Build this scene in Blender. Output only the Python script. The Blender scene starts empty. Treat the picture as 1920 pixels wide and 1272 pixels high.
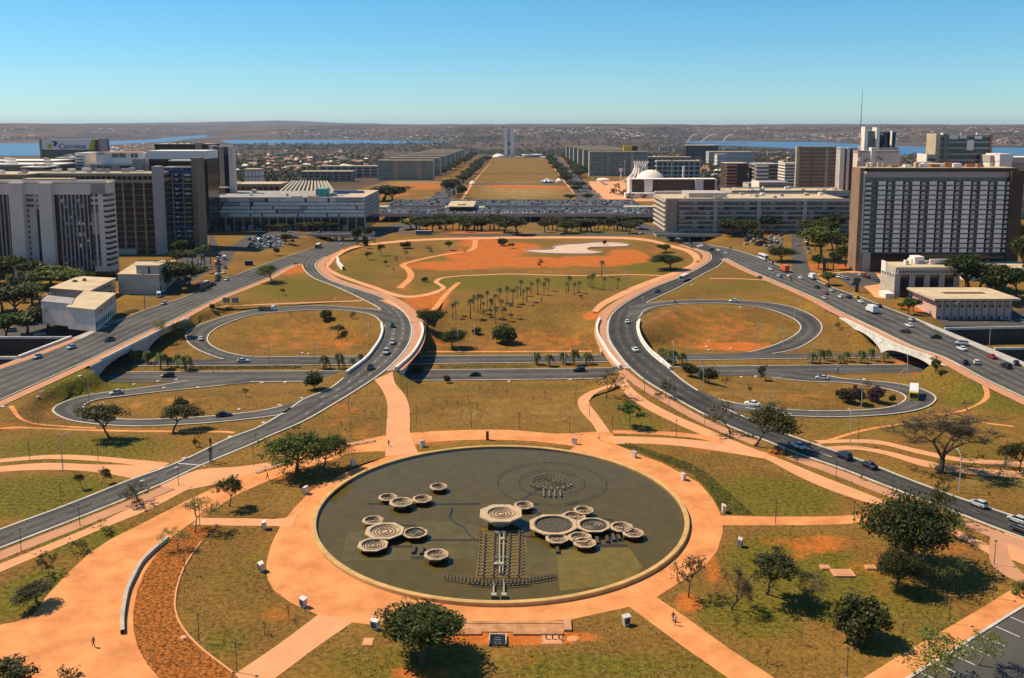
import bpy, bmesh, math, random
import numpy as np
from mathutils import Vector, Matrix
random.seed(7); RNG = np.random.default_rng(7)
R = math.radians
scene = bpy.context.scene
# ------------------------------------------------------------------ camera
F, PITCH, CAMH, HOR, CX = 1740.0, R(8.0), 80.0, 234.0, 960.0
Y0 = HOR + F*math.tan(PITCH)
cam_d = bpy.data.cameras.new('camera'); cam = bpy.data.objects.new('camera', cam_d)
scene.collection.objects.link(cam); scene.camera = cam
cam.location = (0, 0, CAMH); cam.rotation_euler = (math.pi/2-PITCH, 0, 0)
cam_d.sensor_fit = 'HORIZONTAL'; cam_d.sensor_width = 36.0
cam_d.lens = 36.0*F/1920.0; cam_d.shift_y = (Y0-636.0)/1920.0
cam_d.clip_start = 1.0; cam_d.clip_end = 60000.0
# ------------------------------------------------------------------ world, sun, exposure
SUN = Vector((-3.3, 1.05, 4.65)).normalized()
world = bpy.data.worlds.new('World'); scene.world = world; world.use_nodes = True
wn = world.node_tree.nodes; wl = world.node_tree.links; wn.clear()
sky = wn.new('ShaderNodeTexSky'); sky.sky_type = 'NISHITA'; sky.sun_disc = False
sky.sun_elevation = math.asin(SUN.z); sky.sun_rotation = math.atan2(SUN.x, SUN.y)
sky.altitude = 1100; sky.air_density = 1.0; sky.dust_density = 0.0; sky.ozone_density = 2.5
hs = wn.new('ShaderNodeHueSaturation'); hs.inputs['Saturation'].default_value = 1.1
bg = wn.new('ShaderNodeBackground'); bg.inputs[1].default_value = 0.091
wo = wn.new('ShaderNodeOutputWorld')
tint = wn.new('ShaderNodeMix'); tint.data_type = 'RGBA'; tint.blend_type = 'MULTIPLY'; tint.inputs[0].default_value = 1.0; tint.inputs[7].default_value = (0.60, 0.855, 1.06, 1)
tco = wn.new('ShaderNodeTexCoord'); sxyz = wn.new('ShaderNodeSeparateXYZ'); hr = wn.new('ShaderNodeMapRange'); hr.inputs[1].default_value = 0.0; hr.inputs[2].default_value = 0.16
tr_ = wn.new('ShaderNodeMix'); tr_.data_type = 'RGBA'; tr_.inputs[6].default_value = (0.62, 0.83, 1.02, 1); tr_.inputs[7].default_value = (0.50, 1.0, 1.10, 1)
wl.new(tco.outputs['Generated'], sxyz.inputs[0]); wl.new(sxyz.outputs['Z'], hr.inputs[0]); wl.new(hr.outputs[0], tr_.inputs[0]); wl.new(tr_.outputs[2], tint.inputs[7])
wl.new(sky.outputs[0], hs.inputs['Color']); wl.new(hs.outputs[0], tint.inputs[6]); wl.new(tint.outputs[2], bg.inputs[0]); wl.new(bg.outputs[0], wo.inputs[0])
sl = bpy.data.lights.new('sun', 'SUN'); sl.energy = 5.0; sl.angle = R(0.5); sl.color = (1.0, 0.855, 0.61)
so = bpy.data.objects.new('sun', sl); scene.collection.objects.link(so)
so.rotation_euler = SUN.to_track_quat('Z', 'Y').to_euler()
scene.view_settings.view_transform = 'Standard'; scene.view_settings.look = 'None'
scene.view_settings.exposure = 0.34; scene.view_settings.gamma = 1.0
scene.view_settings.use_curve_mapping = False
scene.render.engine = 'CYCLES'; scene.cycles.use_denoising = True
scene.cycles.max_bounces = 6; scene.cycles.transparent_max_bounces = 12
scene.cycles.volume_bounces = 0; scene.cycles.caustics_reflective = False; scene.cycles.caustics_refractive = False
COL = scene.collection
# ------------------------------------------------------------------ photo pixel <-> place
cP, sP = math.cos(PITCH), math.sin(PITCH)
def rayd(px, py):
    a = (px-CX)/F; u = (Y0-py)/F
    return a, cP+u*sP, -sP+u*cP
def PZ(px, py, z=0.0):
    a, dy, dz = rayd(px, py); k = (z-CAMH)/dz
    return Vector((a*k, dy*k, z))
def PY(px, py, Y):
    a, dy, dz = rayd(px, py); k = Y/dy
    return Vector((a*k, Y, CAMH+dz*k))
def pxm(Y, z=0.0):           # photo pixels per metre at that place
    return F/(Y*cP-(z-CAMH)*sP)
def pxof(X, Y, Z):
    d = Y*cP-(Z-CAMH)*sP; u = Y*sP+(Z-CAMH)*cP
    return CX+F*X/d, Y0-F*u/d
def sstep(x, a, b):
    t = np.clip((x-a)/(b-a), 0, 1); return t*t*(3-2*t)
# ------------------------------------------------------------------ materials
MATS = {}
def mat(name, col, rough=0.8, var=0.12, scale=0.5, spec=0.3, metal=0.0, bump=0.0, col2=None, detail=5.0, p0=0.3, p1=0.7):
    if name in MATS: return MATS[name]
    m = bpy.data.materials.new(name); m.use_nodes = True
    n = m.node_tree.nodes; l = m.node_tree.links
    b = n['Principled BSDF']; b.inputs['Roughness'].default_value = rough
    b.inputs['Specular IOR Level'].default_value = spec; b.inputs['Metallic'].default_value = metal
    g = n.new('ShaderNodeNewGeometry')
    no = n.new('ShaderNodeTexNoise'); no.inputs['Scale'].default_value = scale; no.inputs['Detail'].default_value = detail
    no.inputs['Roughness'].default_value = 0.65
    l.new(g.outputs['Position'], no.inputs['Vector'])
    rp = n.new('ShaderNodeValToRGB')
    rp.color_ramp.elements[0].position = p0; rp.color_ramp.elements[1].position = p1
    c1 = [max(0, c*(1-var)) for c in col]; c2 = col2 or [min(1, c*(1+var)) for c in col]
    rp.color_ramp.elements[0].color = (*c1, 1); rp.color_ramp.elements[1].color = (*c2, 1)
    l.new(no.outputs[0], rp.inputs[0]); l.new(rp.outputs[0], b.inputs['Base Color'])
    if bump:
        bp = n.new('ShaderNodeBump'); bp.inputs['Strength'].default_value = bump; bp.inputs['Distance'].default_value = 0.3
        l.new(no.outputs[0], bp.inputs['Height']); l.new(bp.outputs[0], b.inputs['Normal'])
    MATS[name] = m; return m
def leafmat(name, col, col2, trans=0.25):
    m = bpy.data.materials.new(name); m.use_nodes = True
    n = m.node_tree.nodes; l = m.node_tree.links; b = n['Principled BSDF']
    b.inputs['Roughness'].default_value = 0.6; b.inputs['Specular IOR Level'].default_value = 0.25
    g = n.new('ShaderNodeNewGeometry'); oi = n.new('ShaderNodeObjectInfo')
    ad = n.new('ShaderNodeMath'); ad.operation = 'ADD'
    mu = n.new('ShaderNodeMath'); mu.operation = 'MULTIPLY_ADD'; mu.inputs[1].default_value = 0.35; mu.inputs[2].default_value = -0.17
    l.new(oi.outputs['Random'], mu.inputs[0]); l.new(g.outputs['Random Per Island'], ad.inputs[0]); l.new(mu.outputs[0], ad.inputs[1])
    rp = n.new('ShaderNodeValToRGB'); rp.color_ramp.elements[0].color = (*col, 1); rp.color_ramp.elements[1].color = (*col2, 1)
    l.new(ad.outputs[0], rp.inputs[0]); l.new(rp.outputs[0], b.inputs['Base Color'])
    t = n.new('ShaderNodeBsdfTranslucent'); l.new(rp.outputs[0], t.inputs['Color'])
    mx = n.new('ShaderNodeMixShader'); mx.inputs[0].default_value = trans
    l.new(b.outputs[0], mx.inputs[1]); l.new(t.outputs[0], mx.inputs[2]); l.new(mx.outputs[0], n['Material Output'].inputs[0])
    MATS[name] = m; return m
def M(name): return MATS[name]
mat('asphalt', (0.078, 0.071, 0.067), 0.9, 0.20, 0.09, 0.15, bump=0.05)
mat('asphalt_dark', (0.05, 0.046, 0.045), 0.9, 0.18, 0.12, 0.15)
mat('kerb', (0.50, 0.44, 0.37), 0.85, 0.2, 0.35)
mat('paint_white', (0.55, 0.53, 0.50), 0.8, 0.3, 1.2)
mat('paint_pale', (0.24, 0.23, 0.23), 0.8, 0.35, 1.2)
mat('concrete', (0.42, 0.37, 0.31), 0.85, 0.2, 0.4)
mat('concrete_bowl', (0.46, 0.33, 0.205), 0.85, 0.22, 1.2)
mat('white_wall', (0.78, 0.68, 0.60), 0.8, 0.08, 0.2)
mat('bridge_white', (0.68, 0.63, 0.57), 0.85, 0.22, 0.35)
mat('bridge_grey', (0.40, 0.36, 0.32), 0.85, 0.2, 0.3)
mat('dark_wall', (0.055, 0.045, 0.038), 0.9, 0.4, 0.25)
mat('beige_wall', (0.50, 0.42, 0.33), 0.85, 0.1, 0.15)
mat('tan_wall', (0.36, 0.27, 0.18), 0.85, 0.15, 0.15)
mat('grey_wall', (0.44, 0.36, 0.325), 0.85, 0.1, 0.12)
mat('mauve_wall', (0.66, 0.51, 0.45), 0.85, 0.08, 0.12)
mat('pink_wall', (0.58, 0.37, 0.30), 0.85, 0.08, 0.2)
mat('brown_wall', (0.26, 0.16, 0.10), 0.85, 0.15, 0.15)
mat('dark_brown', (0.088, 0.046, 0.028), 0.8, 0.25, 0.2)
mat('red_louver', (0.42, 0.20, 0.13), 0.8, 0.1, 0.2)
mat('roof_tan', (0.50, 0.38, 0.25), 0.9, 0.2, 0.12)
mat('roof_grey', (0.30, 0.27, 0.26), 0.9, 0.2, 0.1)
mat('roof_red', (0.36, 0.17, 0.10), 0.9, 0.2, 0.1)
mat('glass_dark', (0.012, 0.014, 0.022), 0.12, 0.5, 0.15, 0.6)
mat('glass_blue', (0.02, 0.035, 0.07), 0.1, 0.6, 0.12, 0.7)
mat('glass_green', (0.07, 0.10, 0.085), 0.15, 0.5, 0.12, 0.6)
mat('glass_ministry', (0.28, 0.255, 0.19), .55, .4, .15, .3); mat('window_blue', (0.06, 0.12, 0.34), 0.3, 0.4, 0.4, 0.5)
mat('metal_grey', (0.25, 0.25, 0.26), 0.5, 0.1, 1.0, 0.5, 0.6)
mat('metal_dark', (0.05, 0.05, 0.055), 0.6, 0.1, 1.0, 0.4)
mat('pole_white', (0.42, 0.40, 0.38), 0.6, 0.1, 1.0)
mat('teal', (0.06, 0.33, 0.27), 0.7, 0.15, 0.4)
mat('yellow_panel', (0.80, 0.42, 0.02), 0.6, 0.05, 0.4)
mat('sign_blue', (0.015, 0.06, 0.22), 0.6, 0.05)
mat('sign_yellow', (0.50, 0.42, 0.03), 0.6, 0.05)
mat('sign_white', (0.78, 0.69, 0.66), 0.6, 0.03)
mat('rust_orange', (0.42, 0.17, 0.07), 0.8, 0.2, 0.5)
mat('path_orange', (0.58, 0.212, 0.070), 0.9, 0.14, 0.16, 0.2, col2=(0.70, 0.28, 0.102), detail=10, p0=.36, p1=.60)
mat('path_tan', (0.61, 0.285, 0.135), 0.9, 0.10, 0.15, 0.2)
mat('path_red', (0.47, 0.225, 0.125), 0.9, 0.12, 0.2, 0.2)
mat('sand', (0.56, 0.38, 0.28), 0.9, 0.12, 0.08)
mat('soil', (0.125, 0.042, 0.011), 0.95, 0.3, 1.7, 0.1, bump=0.6, col2=(0.44, 0.14, 0.026), detail=9, p0=.38, p1=.60)
mat('trunk', (0.085, 0.06, 0.042), 0.9, 0.3, 3.0)
mat('trunk_pale', (0.16, 0.12, 0.085), 0.9, 0.3, 3.0)
leafmat('leaf_dense', (0.018, 0.028, 0.003), (0.072, 0.084, 0.010))
leafmat('leaf_green', (0.036, 0.058, 0.007), (0.13, 0.15, 0.02))
leafmat('leaf_light', (0.085, 0.10, 0.016), (0.25, 0.25, 0.045))
leafmat('leaf_dark', (0.026, 0.030, 0.007), (0.088, 0.086, 0.018))
leafmat('leaf_brown', (0.05, 0.042, 0.015), (0.14, 0.108, 0.034))
leafmat('leaf_palm', (0.045, 0.058, 0.010), (0.16, 0.16, 0.035))
leafmat('leaf_bright', (0.03, 0.085, 0.008), (0.11, 0.20, 0.02))
leafmat('leaf_purple', (0.038, 0.026, 0.020), (0.105, 0.060, 0.066)); leafmat('tuft_dry', (.17, .10, .028), (.40, .25, .075), .25); leafmat('tuft_green', (.085, .085, .012), (.25, .22, .035), .25)
leafmat('leaf_yellow', (0.30, 0.24, 0.01), (0.55, 0.42, 0.02))
leafmat('leaf_far', (0.024, 0.028, 0.007), (0.085, 0.075, 0.02), 0.15)
leafmat('twig', (0.05, 0.038, 0.022), (0.10, 0.075, 0.045), 0.0)
# ------------------------------------------------------------------ mesh helpers
class MB:
    def __init__(s): s.v = []; s.f = []; s.m = []
    def add(s, vs, fs, mi=0):
        o = len(s.v); s.v += [tuple(v) for v in vs]
        s.f += [tuple(i+o for i in f) for f in fs]; s.m += [mi]*len(fs)
    def box(s, x0, x1, y0, y1, z0, z1, mi=0):
        s.add([(x0,y0,z0),(x1,y0,z0),(x1,y1,z0),(x0,y1,z0),(x0,y0,z1),(x1,y0,z1),(x1,y1,z1),(x0,y1,z1)],
              [(0,3,2,1),(4,5,6,7),(0,1,5,4),(1,2,6,5),(2,3,7,6),(3,0,4,7)], mi)
    def tube(s, pts, rads, n=6, mi=0, cap=True):
        rings = []
        for i, p in enumerate(pts):
            p = Vector(p); a = Vector(pts[max(0, i-1)]); b = Vector(pts[min(len(pts)-1, i+1)])
            d = (b-a).normalized() if (b-a).length > 1e-6 else Vector((0, 0, 1))
            u = d.cross(Vector((0.3, 1, 0.1))); u = u.normalized() if u.length > 1e-4 else Vector((1, 0, 0))
            w = d.cross(u); rings.append([p+(u*math.cos(2*math.pi*k/n)+w*math.sin(2*math.pi*k/n))*rads[i] for k in range(n)])
        vs = [q for r in rings for q in r]; fs = []
        for i in range(len(pts)-1):
            for k in range(n): fs.append((i*n+k, i*n+(k+1)%n, (i+1)*n+(k+1)%n, (i+1)*n+k))
        if cap: fs += [tuple(range(n-1, -1, -1)), tuple((len(pts)-1)*n+k for k in range(n))]
        s.add(vs, fs, mi)
    def lathe(s, prof, n=16, mi=0, rot=0.0, c=(0, 0, 0)):
        vs = []; fs = []
        for (r, z) in prof:
            for k in range(n):
                a = 2*math.pi*k/n+rot; vs.append((c[0]+r*math.cos(a), c[1]+r*math.sin(a), c[2]+z))
        for i in range(len(prof)-1):
            for k in range(n): fs.append((i*n+k, i*n+(k+1)%n, (i+1)*n+(k+1)%n, (i+1)*n+k))
        s.add(vs, fs, mi)
    def prism(s, poly, z0, z1, mi=0):
        n = len(poly); a = sum(poly[i][0]*poly[(i+1)%n][1]-poly[(i+1)%n][0]*poly[i][1] for i in range(n))
        if a < 0: poly = poly[::-1]
        vs = [(p[0], p[1], z0) for p in poly]+[(p[0], p[1], z1) for p in poly]
        s.add(vs, [tuple(range(n-1, -1, -1)), tuple(range(n, 2*n))]+[(i, (i+1)%n, n+(i+1)%n, n+i) for i in range(n)], mi)
    def mesh(s, name, mats, smooth=False):
        me = bpy.data.meshes.new(name); me.from_pydata(s.v, [], s.f)
        for m in (mats if isinstance(mats, (list, tuple)) else [mats]): me.materials.append(M(m) if isinstance(m, str) else m)
        if any(s.m): me.polygons.foreach_set('material_index', s.m)
        if smooth: me.polygons.foreach_set('use_smooth', [True]*len(s.f))
        me.update(); return me
    def build(s, name, mats, parent=None, loc=None, smooth=False): return add_obj(name, s.mesh(name, mats, smooth), parent, loc)
def npmesh(name, v, f, mats, midx=None):
    """v (n,3), f (m,k) numpy"""
    me = bpy.data.meshes.new(name); k = f.shape[1]
    me.vertices.add(len(v)); me.vertices.foreach_set('co', np.ascontiguousarray(v, np.float32).ravel())
    me.loops.add(f.size); me.loops.foreach_set('vertex_index', np.ascontiguousarray(f, np.int32).ravel())
    me.polygons.add(len(f)); me.polygons.foreach_set('loop_start', np.arange(0, f.size, k, dtype=np.int32))
    me.polygons.foreach_set('loop_total', np.full(len(f), k, np.int32))
    for m in mats: me.materials.append(M(m))
    if midx is not None: me.polygons.foreach_set('material_index', np.ascontiguousarray(midx, np.int32))
    me.update(calc_edges=True); me.validate(); return me
def add_obj(name, data, parent=None, loc=None, rot=None, sc=None):
    o = bpy.data.objects.new(name, data); COL.objects.link(o)
    if parent is not None: o.parent = parent
    if loc is not None: o.location = loc
    if rot is not None: o.rotation_euler = rot
    if sc is not None: o.scale = sc
    return o
def tag(o, label=None, cat=None, group=None, kind=None):
    if label: o['label'] = label
    if cat: o['category'] = cat
    if group: o['group'] = group
    if kind: o['kind'] = kind
    return o
def thing(name, label, cat, loc=(0, 0, 0), group=None, rotz=0.0):
    o = add_obj(name, None, None, loc, (0, 0, rotz)); o.empty_display_size = 0.5
    return tag(o, label, cat, group)
CUBES = {}
def cube(m):
    m = m if isinstance(m, str) else m.name
    if m not in CUBES:
        b = MB(); b.box(-.5, .5, -.5, .5, -.5, .5); CUBES[m] = b.mesh('block_'+m, m)
    return CUBES[m]
def bpart(parent, name, m, x0, x1, y0, y1, z0, z1):
    p = parent.location if parent.parent is None else parent.parent.location*0
    o = add_obj(name, cube(m), parent, (((x0+x1)/2-p.x), ((y0+y1)/2-p.y), ((z0+z1)/2-p.z)), None, (abs(x1-x0), abs(y1-y0), abs(z1-z0)))
    return o
def catmull(pts, closed=False, step=2.0):
    """pts: list of Vector; dense smooth polyline"""
    n = len(pts); out = []
    rng = range(n if closed else n-1)
    for i in rng:
        if closed: p0, p1, p2, p3 = pts[(i-1) % n], pts[i], pts[(i+1) % n], pts[(i+2) % n]
        else: p0, p1, p2, p3 = pts[max(i-1, 0)], pts[i], pts[i+1], pts[min(i+2, n-1)]
        d01 = max((p1-p0).length, 1e-3)**.5; d12 = max((p2-p1).length, 1e-3)**.5; d23 = max((p3-p2).length, 1e-3)**.5
        m1 = (p2-p1)+d12*((p1-p0)/d01-(p2-p0)/(d01+d12)) if i > 0 or closed else (p2-p1)
        m2 = (p2-p1)+d12*((p3-p2)/d23-(p3-p1)/(d12+d23)) if i < n-2 or closed else (p2-p1)
        k = max(1, min(60, int((p2-p1).length/step)))
        for j in range(k):
            t = j/k; t2 = t*t; t3 = t2*t
            out.append(p1*(2*t3-3*t2+1)+m1*(t3-2*t2+t)+p2*(-2*t3+3*t2)+m2*(t3-t2))
    if not closed: out.append(pts[-1].copy())
    return out
def resample(pl, n):
    d = [0.0]
    for i in range(1, len(pl)): d.append(d[-1]+(pl[i]-pl[i-1]).length)
    out = []; j = 0
    for k in range(n):
        t = d[-1]*k/(n-1)
        while j < len(d)-2 and d[j+1] < t: j += 1
        u = (t-d[j])/max(d[j+1]-d[j], 1e-6); out.append(pl[j].lerp(pl[j+1], min(max(u, 0), 1)))
    return out
def side(pl, w):
    """offset polyline to its left by w (plan)"""
    out = []
    for i, p in enumerate(pl):
        d = pl[min(i+1, len(pl)-1)]-pl[max(i-1, 0)]; d.z = 0; d = d.normalized() if d.length > 1e-6 else Vector((1, 0, 0))
        out.append(p+Vector((-d.y, d.x, 0))*w)
    return out
def ribbon(a, b, mb, dz=0.0, mi=0):
    n = len(a); vs = [(p.x, p.y, p.z+dz) for p in a]+[(p.x, p.y, p.z+dz) for p in b]
    mb.add(vs, [(i, n+i, n+i+1, i+1) for i in range(n-1)], mi)
def kerb_strip(pl, w, h, mb, z0=-0.05):
    """raised strip along a polyline: width w (to its left), height h"""
    q = side(pl, w); n = len(pl)
    vs = [(p.x, p.y, p.z+z0) for p in pl]+[(p.x, p.y, p.z+h) for p in pl]+[(p.x, p.y, p.z+h) for p in q]+[(p.x, p.y, p.z+z0) for p in q]
    fs = []
    for i in range(n-1):
        for k in range(3): fs.append((k*n+i, k*n+i+1, (k+1)*n+i+1, (k+1)*n+i))
    mb.add(vs, fs)
# ================================================================== roads (edges traced on the photo, set on the ground they lie on)
def wpl(pts, z=0.0, closed=False, step=2.5):
    return catmull([PZ(p[0], p[1], p[2] if len(p) > 2 else z) for p in pts], closed, step)
RD = {}
RD['avenue_left'] = ([(-140,752),(0,693),(50,676),(148,637),(189,617),(267,583),(340,559),(395,535),(433,520),(476,503),(547,478.5,-.4),(588,464,-2.2),(607,458,-3.5),(650,447,-5.5),(690,438,-6.5)],
                     [(-140,815),(0,751),(100,706),(176,671),(279,621),(322,602),(366,579),(419,554),(442,545),(500,521.6),(534,503),(565,492,-.2),(606,479,-.8),(635,467,-2.2),(661,459,-3.5),(702,448,-5.5),(745,438,-6.5)])
RD['avenue_right'] = ([(1205,438,-6.5),(1250,450,-5.5),(1290,461,-3.2),(1330,475,-.8),(1357,483,0),(1394.6,502),(1446,524),(1527,559),(1576,585),(1641,616),(1719,653),(1764.5,668),(1842.5,709),(1920,746),(2080,820)],
                      [(1255,438,-6.5),(1298,450,-5.5),(1330,459,-3),(1375,468,-1),(1420,482,0),(1459,497),(1485,508),(1524,520),(1538,529),(1572,543),(1616,558),(1666,578),(1717,598),(1757,619),(1852,661),(1920,692),(2080,765)])
RD['curve_left'] = ([(600,471,-1.2),(570,485,-.3),(566,497),(571,508),(588,522),(631,539),(686,565),(714,581.6),(722,598),(720,620),(716,636),(706,653),(689,673),(653.6,700),(616,729),(568,749),(540,768),(480,803),(428,822),(347,861),(295,882),(243,900),(122,948),(0,993),(-140,1050)],
                    [(640,468,-1.6),(606,484,-.4),(592,496),(601,512),(621,526),(669,542),(719,559),(752,580),(769,600.5),(773,621),(767,646),(747,673),(716,701),(681,725),(626,759),(568,792),(505,819),(480,831),(375,875),(306,908),(149,972),(0,1030),(-140,1087)])
RD['curve_right'] = ([(1280,459,-2.6),(1312,469,-1.2),(1328.6,475,-.5),(1332,487),(1312,502),(1272,521),(1224,540),(1169,570),(1146,590),(1138.6,613),(1141,636),(1156,661),(1181,691),(1211.6,716),(1262,746),(1332,784),(1388,809),(1440,829),(1502,854),(1575,879),(1662,913),(1766,952),(1867,991.6),(1920,1011),(2080,1072)],
                     [(1310,456,-2.8),(1345,470,-.8),(1359,483),(1348,499),(1320,514),(1274.5,539),(1234,558),(1211.6,569),(1197,585),(1193,603),(1194,621),(1201.5,641),(1216.6,661),(1234,676),(1254,691),(1284.5,716),(1312,734),(1350,755),(1400,780),(1457.6,807),(1520,830),(1610,861),(1707,899.5),(1801,934),(1920,974),(2080,1030)])
RD['cross_far'] = ([(x, y, -6) for x, y in [(-120,684),(180,678),(294,677),(480,670),(650,668.5),(960,667),(1100,666),(1250,664.5),(1440,663.5),(1660,662),(2060,659)]],
                   [(x, y, -6) for x, y in [(-120,693),(180,688),(294,687),(480,686),(650,685),(960,681),(1100,680),(1250,677),(1440,674),(1660,671),(2060,666)]])
RD['cross_near'] = ([(x, y, -6) for x, y in [(-120,704),(150,700),(250,698),(480,696.5),(700,695),(960,692.5),(1100,691),(1250,688),(1440,686),(1660,684),(2060,680)]],
                    [(x, y, -6) for x, y in [(-120,720),(150,718),(250,717),(480,717),(700,715),(960,713),(1100,711),(1250,707),(1440,703),(1660,699),(2060,694)]])
RD['loop_far_left'] = ([(745,592,0),(714,582,0),(656,576.6,-.1),(593,573,-.4),(530,576,-1),(480,580.5,-1.6),(428,592,-2.5),(377,608,-3.5),(352,621,-4.2),(347,633,-4.7),(357,648,-5.2),(385,663,-5.7),(423,675,-6),(470,679,-6),(560,682,-6)],
                       [(745,612,0),(716.5,605.5,0),(701,593,0),(676,586,0),(631,581.6,-.2),(580,581.6,-.5),(530,585,-1),(480,590,-1.7),(433,604,-2.6),(402,619,-3.6),(390,633,-4.5),(395,646,-5.1),(415,657,-5.6),(448,666,-5.9),(480,669,-6),(560,669,-6)])
RD['loop_near_left'] = ([(430,704,-6),(355,713,-6),(302,722.5,-5.7),(226,732.6,-5.1),(151,744,-4.4),(111,758,-4),(97,769,-3.6),(106,779,-3.2),(131,789,-2.8),(176,796,-2.3),(239,800,-1.7),(327,798,-1),(402,793,-.5),(480,785,-.1),(540,776,0),(590,758,0)],
                        [(480,717,-6),(420,723,-6),(377,727.6,-5.9),(302,735,-5.5),(226,744,-4.8),(181,750,-4.3),(161,758,-3.9),(157,764,-3.6),(166,773,-3.2),(191,782,-2.7),(252,787,-1.8),(327,785,-1.1),(402,780,-.6),(480,771.6,-.2),(523,763,0),(575,745,0)])
RD['loop_far_right'] = ([(1180,575,0),(1211.6,569,0),(1224,568,0),(1287,563,-.3),(1362,563,-.8),(1440,568,-1.6),(1478,574,-2.1),(1515,587,-2.9),(1535,600.5,-3.6),(1542,612,-4.2),(1538,626,-4.8),(1520,641,-5.4),(1493,655,-5.8),(1455,663,-6),(1400,668,-6),(1330,670,-6)],
                        [(1170,610,0),(1199,595.5,0),(1209,583,0),(1232,575,0),(1287,570,-.3),(1362,570,-.8),(1425,576.6,-1.5),(1440,580,-1.7),(1470,590,-2.4),(1493,602,-3.2),(1500,610.6,-3.8),(1498,620.6,-4.3),(1480,634.5,-5),(1440,651,-5.7),(1400,661,-6),(1337,664,-6)])
RD['loop_near_right'] = ([(1490,695,-6),(1549,703.7,-6),(1571,708.7,-5.9),(1629,714,-5.6),(1679,719,-5.2),(1717,726,-4.8),(1744,736,-4.2),(1756,746,-3.7),(1751,756.5,-3.2),(1732,766.5,-2.6),(1691,775,-2),(1641,780,-1.5),(1566,783,-.9),(1503,781.6,-.5),(1440,778,-.1),(1390,771,0),(1335,752,0)],
                         [(1400,703,-6),(1440,708,-6),(1515,716,-6),(1591,719,-5.7),(1641,726,-5.2),(1679,734,-4.6),(1696.6,744,-4),(1691,754,-3.4),(1666,764,-2.7),(1616,769,-2),(1540,771,-1.1),(1478,768.6,-.6),(1440,764,-.2),(1395,759,0),(1350,749,0),(1305,730,0)])
RDW = {}
for k, (a, b) in RD.items():
    A, B = wpl(a), wpl(b); n = max(40, int(max(len(A), len(B))*1.0))
    RDW[k] = (resample(A, n), resample(B, n))
YB0, YB1 = 303.0, 381.0       # the cutting under the bridges
BR = ('avenue_left', 'avenue_right', 'curve_left', 'curve_right')
# ================================================================== terrain
def inpoly(x, y, poly):
    ins = np.zeros(np.shape(x), bool); n = len(poly)
    for i in range(n):
        x0, y0 = poly[i][0], poly[i][1]; x1, y1 = poly[(i+1) % n][0], poly[(i+1) % n][1]
        c = ((y0 > y) != (y1 > y)); xx = x0+(y-y0)*(x1-x0)/((y1-y0) if y1 != y0 else 1e-9)
        ins ^= c & (x < xx)
    return ins
PIT_L = [PZ(x, y) for x, y in [(-150,634.5),(131,634.5),(33,672),(-150,671)]]
PIT_R = [PZ(x, y) for x, y in [(1770,617),(2100,611),(2100,652),(1865,655.5)]]
def far_shore(pxx):
    y = np.interp(pxx, [-600,0,200,310,384,421,436,840,862,1268,1290,1517,1685,1920,2600], [269,269,265,259,253.5,253.5,262.5,265,273,273,265,266.5,274,277,277])
    return F*140.0/(y-HOR)
def hnoise(X, Y):
    return (np.sin(X*.0011+Y*.0004)+np.sin(X*.0023-Y*.0009+1.3)+.6*np.sin(X*.0047+Y*.0016+4)+.4*np.sin(X*.0091+2.1*np.sin(Y*.0011)))/3.0
def base_h(X, Y):
    g = np.interp(Y, [0, 690, 790, 960, 3200, 4300, 60000], [0, 0, -7, -9, -30, -61.5, -61.5])
    pxx = X/np.maximum(Y, 1)*F+CX
    d = Y-far_shore(pxx)
    top = 126+16*hnoise(X*.6, Y*.2)+6*hnoise(X*1.7, Y)+np.where(pxx < 330, 10, 0)
    hill = top*sstep(d, 100, 5200)*(1+.10*hnoise(X*2.3, Y*2.3))
    blue = sstep(Y, 18000, 25000)*np.maximum(0, 18+95*np.exp(-((pxx-500)/190.)**2)+26*hnoise(X*.35, Y*.05))
    return g+np.where(Y > 4300, hill, 0)+blue
def trench(Y):
    return -6.0*sstep(Y, 258, 312)*(1-sstep(Y, 356, 424))
_rs = []
for k, (A, B) in RDW.items():
    for a, b in zip(A[::1], B[::1]):
        c = (a+b)/2
        if c.y > 770 or c.y < 80: continue
        if k in BR and YB0 < c.y < YB1: continue
        L_ = (a-b).length
        if k in ('avenue_left', 'avenue_right'): _rs.append((c.x, c.y, c.z, max(L_/2, 2.0)))
        else:
            for t_ in (.13, .5, .87): q_ = a.lerp(b, t_); _rs.append((q_.x, q_.y, q_.z, max(L_*.19, 1.5)))
_rs = np.array(_rs, np.float32)
def full_h(X, Y):
    """X,Y 1-D arrays"""
    h = base_h(X, Y)
    act = (Y < 800) & (Y > 225) & (np.abs(X) < 420)
    idx = np.nonzero(act)[0]
    h0 = trench(Y[idx])*sstep(np.abs(X[idx]), 420, 300)+h[idx]
    out = h0.copy()
    for s in range(0, len(idx), 4000):
        ii = idx[s:s+4000]; x = X[ii].astype(np.float32); y = Y[ii].astype(np.float32)
        d = np.sqrt((x[:, None]-_rs[None, :, 0])**2+(y[:, None]-_rs[None, :, 1])**2)-_rs[None, :, 3]-1.2
        d = np.maximum(d, 0)
        fo = 1-sstep(d, 0, 17.0)
        w = fo/(d+.35)**3
        W = fo.max(1); sw = w.sum(1)
        zr = np.where(sw > 1e-9, (w*(_rs[None, :, 2]-.14*(1-sstep(d, 0, 1.4)))).sum(1)/np.maximum(sw, 1e-9), 0)
        hh = h0[s:s+4000]; out[s:s+4000] = hh+W*(zr-hh)
    h[idx] = out
    for pit in (PIT_L, PIT_R):
        ins = inpoly(X, Y, [(p.x, p.y) for p in pit]); h[ins] = -6.4
    return h
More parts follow.
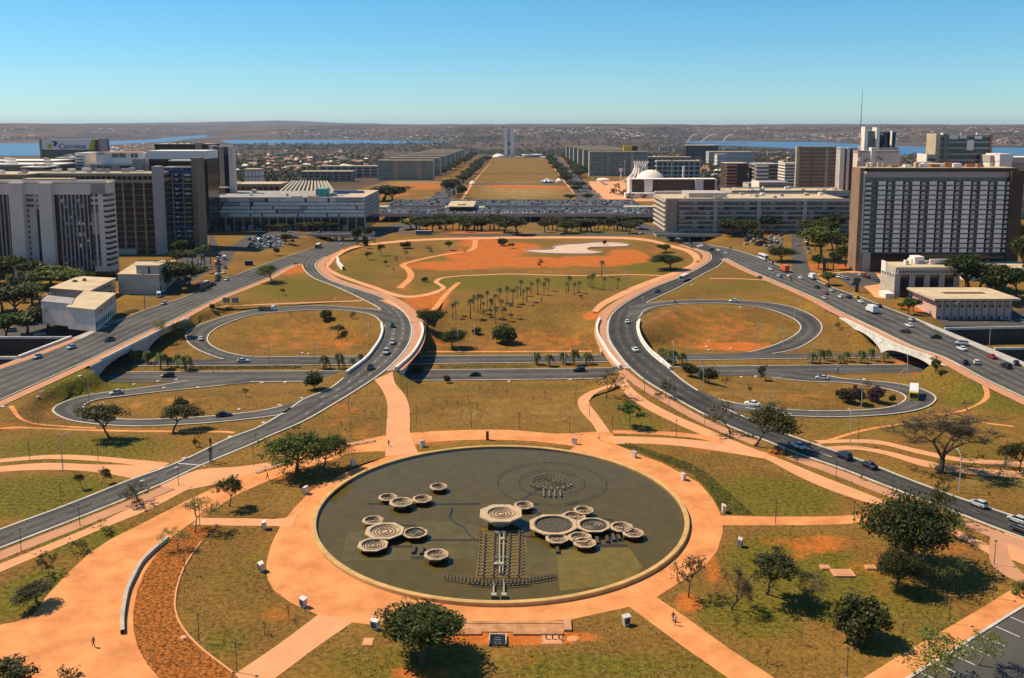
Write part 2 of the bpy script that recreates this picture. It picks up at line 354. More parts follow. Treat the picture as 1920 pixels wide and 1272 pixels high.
def axis(*seg):
    out = [seg[0][0]]
    for a, b, s0, s1 in seg:
        x = a
        while x < b-1e-6:
            t = (x-a)/(b-a); x = min(b, x+s0+(s1-s0)*t)
            if b-x < .4*s1: x = b
            out.append(x)
    return np.array(out)
gy = axis((70, 260, 1.6, 1.6), (260, 470, 1.7, 1.9), (470, 720, 3, 4), (720, 1400, 6, 20), (1400, 5000, 30, 120), (5000, 30000, 150, 1200))
gxp = axis((0, 250, 1.7, 1.9), (250, 450, 2.5, 5), (450, 1500, 8, 50), (1500, 16000, 80, 900))
gx = np.concatenate([-gxp[:0:-1], gxp])
GX, GY = np.meshgrid(gx, gy); GZ = full_h(GX.ravel(), GY.ravel()).reshape(GX.shape)
def gh(X, Y):
    X = np.asarray(X, float); Y = np.asarray(Y, float)
    i = np.clip(np.searchsorted(gx, X)-1, 0, len(gx)-2); j = np.clip(np.searchsorted(gy, Y)-1, 0, len(gy)-2)
    u = np.clip((X-gx[i])/(gx[i+1]-gx[i]), 0, 1); v = np.clip((Y-gy[j])/(gy[j+1]-gy[j]), 0, 1)
    return GZ[j, i]*(1-u)*(1-v)+GZ[j, i+1]*u*(1-v)+GZ[j+1, i]*(1-u)*v+GZ[j+1, i+1]*u*v
_ys = np.exp(np.linspace(math.log(75), math.log(29000), 1500))
def G(px, py):
    """where the line of sight through a photo pixel meets the ground"""
    a, dy, dz = rayd(px, py); k = _ys/dy
    z = CAMH+dz*k; hit = np.nonzero(z <= gh(a*k, _ys))[0]
    if len(hit) == 0: return Vector((a*k[-1], _ys[-1], float(gh(a*k[-1], _ys[-1]))))
    i = hit[0]; lo = _ys[max(i-1, 0)]; hi = _ys[i]
    for _ in range(18):
        m = (lo+hi)/2; kk = m/dy
        if CAMH+dz*kk <= gh(a*kk, m): hi = m
        else: lo = m
    kk = hi/dy; return Vector((a*kk, hi, float(gh(a*kk, hi))))
def GZat(x, y): return float(gh(x, y))
# ---- ground sheet, with what grows on it
gv = np.stack([GX.ravel(), GY.ravel(), GZ.ravel()], 1)
nx, ny = len(gx), len(gy)
ii = (np.arange(ny-1)[:, None]*nx+np.arange(nx-1)[None, :]).ravel()
gf = np.stack([ii, ii+1, ii+nx+1, ii+nx], 1)
def blobs(lst, mx=1.0):
    v = np.zeros(len(gv))
    for (px, py, rx, ry, w) in lst:
        c = G(px, py); m = pxm(c.y, c.z)
        sx = rx/m; sy = max(ry*(c.y**2)/(F*(CAMH-c.z)), 1.0)
        d = ((gv[:, 0]-c.x)/sx)**2+((gv[:, 1]-c.y)/sy)**2
        v = np.maximum(v, w*np.exp(-d*d*.7))
    return np.clip(v, 0, mx)
GREEN = [(60,930,160,45,1),(150,1010,90,40,.8),(60,1110,70,60,.9),(40,720,120,60,.5),(160,700,110,35,.9),(150,840,200,40,.7),(400,850,60,20,.4),
  (1500,1070,150,90,.85),(1450,930,140,50,.75),(1700,1150,120,80,.6),(1560,900,60,30,.5),(1400,1150,110,60,.75),(1350,1250,120,50,.6),(1100,1250,200,40,.7),(700,1240,120,50,.6),(470,1080,80,70,.45),(430,1200,60,40,.6),
  (1560,1130,80,60,.8),(1480,1080,40,60,.8),(700,490,60,30,.55),(660,520,60,25,.6),(800,500,60,25,.35),(900,530,160,20,.7),(1100,530,120,18,.7),(1210,500,60,20,.7),(1250,480,40,18,.4),
  (560,540,110,22,.7),(500,555,60,15,.5),(1380,540,140,14,.55),(1430,525,60,14,.6),(1060,610,80,30,.3),(1000,600,120,40,.3),(850,730,60,14,.6),(1010,725,120,10,.6),(760,720,30,15,.5),(1200,790,60,25,.6),(1150,755,40,25,.5),
  (1850,740,90,45,.75),(1850,860,100,35,.5),(1600,800,200,25,.5),(1750,700,60,25,.5),(1500,740,80,18,.1),(1300,700,60,10,.6),(1690,660,50,10,.3),(300,760,90,20,.15),
  (1170,850,60,18,.5),(640,690,20,8,.6),(1880,900,80,30,.6),(1830,830,60,20,.5),(300,1090,40,60,0),(960,1200,180,22,.3),(1090,430,120,6,.9),(1120,436,70,5,.9)]
RED = [(905,478,70,14,1),(960,465,55,10,.9),(850,498,90,9,.85),(1000,492,90,10,1),(1110,490,80,10,.95),(1180,480,40,14,.8),(1050,510,90,5,.35),(900,455,40,10,.9),(890,447,14,6,1),(960,440,50,6,.7),(1230,470,25,10,.4),
  (800,565,45,16,.8),(760,540,20,14,.4),(830,550,20,12,.5),(820,580,30,14,.4),(1380,650,80,9,.75),(1300,645,60,9,.45),(1330,612,130,28,.40),(560,635,140,26,.38),(1500,745,120,14,.35),(330,758,130,16,.35),(1000,640,140,20,.4),(640,645,60,12,.45),(480,610,60,22,.15),
  (1120,590,26,8,1),(1060,650,90,16,.35),(900,650,60,12,.35),(1530,1020,110,24,.5),(1480,1045,50,16,.4),(1620,1060,60,30,.35),(1330,1060,25,60,.5),(1290,1130,30,25,.6),(1715,690,40,14,.8),(1655,600,20,10,.3),
  (960,1195,170,17,.9),(1060,1190,60,12,.5),(790,1262,60,18,.7),(980,1240,40,20,.4),(560,890,110,20,.45),(640,860,60,10,.5),(900,833,160,6,.7),(440,960,50,16,.3),(520,1150,50,25,.4),(620,775,80,30,.35),(680,810,50,25,.35),(640,745,60,10,.3),
  (960,780,190,28,.18),(1000,740,120,10,.2),(560,505,26,10,.8),(250,545,50,10,.6),(310,545,30,8,.7),(1520,500,40,14,.5),(1750,585,40,8,.9),(1700,575,30,8,.5),(380,515,20,14,.4),(790,350,90,9,.55),(730,365,60,6,.5),(960,350,60,5,.6),(1010,352,80,4,.6),(960,365,120,3,.2),
  (780,428,120,4,.6),(880,436,60,5,.7),(1160,374,60,4,.8),(60,790,40,20,.3),(20,800,40,20,.4),(1610,500,60,12,.6),(830,640,26,10,.5),(1230,830,60,8,.5),(1300,845,60,10,.4),(1470,850,60,12,.5),(1590,890,50,10,.4),(1790,1030,60,20,.4),(420,640,40,10,.2),(900,620,60,20,.2)]
PALE = [(980,355,90,22,.55),(780,345,80,14,.5),(560,600,140,20,.25),(1050,780,110,30,.35),(900,780,100,25,.35),(1350,740,120,16,.3),(1450,735,100,14,.3),(300,755,120,16,.3),(1850,900,90,25,.4),(1150,365,90,9,.9)]
lab = mat; me = npmesh('ground', gv, gf, [])
for nm, lst in (('green', GREEN), ('red', RED), ('pale', PALE)):
    at = me.attributes.new(nm, 'FLOAT', 'POINT'); at.data.foreach_set('value', blobs(lst).astype(np.float32))
at = me.attributes.new('far', 'FLOAT', 'POINT'); at.data.foreach_set('value', sstep(gv[:, 1], 1000, 1500).astype(np.float32))
esp = inpoly(gv[:, 0], gv[:, 1], [(-240, 960), (230, 960), (200, 3100), (-140, 3100)]).astype(np.float32)
at = me.attributes.new('mall', 'FLOAT', 'POINT'); at.data.foreach_set('value', esp)
me.polygons.foreach_set('use_smooth', np.ones(len(gf), bool))
def ground_mat():
    m = bpy.data.materials.new('ground'); m.use_nodes = True; MATS['ground'] = m
    n = m.node_tree.nodes; l = m.node_tree.links; b = n['Principled BSDF']
    b.inputs['Roughness'].default_value = 0.95; b.inputs['Specular IOR Level'].default_value = 0.1
    g = n.new('ShaderNodeNewGeometry')
    def noise(sc, det=6, ro=.6):
        t = n.new('ShaderNodeTexNoise'); t.inputs['Scale'].default_value = sc; t.inputs['Detail'].default_value = det; t.inputs['Roughness'].default_value = ro
        l.new(g.outputs['Position'], t.inputs['Vector']); return t.outputs[0]
    def ramp(src, p0, c0, p1, c1):
        r = n.new('ShaderNodeValToRGB'); e = r.color_ramp.elements; e[0].position = p0; e[0].color = (*c0, 1); e[1].position = p1; e[1].color = (*c1, 1)
        l.new(src, r.inputs[0]); return r.outputs[0]
    def mixc(f, a, c):
        x = n.new('ShaderNodeMix'); x.data_type = 'RGBA'
        if isinstance(f, float): x.inputs[0].default_value = f
        else: l.new(f, x.inputs[0])
        l.new(a, x.inputs[6]); l.new(c, x.inputs[7]); return x.outputs[2]
    def attr(nm):
        a = n.new('ShaderNodeAttribute'); a.attribute_name = nm; return a.outputs['Fac']
    def mask(nm, nz, lo, hi, k=.9):
        s = n.new('ShaderNodeMath'); s.operation = 'MULTIPLY_ADD'; l.new(nz, s.inputs[0]); s.inputs[1].default_value = k; l.new(attr(nm), s.inputs[2])
        r = n.new('ShaderNodeMapRange'); r.interpolation_type = 'SMOOTHSTEP'; l.new(s.outputs[0], r.inputs[0]); r.inputs[1].default_value = lo; r.inputs[2].default_value = hi
        return r.outputs[0]
    big = noise(.03, 8, .62); mid = noise(.16, 8, .7); fine = noise(1.1, 6, .7); vf = noise(4.0, 3, .6)
    dry = ramp(mid, .36, (.112, .058, .010), .64, (.31, .158, .027))
    olive = ramp(big, .40, (.11, .060, .010), .60, (.285, .15, .028))
    base = mixc(.5, dry, olive)
    speck = ramp(fine, .40, (.04, .026, .007), .58, (.26, .145, .038))
    base = mixc(.45, base, speck)
    patch = noise(.075, 7, .68); pr = n.new('ShaderNodeMapRange'); l.new(patch, pr.inputs[0]); pr.inputs[1].default_value = .52; pr.inputs[2].default_value = .66; pr.inputs[3].default_value = 0; pr.inputs[4].default_value = .65
    base = mixc(pr.outputs[0], base, ramp(fine, .38, (.09, .04, .012), .62, (.27, .11, .03)))
    grn = ramp(fine, .38, (.058, .052, .006), .62, (.18, .138, .017))
    base = mixc(mask('green', mid, .72, 1.25), base, grn)
    pale = ramp(mid, .3, (.25, .16, .06), .7, (.36, .24, .10))
    base = mixc(mask('pale', mid, .7, 1.2), base, pale)
    redc = ramp(mid, .35, (.33, .074, .010), .62, (.50, .145, .027))
    red2 = ramp(fine, .35, (.22, .048, .008), .6, (.54, .165, .034))
    redc = mixc(.5, redc, red2)
    base = mixc(mask('red', mid, .72, 1.08), base, redc)
    farn = noise(.0035, 8, .65); farm = noise(.02, 8, .7)
    fc = ramp(farn, .36, (.034, .030, .022), .60, (.12, .075, .050)); fm = ramp(farm, .42, (.026, .026, .014), .62, (.12, .078, .046))
    fc = mixc(.5, fc, fm); farl = noise(.0011, 5, .6); fc = mixc(.45, fc, ramp(farl, .40, (.030, .030, .020), .60, (.19, .105, .062)))
    mall = ramp(farm, .35, (.14, .088, .028), .65, (.235, .145, .05))
    fm2 = n.new('ShaderNodeMath'); fm2.operation = 'SUBTRACT'; l.new(attr('far'), fm2.inputs[0]); l.new(attr('mall'), fm2.inputs[1]); fm2.use_clamp = True
    base = mixc(fm2.outputs[0], base, fc)
    l.new(base, b.inputs['Base Color'])
    bp = n.new('ShaderNodeBump'); bp.inputs['Strength'].default_value = .35; bp.inputs['Distance'].default_value = .25
    l.new(fine, bp.inputs['Height']); l.new(bp.outputs[0], b.inputs['Normal'])
    return m
me.materials.append(ground_mat())
tag(add_obj('ground', me), kind='structure')
# ---- lake
mw = mat('lake', (0.045, 0.12, 0.23), 0.35, 0.12, 0.002, 0.5)
LAKES = [[(-300,269),(0,269.5),(75,268.5),(200,265),(271,262.6),(313,258),(320,255),(384,253.4),(421,253.4),(428,255.4),(356,261),(320,266),(221,271),(200,276),(190,303),(-300,310)],
         [(430,263),(480,262.6),(656,262.8),(760,264),(840,265.6),(800,269),(656,270.5),(480,272),(440,270)],
         [(1282,266),(1330,265),(1440,266.3),(1517,266.5),(1600,270),(1685,274),(1746,275.7),(1857,277),(2300,277),(2300,299),(1746,298),(1685,294.5),(1540,283),(1492,279.5),(1440,276),(1325,272)]]
for lk in LAKES:
    b = MB(); pts = catmull([PZ(x, y, -60.0) for x, y in lk], True, 200)
    b.add([(p.x, p.y, -60.0) for p in pts], [tuple(range(len(pts)))]); o = b.build('lake', 'lake'); tag(o, kind='structure')
    if o.data.polygons[0].normal.z < 0: o.data.flip_normals()
# ---- road sheets: worn wheel tracks and patches run along the lanes
def road_mat(name, f):
    if name in MATS: return MATS[name]
    m = bpy.data.materials.new(name); m.use_nodes = True; MATS[name] = m; n = m.node_tree.nodes; l = m.node_tree.links; b = n['Principled BSDF']; b.inputs['Roughness'].default_value = .88; b.inputs['Specular IOR Level'].default_value = .2
    a = n.new('ShaderNodeAttribute'); a.attribute_name = 'lane'; g = n.new('ShaderNodeNewGeometry')
    def nz(sc, d=7):
        t = n.new('ShaderNodeTexNoise'); t.inputs['Scale'].default_value = sc; t.inputs['Detail'].default_value = d; t.inputs['Roughness'].default_value = .7; l.new(g.outputs['Position'], t.inputs[0]); return t.outputs[0]
    mu = n.new('ShaderNodeMath'); mu.operation = 'MULTIPLY'; mu.inputs[1].default_value = 2*math.pi; l.new(a.outputs['Fac'], mu.inputs[0])
    co = n.new('ShaderNodeMath'); co.operation = 'COSINE'; l.new(mu.outputs[0], co.inputs[0])
    n1 = nz(.05); n2 = nz(.6)
    w = n.new('ShaderNodeMath'); w.operation = 'MULTIPLY_ADD'; l.new(co.outputs[0], w.inputs[0]); w.inputs[1].default_value = .13; l.new(n1, w.inputs[2])
    w2 = n.new('ShaderNodeMath'); w2.operation = 'MULTIPLY_ADD'; l.new(n2, w2.inputs[0]); w2.inputs[1].default_value = .35; l.new(w.outputs[0], w2.inputs[2])
    r = n.new('ShaderNodeValToRGB'); e = r.color_ramp.elements; e[0].position = .42; e[0].color = (.044*f, .040*f, .039*f, 1); e[1].position = .95; e[1].color = (.122*f, .111*f, .102*f, 1)
    l.new(w2.outputs[0], r.inputs[0]); l.new(r.outputs[0], b.inputs['Base Color']); return m
DZ = {'avenue_left': .0, 'avenue_right': .0, 'curve_left': .015, 'curve_right': .015, 'cross_far': .0, 'cross_near': .0, 'loop_far_left': .03, 'loop_near_left': .03, 'loop_far_right': .03, 'loop_near_right': .03}
for k, (A, B) in RDW.items():
    b = MB(); n = len(A); rows = [A]+[[p.lerp(q, t) for p, q in zip(A, B)] for t in (.33, .66)]+[B]
    nl = {'avenue_left': 5, 'avenue_right': 5, 'curve_left': 3, 'curve_right': 3}.get(k, 2); us = []
    for t0, r0, t1, r1 in zip((0, .33, .66), rows, (.33, .66, 1), rows[1:]): ribbon(r1, r0, b, DZ[k]); us += [t1]*len(r1)+[t0]*len(r0)
    o = b.build('road', road_mat('road_dark' if k.startswith('curve_right') else 'road_grey', .62 if k.startswith('curve_right') else 1.0)); tag(o, kind='structure')
    at = o.data.attributes.new('lane', 'FLOAT', 'POINT'); at.data.foreach_set('value', np.array(us, np.float32)*nl)
    if o.data.polygons[0].normal.z < 0: o.data.flip_normals()
# ---- kerbs: (road, edge 0/1, first photo point, last photo point, side)
def subedge(k, e, p0, p1):
    pl = RDW[k][e]; 
    def near(p):
        return min(range(len(pl)), key=lambda i: (Vector(pxof(pl[i].x, pl[i].y, pl[i].z))-Vector(p)).length)
    i, j = near(p0), near(p1); return pl[i:j+1] if i < j else pl[j:i+1]
KERBS = [('curve_left',0,(566,497),(712,580),1),('curve_left',0,(640,710),(523,763),1),('curve_left',0,(545,772),(-100,1040),1),
  ('curve_left',1,(612,480),(-100,1072),-1),('curve_right',0,(1300,464),(2000,1042),-1),('curve_right',1,(1356,484),(1214,568),1),
  ('curve_right',1,(1258,694),(1312,734),1),('curve_right',1,(1460,808),(2000,1002),1),
  ('loop_far_left',0,(712,582),(423,675),1),('loop_far_left',1,(716,605),(480,669),-1),('loop_near_left',0,(355,714),(540,776),1),('loop_near_left',1,(420,723),(523,763),-1),
  ('loop_far_right',0,(1213,569),(1450,664),1),('loop_far_right',1,(1197,597),(1400,661),1),('loop_near_right',0,(1549,703),(1440,778),1),('loop_near_right',1,(1440,708),(1350,749),-1),
  ('cross_far',0,(480,670),(700,668),1),('cross_far',0,(790,668),(1120,666),1),('cross_far',1,(250,687),(1700,671),-1),('cross_near',0,(230,698),(1690,684),1),('cross_near',1,(470,717),(1290,705),-1),
  ('avenue_right',1,(1330,459),(1483,507),1),('avenue_right',1,(1530,524),(1755,618),1),('avenue_left',1,(-100,797),(558,494),-1),('avenue_left',0,(189,617),(390,537),1),('avenue_left',0,(440,517),(590,463),1),('avenue_right',0,(1360,485),(2000,783),-1)]
for (k, e, p0, p1, s) in KERBS:
    pl = subedge(k, e, p0, p1)
    if len(pl) < 3: continue
    b = MB(); w = .55 if k.startswith('curve') else (.38 if k.startswith('avenue') else .48)
    oth = RDW[k][1-e]; mid_ = pl[len(pl)//2]; q_ = min(oth, key=lambda p: (p-mid_).length); t_ = side(pl, .5)[len(pl)//2]; s = 1 if (t_-q_).length < (mid_-q_).length else -1
    kerb_strip(pl, w*s, .16, b); o = b.build('kerb', 'kerb'); tag(o, kind='structure')
# ---- lane dashes
def dashes(k, t, p0, p1, L=2.6, gap=5.5, w=.16, m='paint_pale'):
    A, B = RDW[k]; C = [a.lerp(c, t) for a, c in zip(A, B)]
    def near(p): return min(range(len(C)), key=lambda i: (Vector(pxof(C[i].x, C[i].y, C[i].z))-Vector(p)).length)
    i, j = sorted((near(p0), near(p1))); C = C[i:j+1]; b = MB(); acc = 0.0; on = True; cur = []
    C = resample(C, max(10, int(sum((C[q+1]-C[q]).length for q in range(len(C)-1))/.65)))
    for q in range(len(C)-1):
        if on: cur.append(C[q])
        acc += (C[q+1]-C[q]).length
        if on and acc >= L:
            cur.append(C[q+1]); ribbon(side(cur, -w/2), side(cur, w/2), b, DZ[k]+.012); cur = []; on = False; acc = 0
        elif not on and acc >= gap: on = True; acc = 0
    if b.f:
        o = b.build('lane_marking', m); tag(o, kind='structure')
        if o.data.polygons[0].normal.z < 0: o.data.flip_normals()
for t in (.2, .4, .6, .8): dashes('avenue_left', t, (-100,770), (560,480), m='paint_pale')
for t in (.2, .4, .6, .8): dashes('avenue_right', t, (1345,470), (2000,770), m='paint_pale')
for t in (.34, .67): dashes('curve_left', t, (725,590), (545,765), m='paint_white')
for t in (.5,): dashes('curve_left', t, (600,520), (720,570)); dashes('curve_left', t, (530,790), (-100,1060))
for t in (.34, .67): dashes('curve_right', t, (1165,590), (1300,740))
dashes('curve_right', .5, (1460,825), (2000,1020))
def painted(pts, w, m='paint_white', z=.05, name='road_marking'):
    pl = wpl(pts, z); b = MB(); ribbon(side(pl, -w/2), side(pl, w/2), b); o = b.build(name, m); tag(o, kind='structure')
    if o.data.polygons[0].normal.z < 0: o.data.flip_normals()
painted([(1352,762),(1380,775),(1415,789),(1452,804)], .5); painted([(1398,764),(1440,771),(1485,776)], .4)
painted([(334,869),(384,873)], .4)
for i in range(6): painted([(262+i*7,903-i*0.5-i*2.4),(300+i*7,889-i*2.9)], .45)      # zebra crossing at the walkway
for i in range(6): painted([(1503+i*6,838+i*2.2),(1530+i*6,846+i*2.2)], .35)
# ---- pavements and paths
def strip_path(a, b_, m, z=.03, name='path'):
    A = wpl(a, z); B = wpl(b_, z); n = max(len(A), len(B), 8); A = resample(A, n); B = resample(B, n); b = MB(); ribbon(B, A, b)
    o = b.build(name, m); tag(o, kind='structure')
    if o.data.polygons[0].normal.z < 0: o.data.flip_normals()
    return o
def area(pts, m, z=.03, name='path', smooth=False, step=2.0):
    P = [PZ(x, y, z) for x, y in pts]
    if smooth: P = catmull(P, True, step)
    b = MB(); b.add(P, [tuple(range(len(P)))]); o = b.build(name, m); tag(o, kind='structure')
    if o.data.polygons[0].normal.z < 0: o.data.flip_normals()
    return o
def edge_strip(k, e, p0, p1, d0, d1, m, z=.04):
    pl = subedge(k, e, p0, p1); b = MB(); oth = RDW[k][1-e]; mid_ = pl[len(pl)//2]; q_ = min(oth, key=lambda p: (p-mid_).length); t_ = side(pl, .5)[len(pl)//2]; sg = -1 if (t_-q_).length < (mid_-q_).length else 1
    A = side(pl, abs(d0)*sg); B = side(pl, abs(d1)*sg); ribbon(A, B, b, z); o = b.build('pavement', m); tag(o, kind='structure')
    if o.data.polygons[0].normal.z < 0: o.data.flip_normals()
edge_strip('avenue_left', 1, (-100,797), (555,497), -.5, -4.2, 'path_red')
edge_strip('avenue_right', 0, (1362,487), (2000,783), -.5, -4.6, 'path_red')
edge_strip('avenue_left', 0, (-100,738), (150,636), .1, 4.0, 'path_red')
edge_strip('curve_left', 1, (661,459), (726,692), -.6, -5.2, 'path_red'); edge_strip('curve_right', 0, (1280,457), (1176,687), -.6, -5.0, 'path_red')
edge_strip('curve_left', 1, (306,908), (-100,1072), -1.0, -4.4, 'path_red'); edge_strip('curve_right', 0, (1184,693), (1440,829), -1.6, -5.0, 'path_red')
edge_strip('curve_right', 0, (1500,853), (1990,1040), -.9, -4.6, 'path_red')
# fountain plaza ring
area([(782,848),(865,841),(940,839),(1000,839),(1067,845),(1078,836),(1100,826),(1152,832),(1191,849.5),(1243,869),(1277,887),(1311,906),(1335.6,934),(1351,964),(1355,985),(1355,1000),(1344,1035),(1323,1059),(1279.5,1089),(1231,1120),(1180,1138),(1070,1162),(960,1169),(848,1168),(760,1172),(700,1172),(656.5,1167),(640,1179),(596,1153),(545.5,1130.5),(514,1108),(502,1087),(499,1059),(507,1025),(525,987),(535,972),(552,952),(591,912),(616,904),(653,882),(684,869),(721,858),(740,850)], 'path_orange', .034, 'plaza')
# broad walkway to the lower left
area([(722,817),(640,835),(600,846),(507,876),(450,893),(396,917),(347,940),(278,976),(208,1011),(167,1038),(122,1080),(87,1118),(62.5,1153),(35,1165),(0,1172),(-60,1182),(-60,1330),(310,1330),(297,1270),(274.5,1243),(259,1216),(250,1181),(249.5,1150),(257,1108),(271,1073),(295,1038),(313,1014),(351,986),(375,971),(400,957),(441,929),(504,901),(560,880),(625,862),(700,845),(722,852)], 'path_orange', .028, 'plaza')
strip_path([(375,971),(460,972),(535,972),(560,960)], [(360,984),(440,986),(525,987),(545,990)], 'path_tan', .045)
strip_path([(722,817),(769,812),(857,807),(960,806.5),(1035,813),(1076,813),(1121,809),(1150,812)], [(724,852),(777,834),(857,826),(960,825.6),(1035,831),(1078,837),(1120,836),(1154,833)], 'path_orange', .040)
area([(631,836),(722,816),(730,842),(640,862)], 'path_orange', .022)
strip_path([(702,712),(719,736),(726.5,761.5),(725,792),(724,817),(722,856)], [(736,697),(741.6,719),(759,741),(767,761.5),(769,789),(769,812),(784,850)], 'path_tan', .052)
# tan footpaths left of the roundabout road
strip_path([(0,1057.6),(174,986),(243,953),(340,913),(375,893)], [(0,1073),(139,1014),(208,985),(274,958),(361,913),(385,900)], 'path_tan', .047)
strip_path([(-60,1085),(0,1057.6)], [(-60,1098),(0,1073)], 'path_tan', .047)
strip_path([(300,911),(375,880),(440,876),(507,867)], [(340,920),(396,910),(450,893),(510,878)], 'path_tan', .050)
strip_path([(-60,866),(0,860.6),(104,852.6),(174,855),(243,861),(318,868)], [(-60,873),(0,867.5),(87,861),(181,865),(243,871),(300,881)], 'path_tan', .03)
strip_path([(-60,880),(0,874.5),(87,868),(174,871),(243,872),(300,877)], [(-60,892),(0,885),(104,881),(174,885),(215,891),(250,898)], 'path_tan', .035)
# right footpaths
strip_path([(1172,690),(1174,711),(1186,729),(1211.6,749),(1262,776.6),(1337,809),(1400,836),(1474,865),(1540,892.5),(1593,913),(1638,931),(1728,967),(1830,1010),(1870,1030)], [(1150,717),(1159,721),(1174,741),(1211.6,766.5),(1262,792),(1312,814),(1372.6,838),(1436,861),(1488,889),(1558,920),(1627,943),(1720,975),(1820,1019),(1856,1040)], 'path_tan', .032)
strip_path([(1160,716),(1128.6,726),(1101,736),(1086,746),(1083,756.5),(1091,774),(1106,789),(1121,812)], [(1160,723),(1131,730),(1111,742.6),(1104.7,756.5),(1116,771.6),(1131,792),(1146,813),(1150,818)], 'path_tan', .036)
strip_path([(1146,807),(1211,808),(1287,812),(1337,819),(1360,826)], [(1149,813),(1237,815.6),(1312,823),(1335,829),(1350,832)], 'path_orange', .044)
strip_path([(1140,818),(1237,820.6),(1337,829),(1419,844),(1440,850)], [(1152,833),(1211,832),(1287,838),(1384,852),(1430,860)], 'path_tan', .046)
strip_path([(1340,967),(1355,967),(1454,969),(1605,965),(1660,948)], [(1340,985),(1355,985),(1488,985),(1607,981),(1700,962)], 'path_orange', .030)
strip_path([(1855,995),(1857,1010),(1853,1038),(1867,1070),(1898,1087),(1960,1112)], [(1872,994),(1888,1014),(1890,1038),(1920,1077),(1960,1095),(1990,1105)], 'path_red', .050)
area([(1884,998),(1960,1026),(1960,1075),(1888,1046)], 'path_tan', .038)
strip_path([(1180,1138),(1280,1212),(1363,1270),(1420,1310)], [(1231,1120),(1285,1157),(1367,1216),(1450,1270),(1510,1310)], 'path_orange', .040)
strip_path([(600,1150),(521,1209),(445,1261),(390,1300)], [(660,1168),(600,1209),(521,1268),(475,1300)], 'path_tan', .040)
strip_path([(1990,1055),(1920,1092),(1801,1163.6),(1697,1223),(1631,1264),(1580,1295)], [(1990,1095),(1920,1132),(1836,1184),(1770,1226),(1700,1270),(1650,1300)], 'path_orange', .036)
strip_path([(1525,826),(1600,824),(1650,826),(1710,840),(1800,858),(1920,866),(1990,870)], [(1540,832),(1600,830),(1650,833),(1710,848),(1800,866),(1920,876),(1990,880)], 'path_tan', .03)
strip_path([(1545,838),(1600,836),(1660,845),(1740,865),(1830,878),(1920,884),(1990,886)], [(1570,845),(1610,843),(1660,853),(1740,877),(1830,890),(1920,897),(1990,900)], 'path_tan', .034)
# paths across the far lawn
def mid_path(pts, w, m, z=.03):
    pl = wpl(pts, z); b = MB(); ribbon(side(pl, -w/2), side(pl, w/2), b); o = b.build('path', m); tag(o, kind='structure')
    if o.data.polygons[0].normal.z < 0: o.data.flip_normals()
strip_path([(611,494),(631,477),(666,461.5),(731,452.5),(807,447.5),(895,445.3),(960,444),(1086,443.5),(1174,444.5),(1212,448),(1262,460),(1300,471),(1313,484),(1311,494),(1288,507),(1240,525),(1197,542),(1166,557),(1136,572),(1120,586)],
           [(616,500),(636,480),(670,464.5),(731,456.5),(807,451),(895,449),(960,448),(1086,447.5),(1174,449),(1212,452.5),(1258,464),(1286,473),(1300,485),(1298,493),(1276,505),(1230,521),(1185,538),(1155,552),(1125,568),(1110,583)], 'path_tan', .03)
strip_path([(613,489),(617,502),(631,511),(671,526.5),(706,538),(740,550),(764,554.5),(794,552),(820,544)], [(611,496),(612,503),(628,516),(668,531),(702,543),(736,555),(764,559),(794,556),(824,549)], 'path_tan', .034)
mid_path([(820,547),(832,540),(825,534),(818,529),(827,522),(857,518),(908,515.6),(960,514),(1035,516),(1111,517),(1186,515),(1249,518),(1275,521)], 2.4, 'path_tan', .038)
mid_path([(1330,522),(1400,523.5),(1440,526)], 2.0, 'path_tan'); mid_path([(420,574),(520,570),(600,567),(680,564)], 2.2, 'path_tan'); mid_path([(402,577),(440,573),(480,571)], 1.6, 'path_tan')
mid_path([(720,562),(745,572),(770,588),(784,604)], 5.0, 'path_orange', .020)
mid_path([(750,540),(770,520),(765,505),(755,497),(775,490),(830,478),(880,470),(892,450)], 3.6, 'path_orange', .02); mid_path([(800,600),(815,580),(840,548),(860,530)], 2.6, 'path_orange', .026)
# earth tracks worn in the grass
for pts, w in ([(0,804),(120,806),(300,809),(440,812)], 1.4), ([(20,762),(45,790),(90,798),(180,803)], 1.3), ([(1842,712),(1850,745),(1830,762),(1770,778)], 1.5), ([(800,660),(960,659.5),(1110,659)], 2.0), ([(1530,835),(1660,800),(1760,790),(1900,800)], 1.2):
    pl = catmull([G(x, y) for x, y in pts], False, 2.0)
    for p in pl: p.z = GZat(p.x, p.y)+.05
    b = MB(); ribbon(side(pl, -w/2), side(pl, w/2), b); o = b.build('path', 'path_orange'); tag(o, kind='structure')
    if o.data.polygons[0].normal.z < 0: o.data.flip_normals()
# red soil bed beside the walkway, stone edging
SOIL = [(313,1016),(351,988),(406,987),(379,1016),(351,1056),(333.6,1101),(330,1143),(344,1177.5),(375,1212),(438,1261),(480,1310),(312,1310),(297,1270),(274.5,1243),(259,1216),(250,1181),(249.5,1150),(257,1108),(271,1073),(295,1038)]
area(SOIL, 'soil', .05, 'soil_bed')
pl = wpl([(379,1016),(351,1056),(333.6,1101),(330,1143),(344,1177.5),(375,1212),(438,1261)], .05); b = MB(); kerb_strip(pl, -.28, .14, b); tag(b.build('kerb', 'path_tan'), kind='structure')
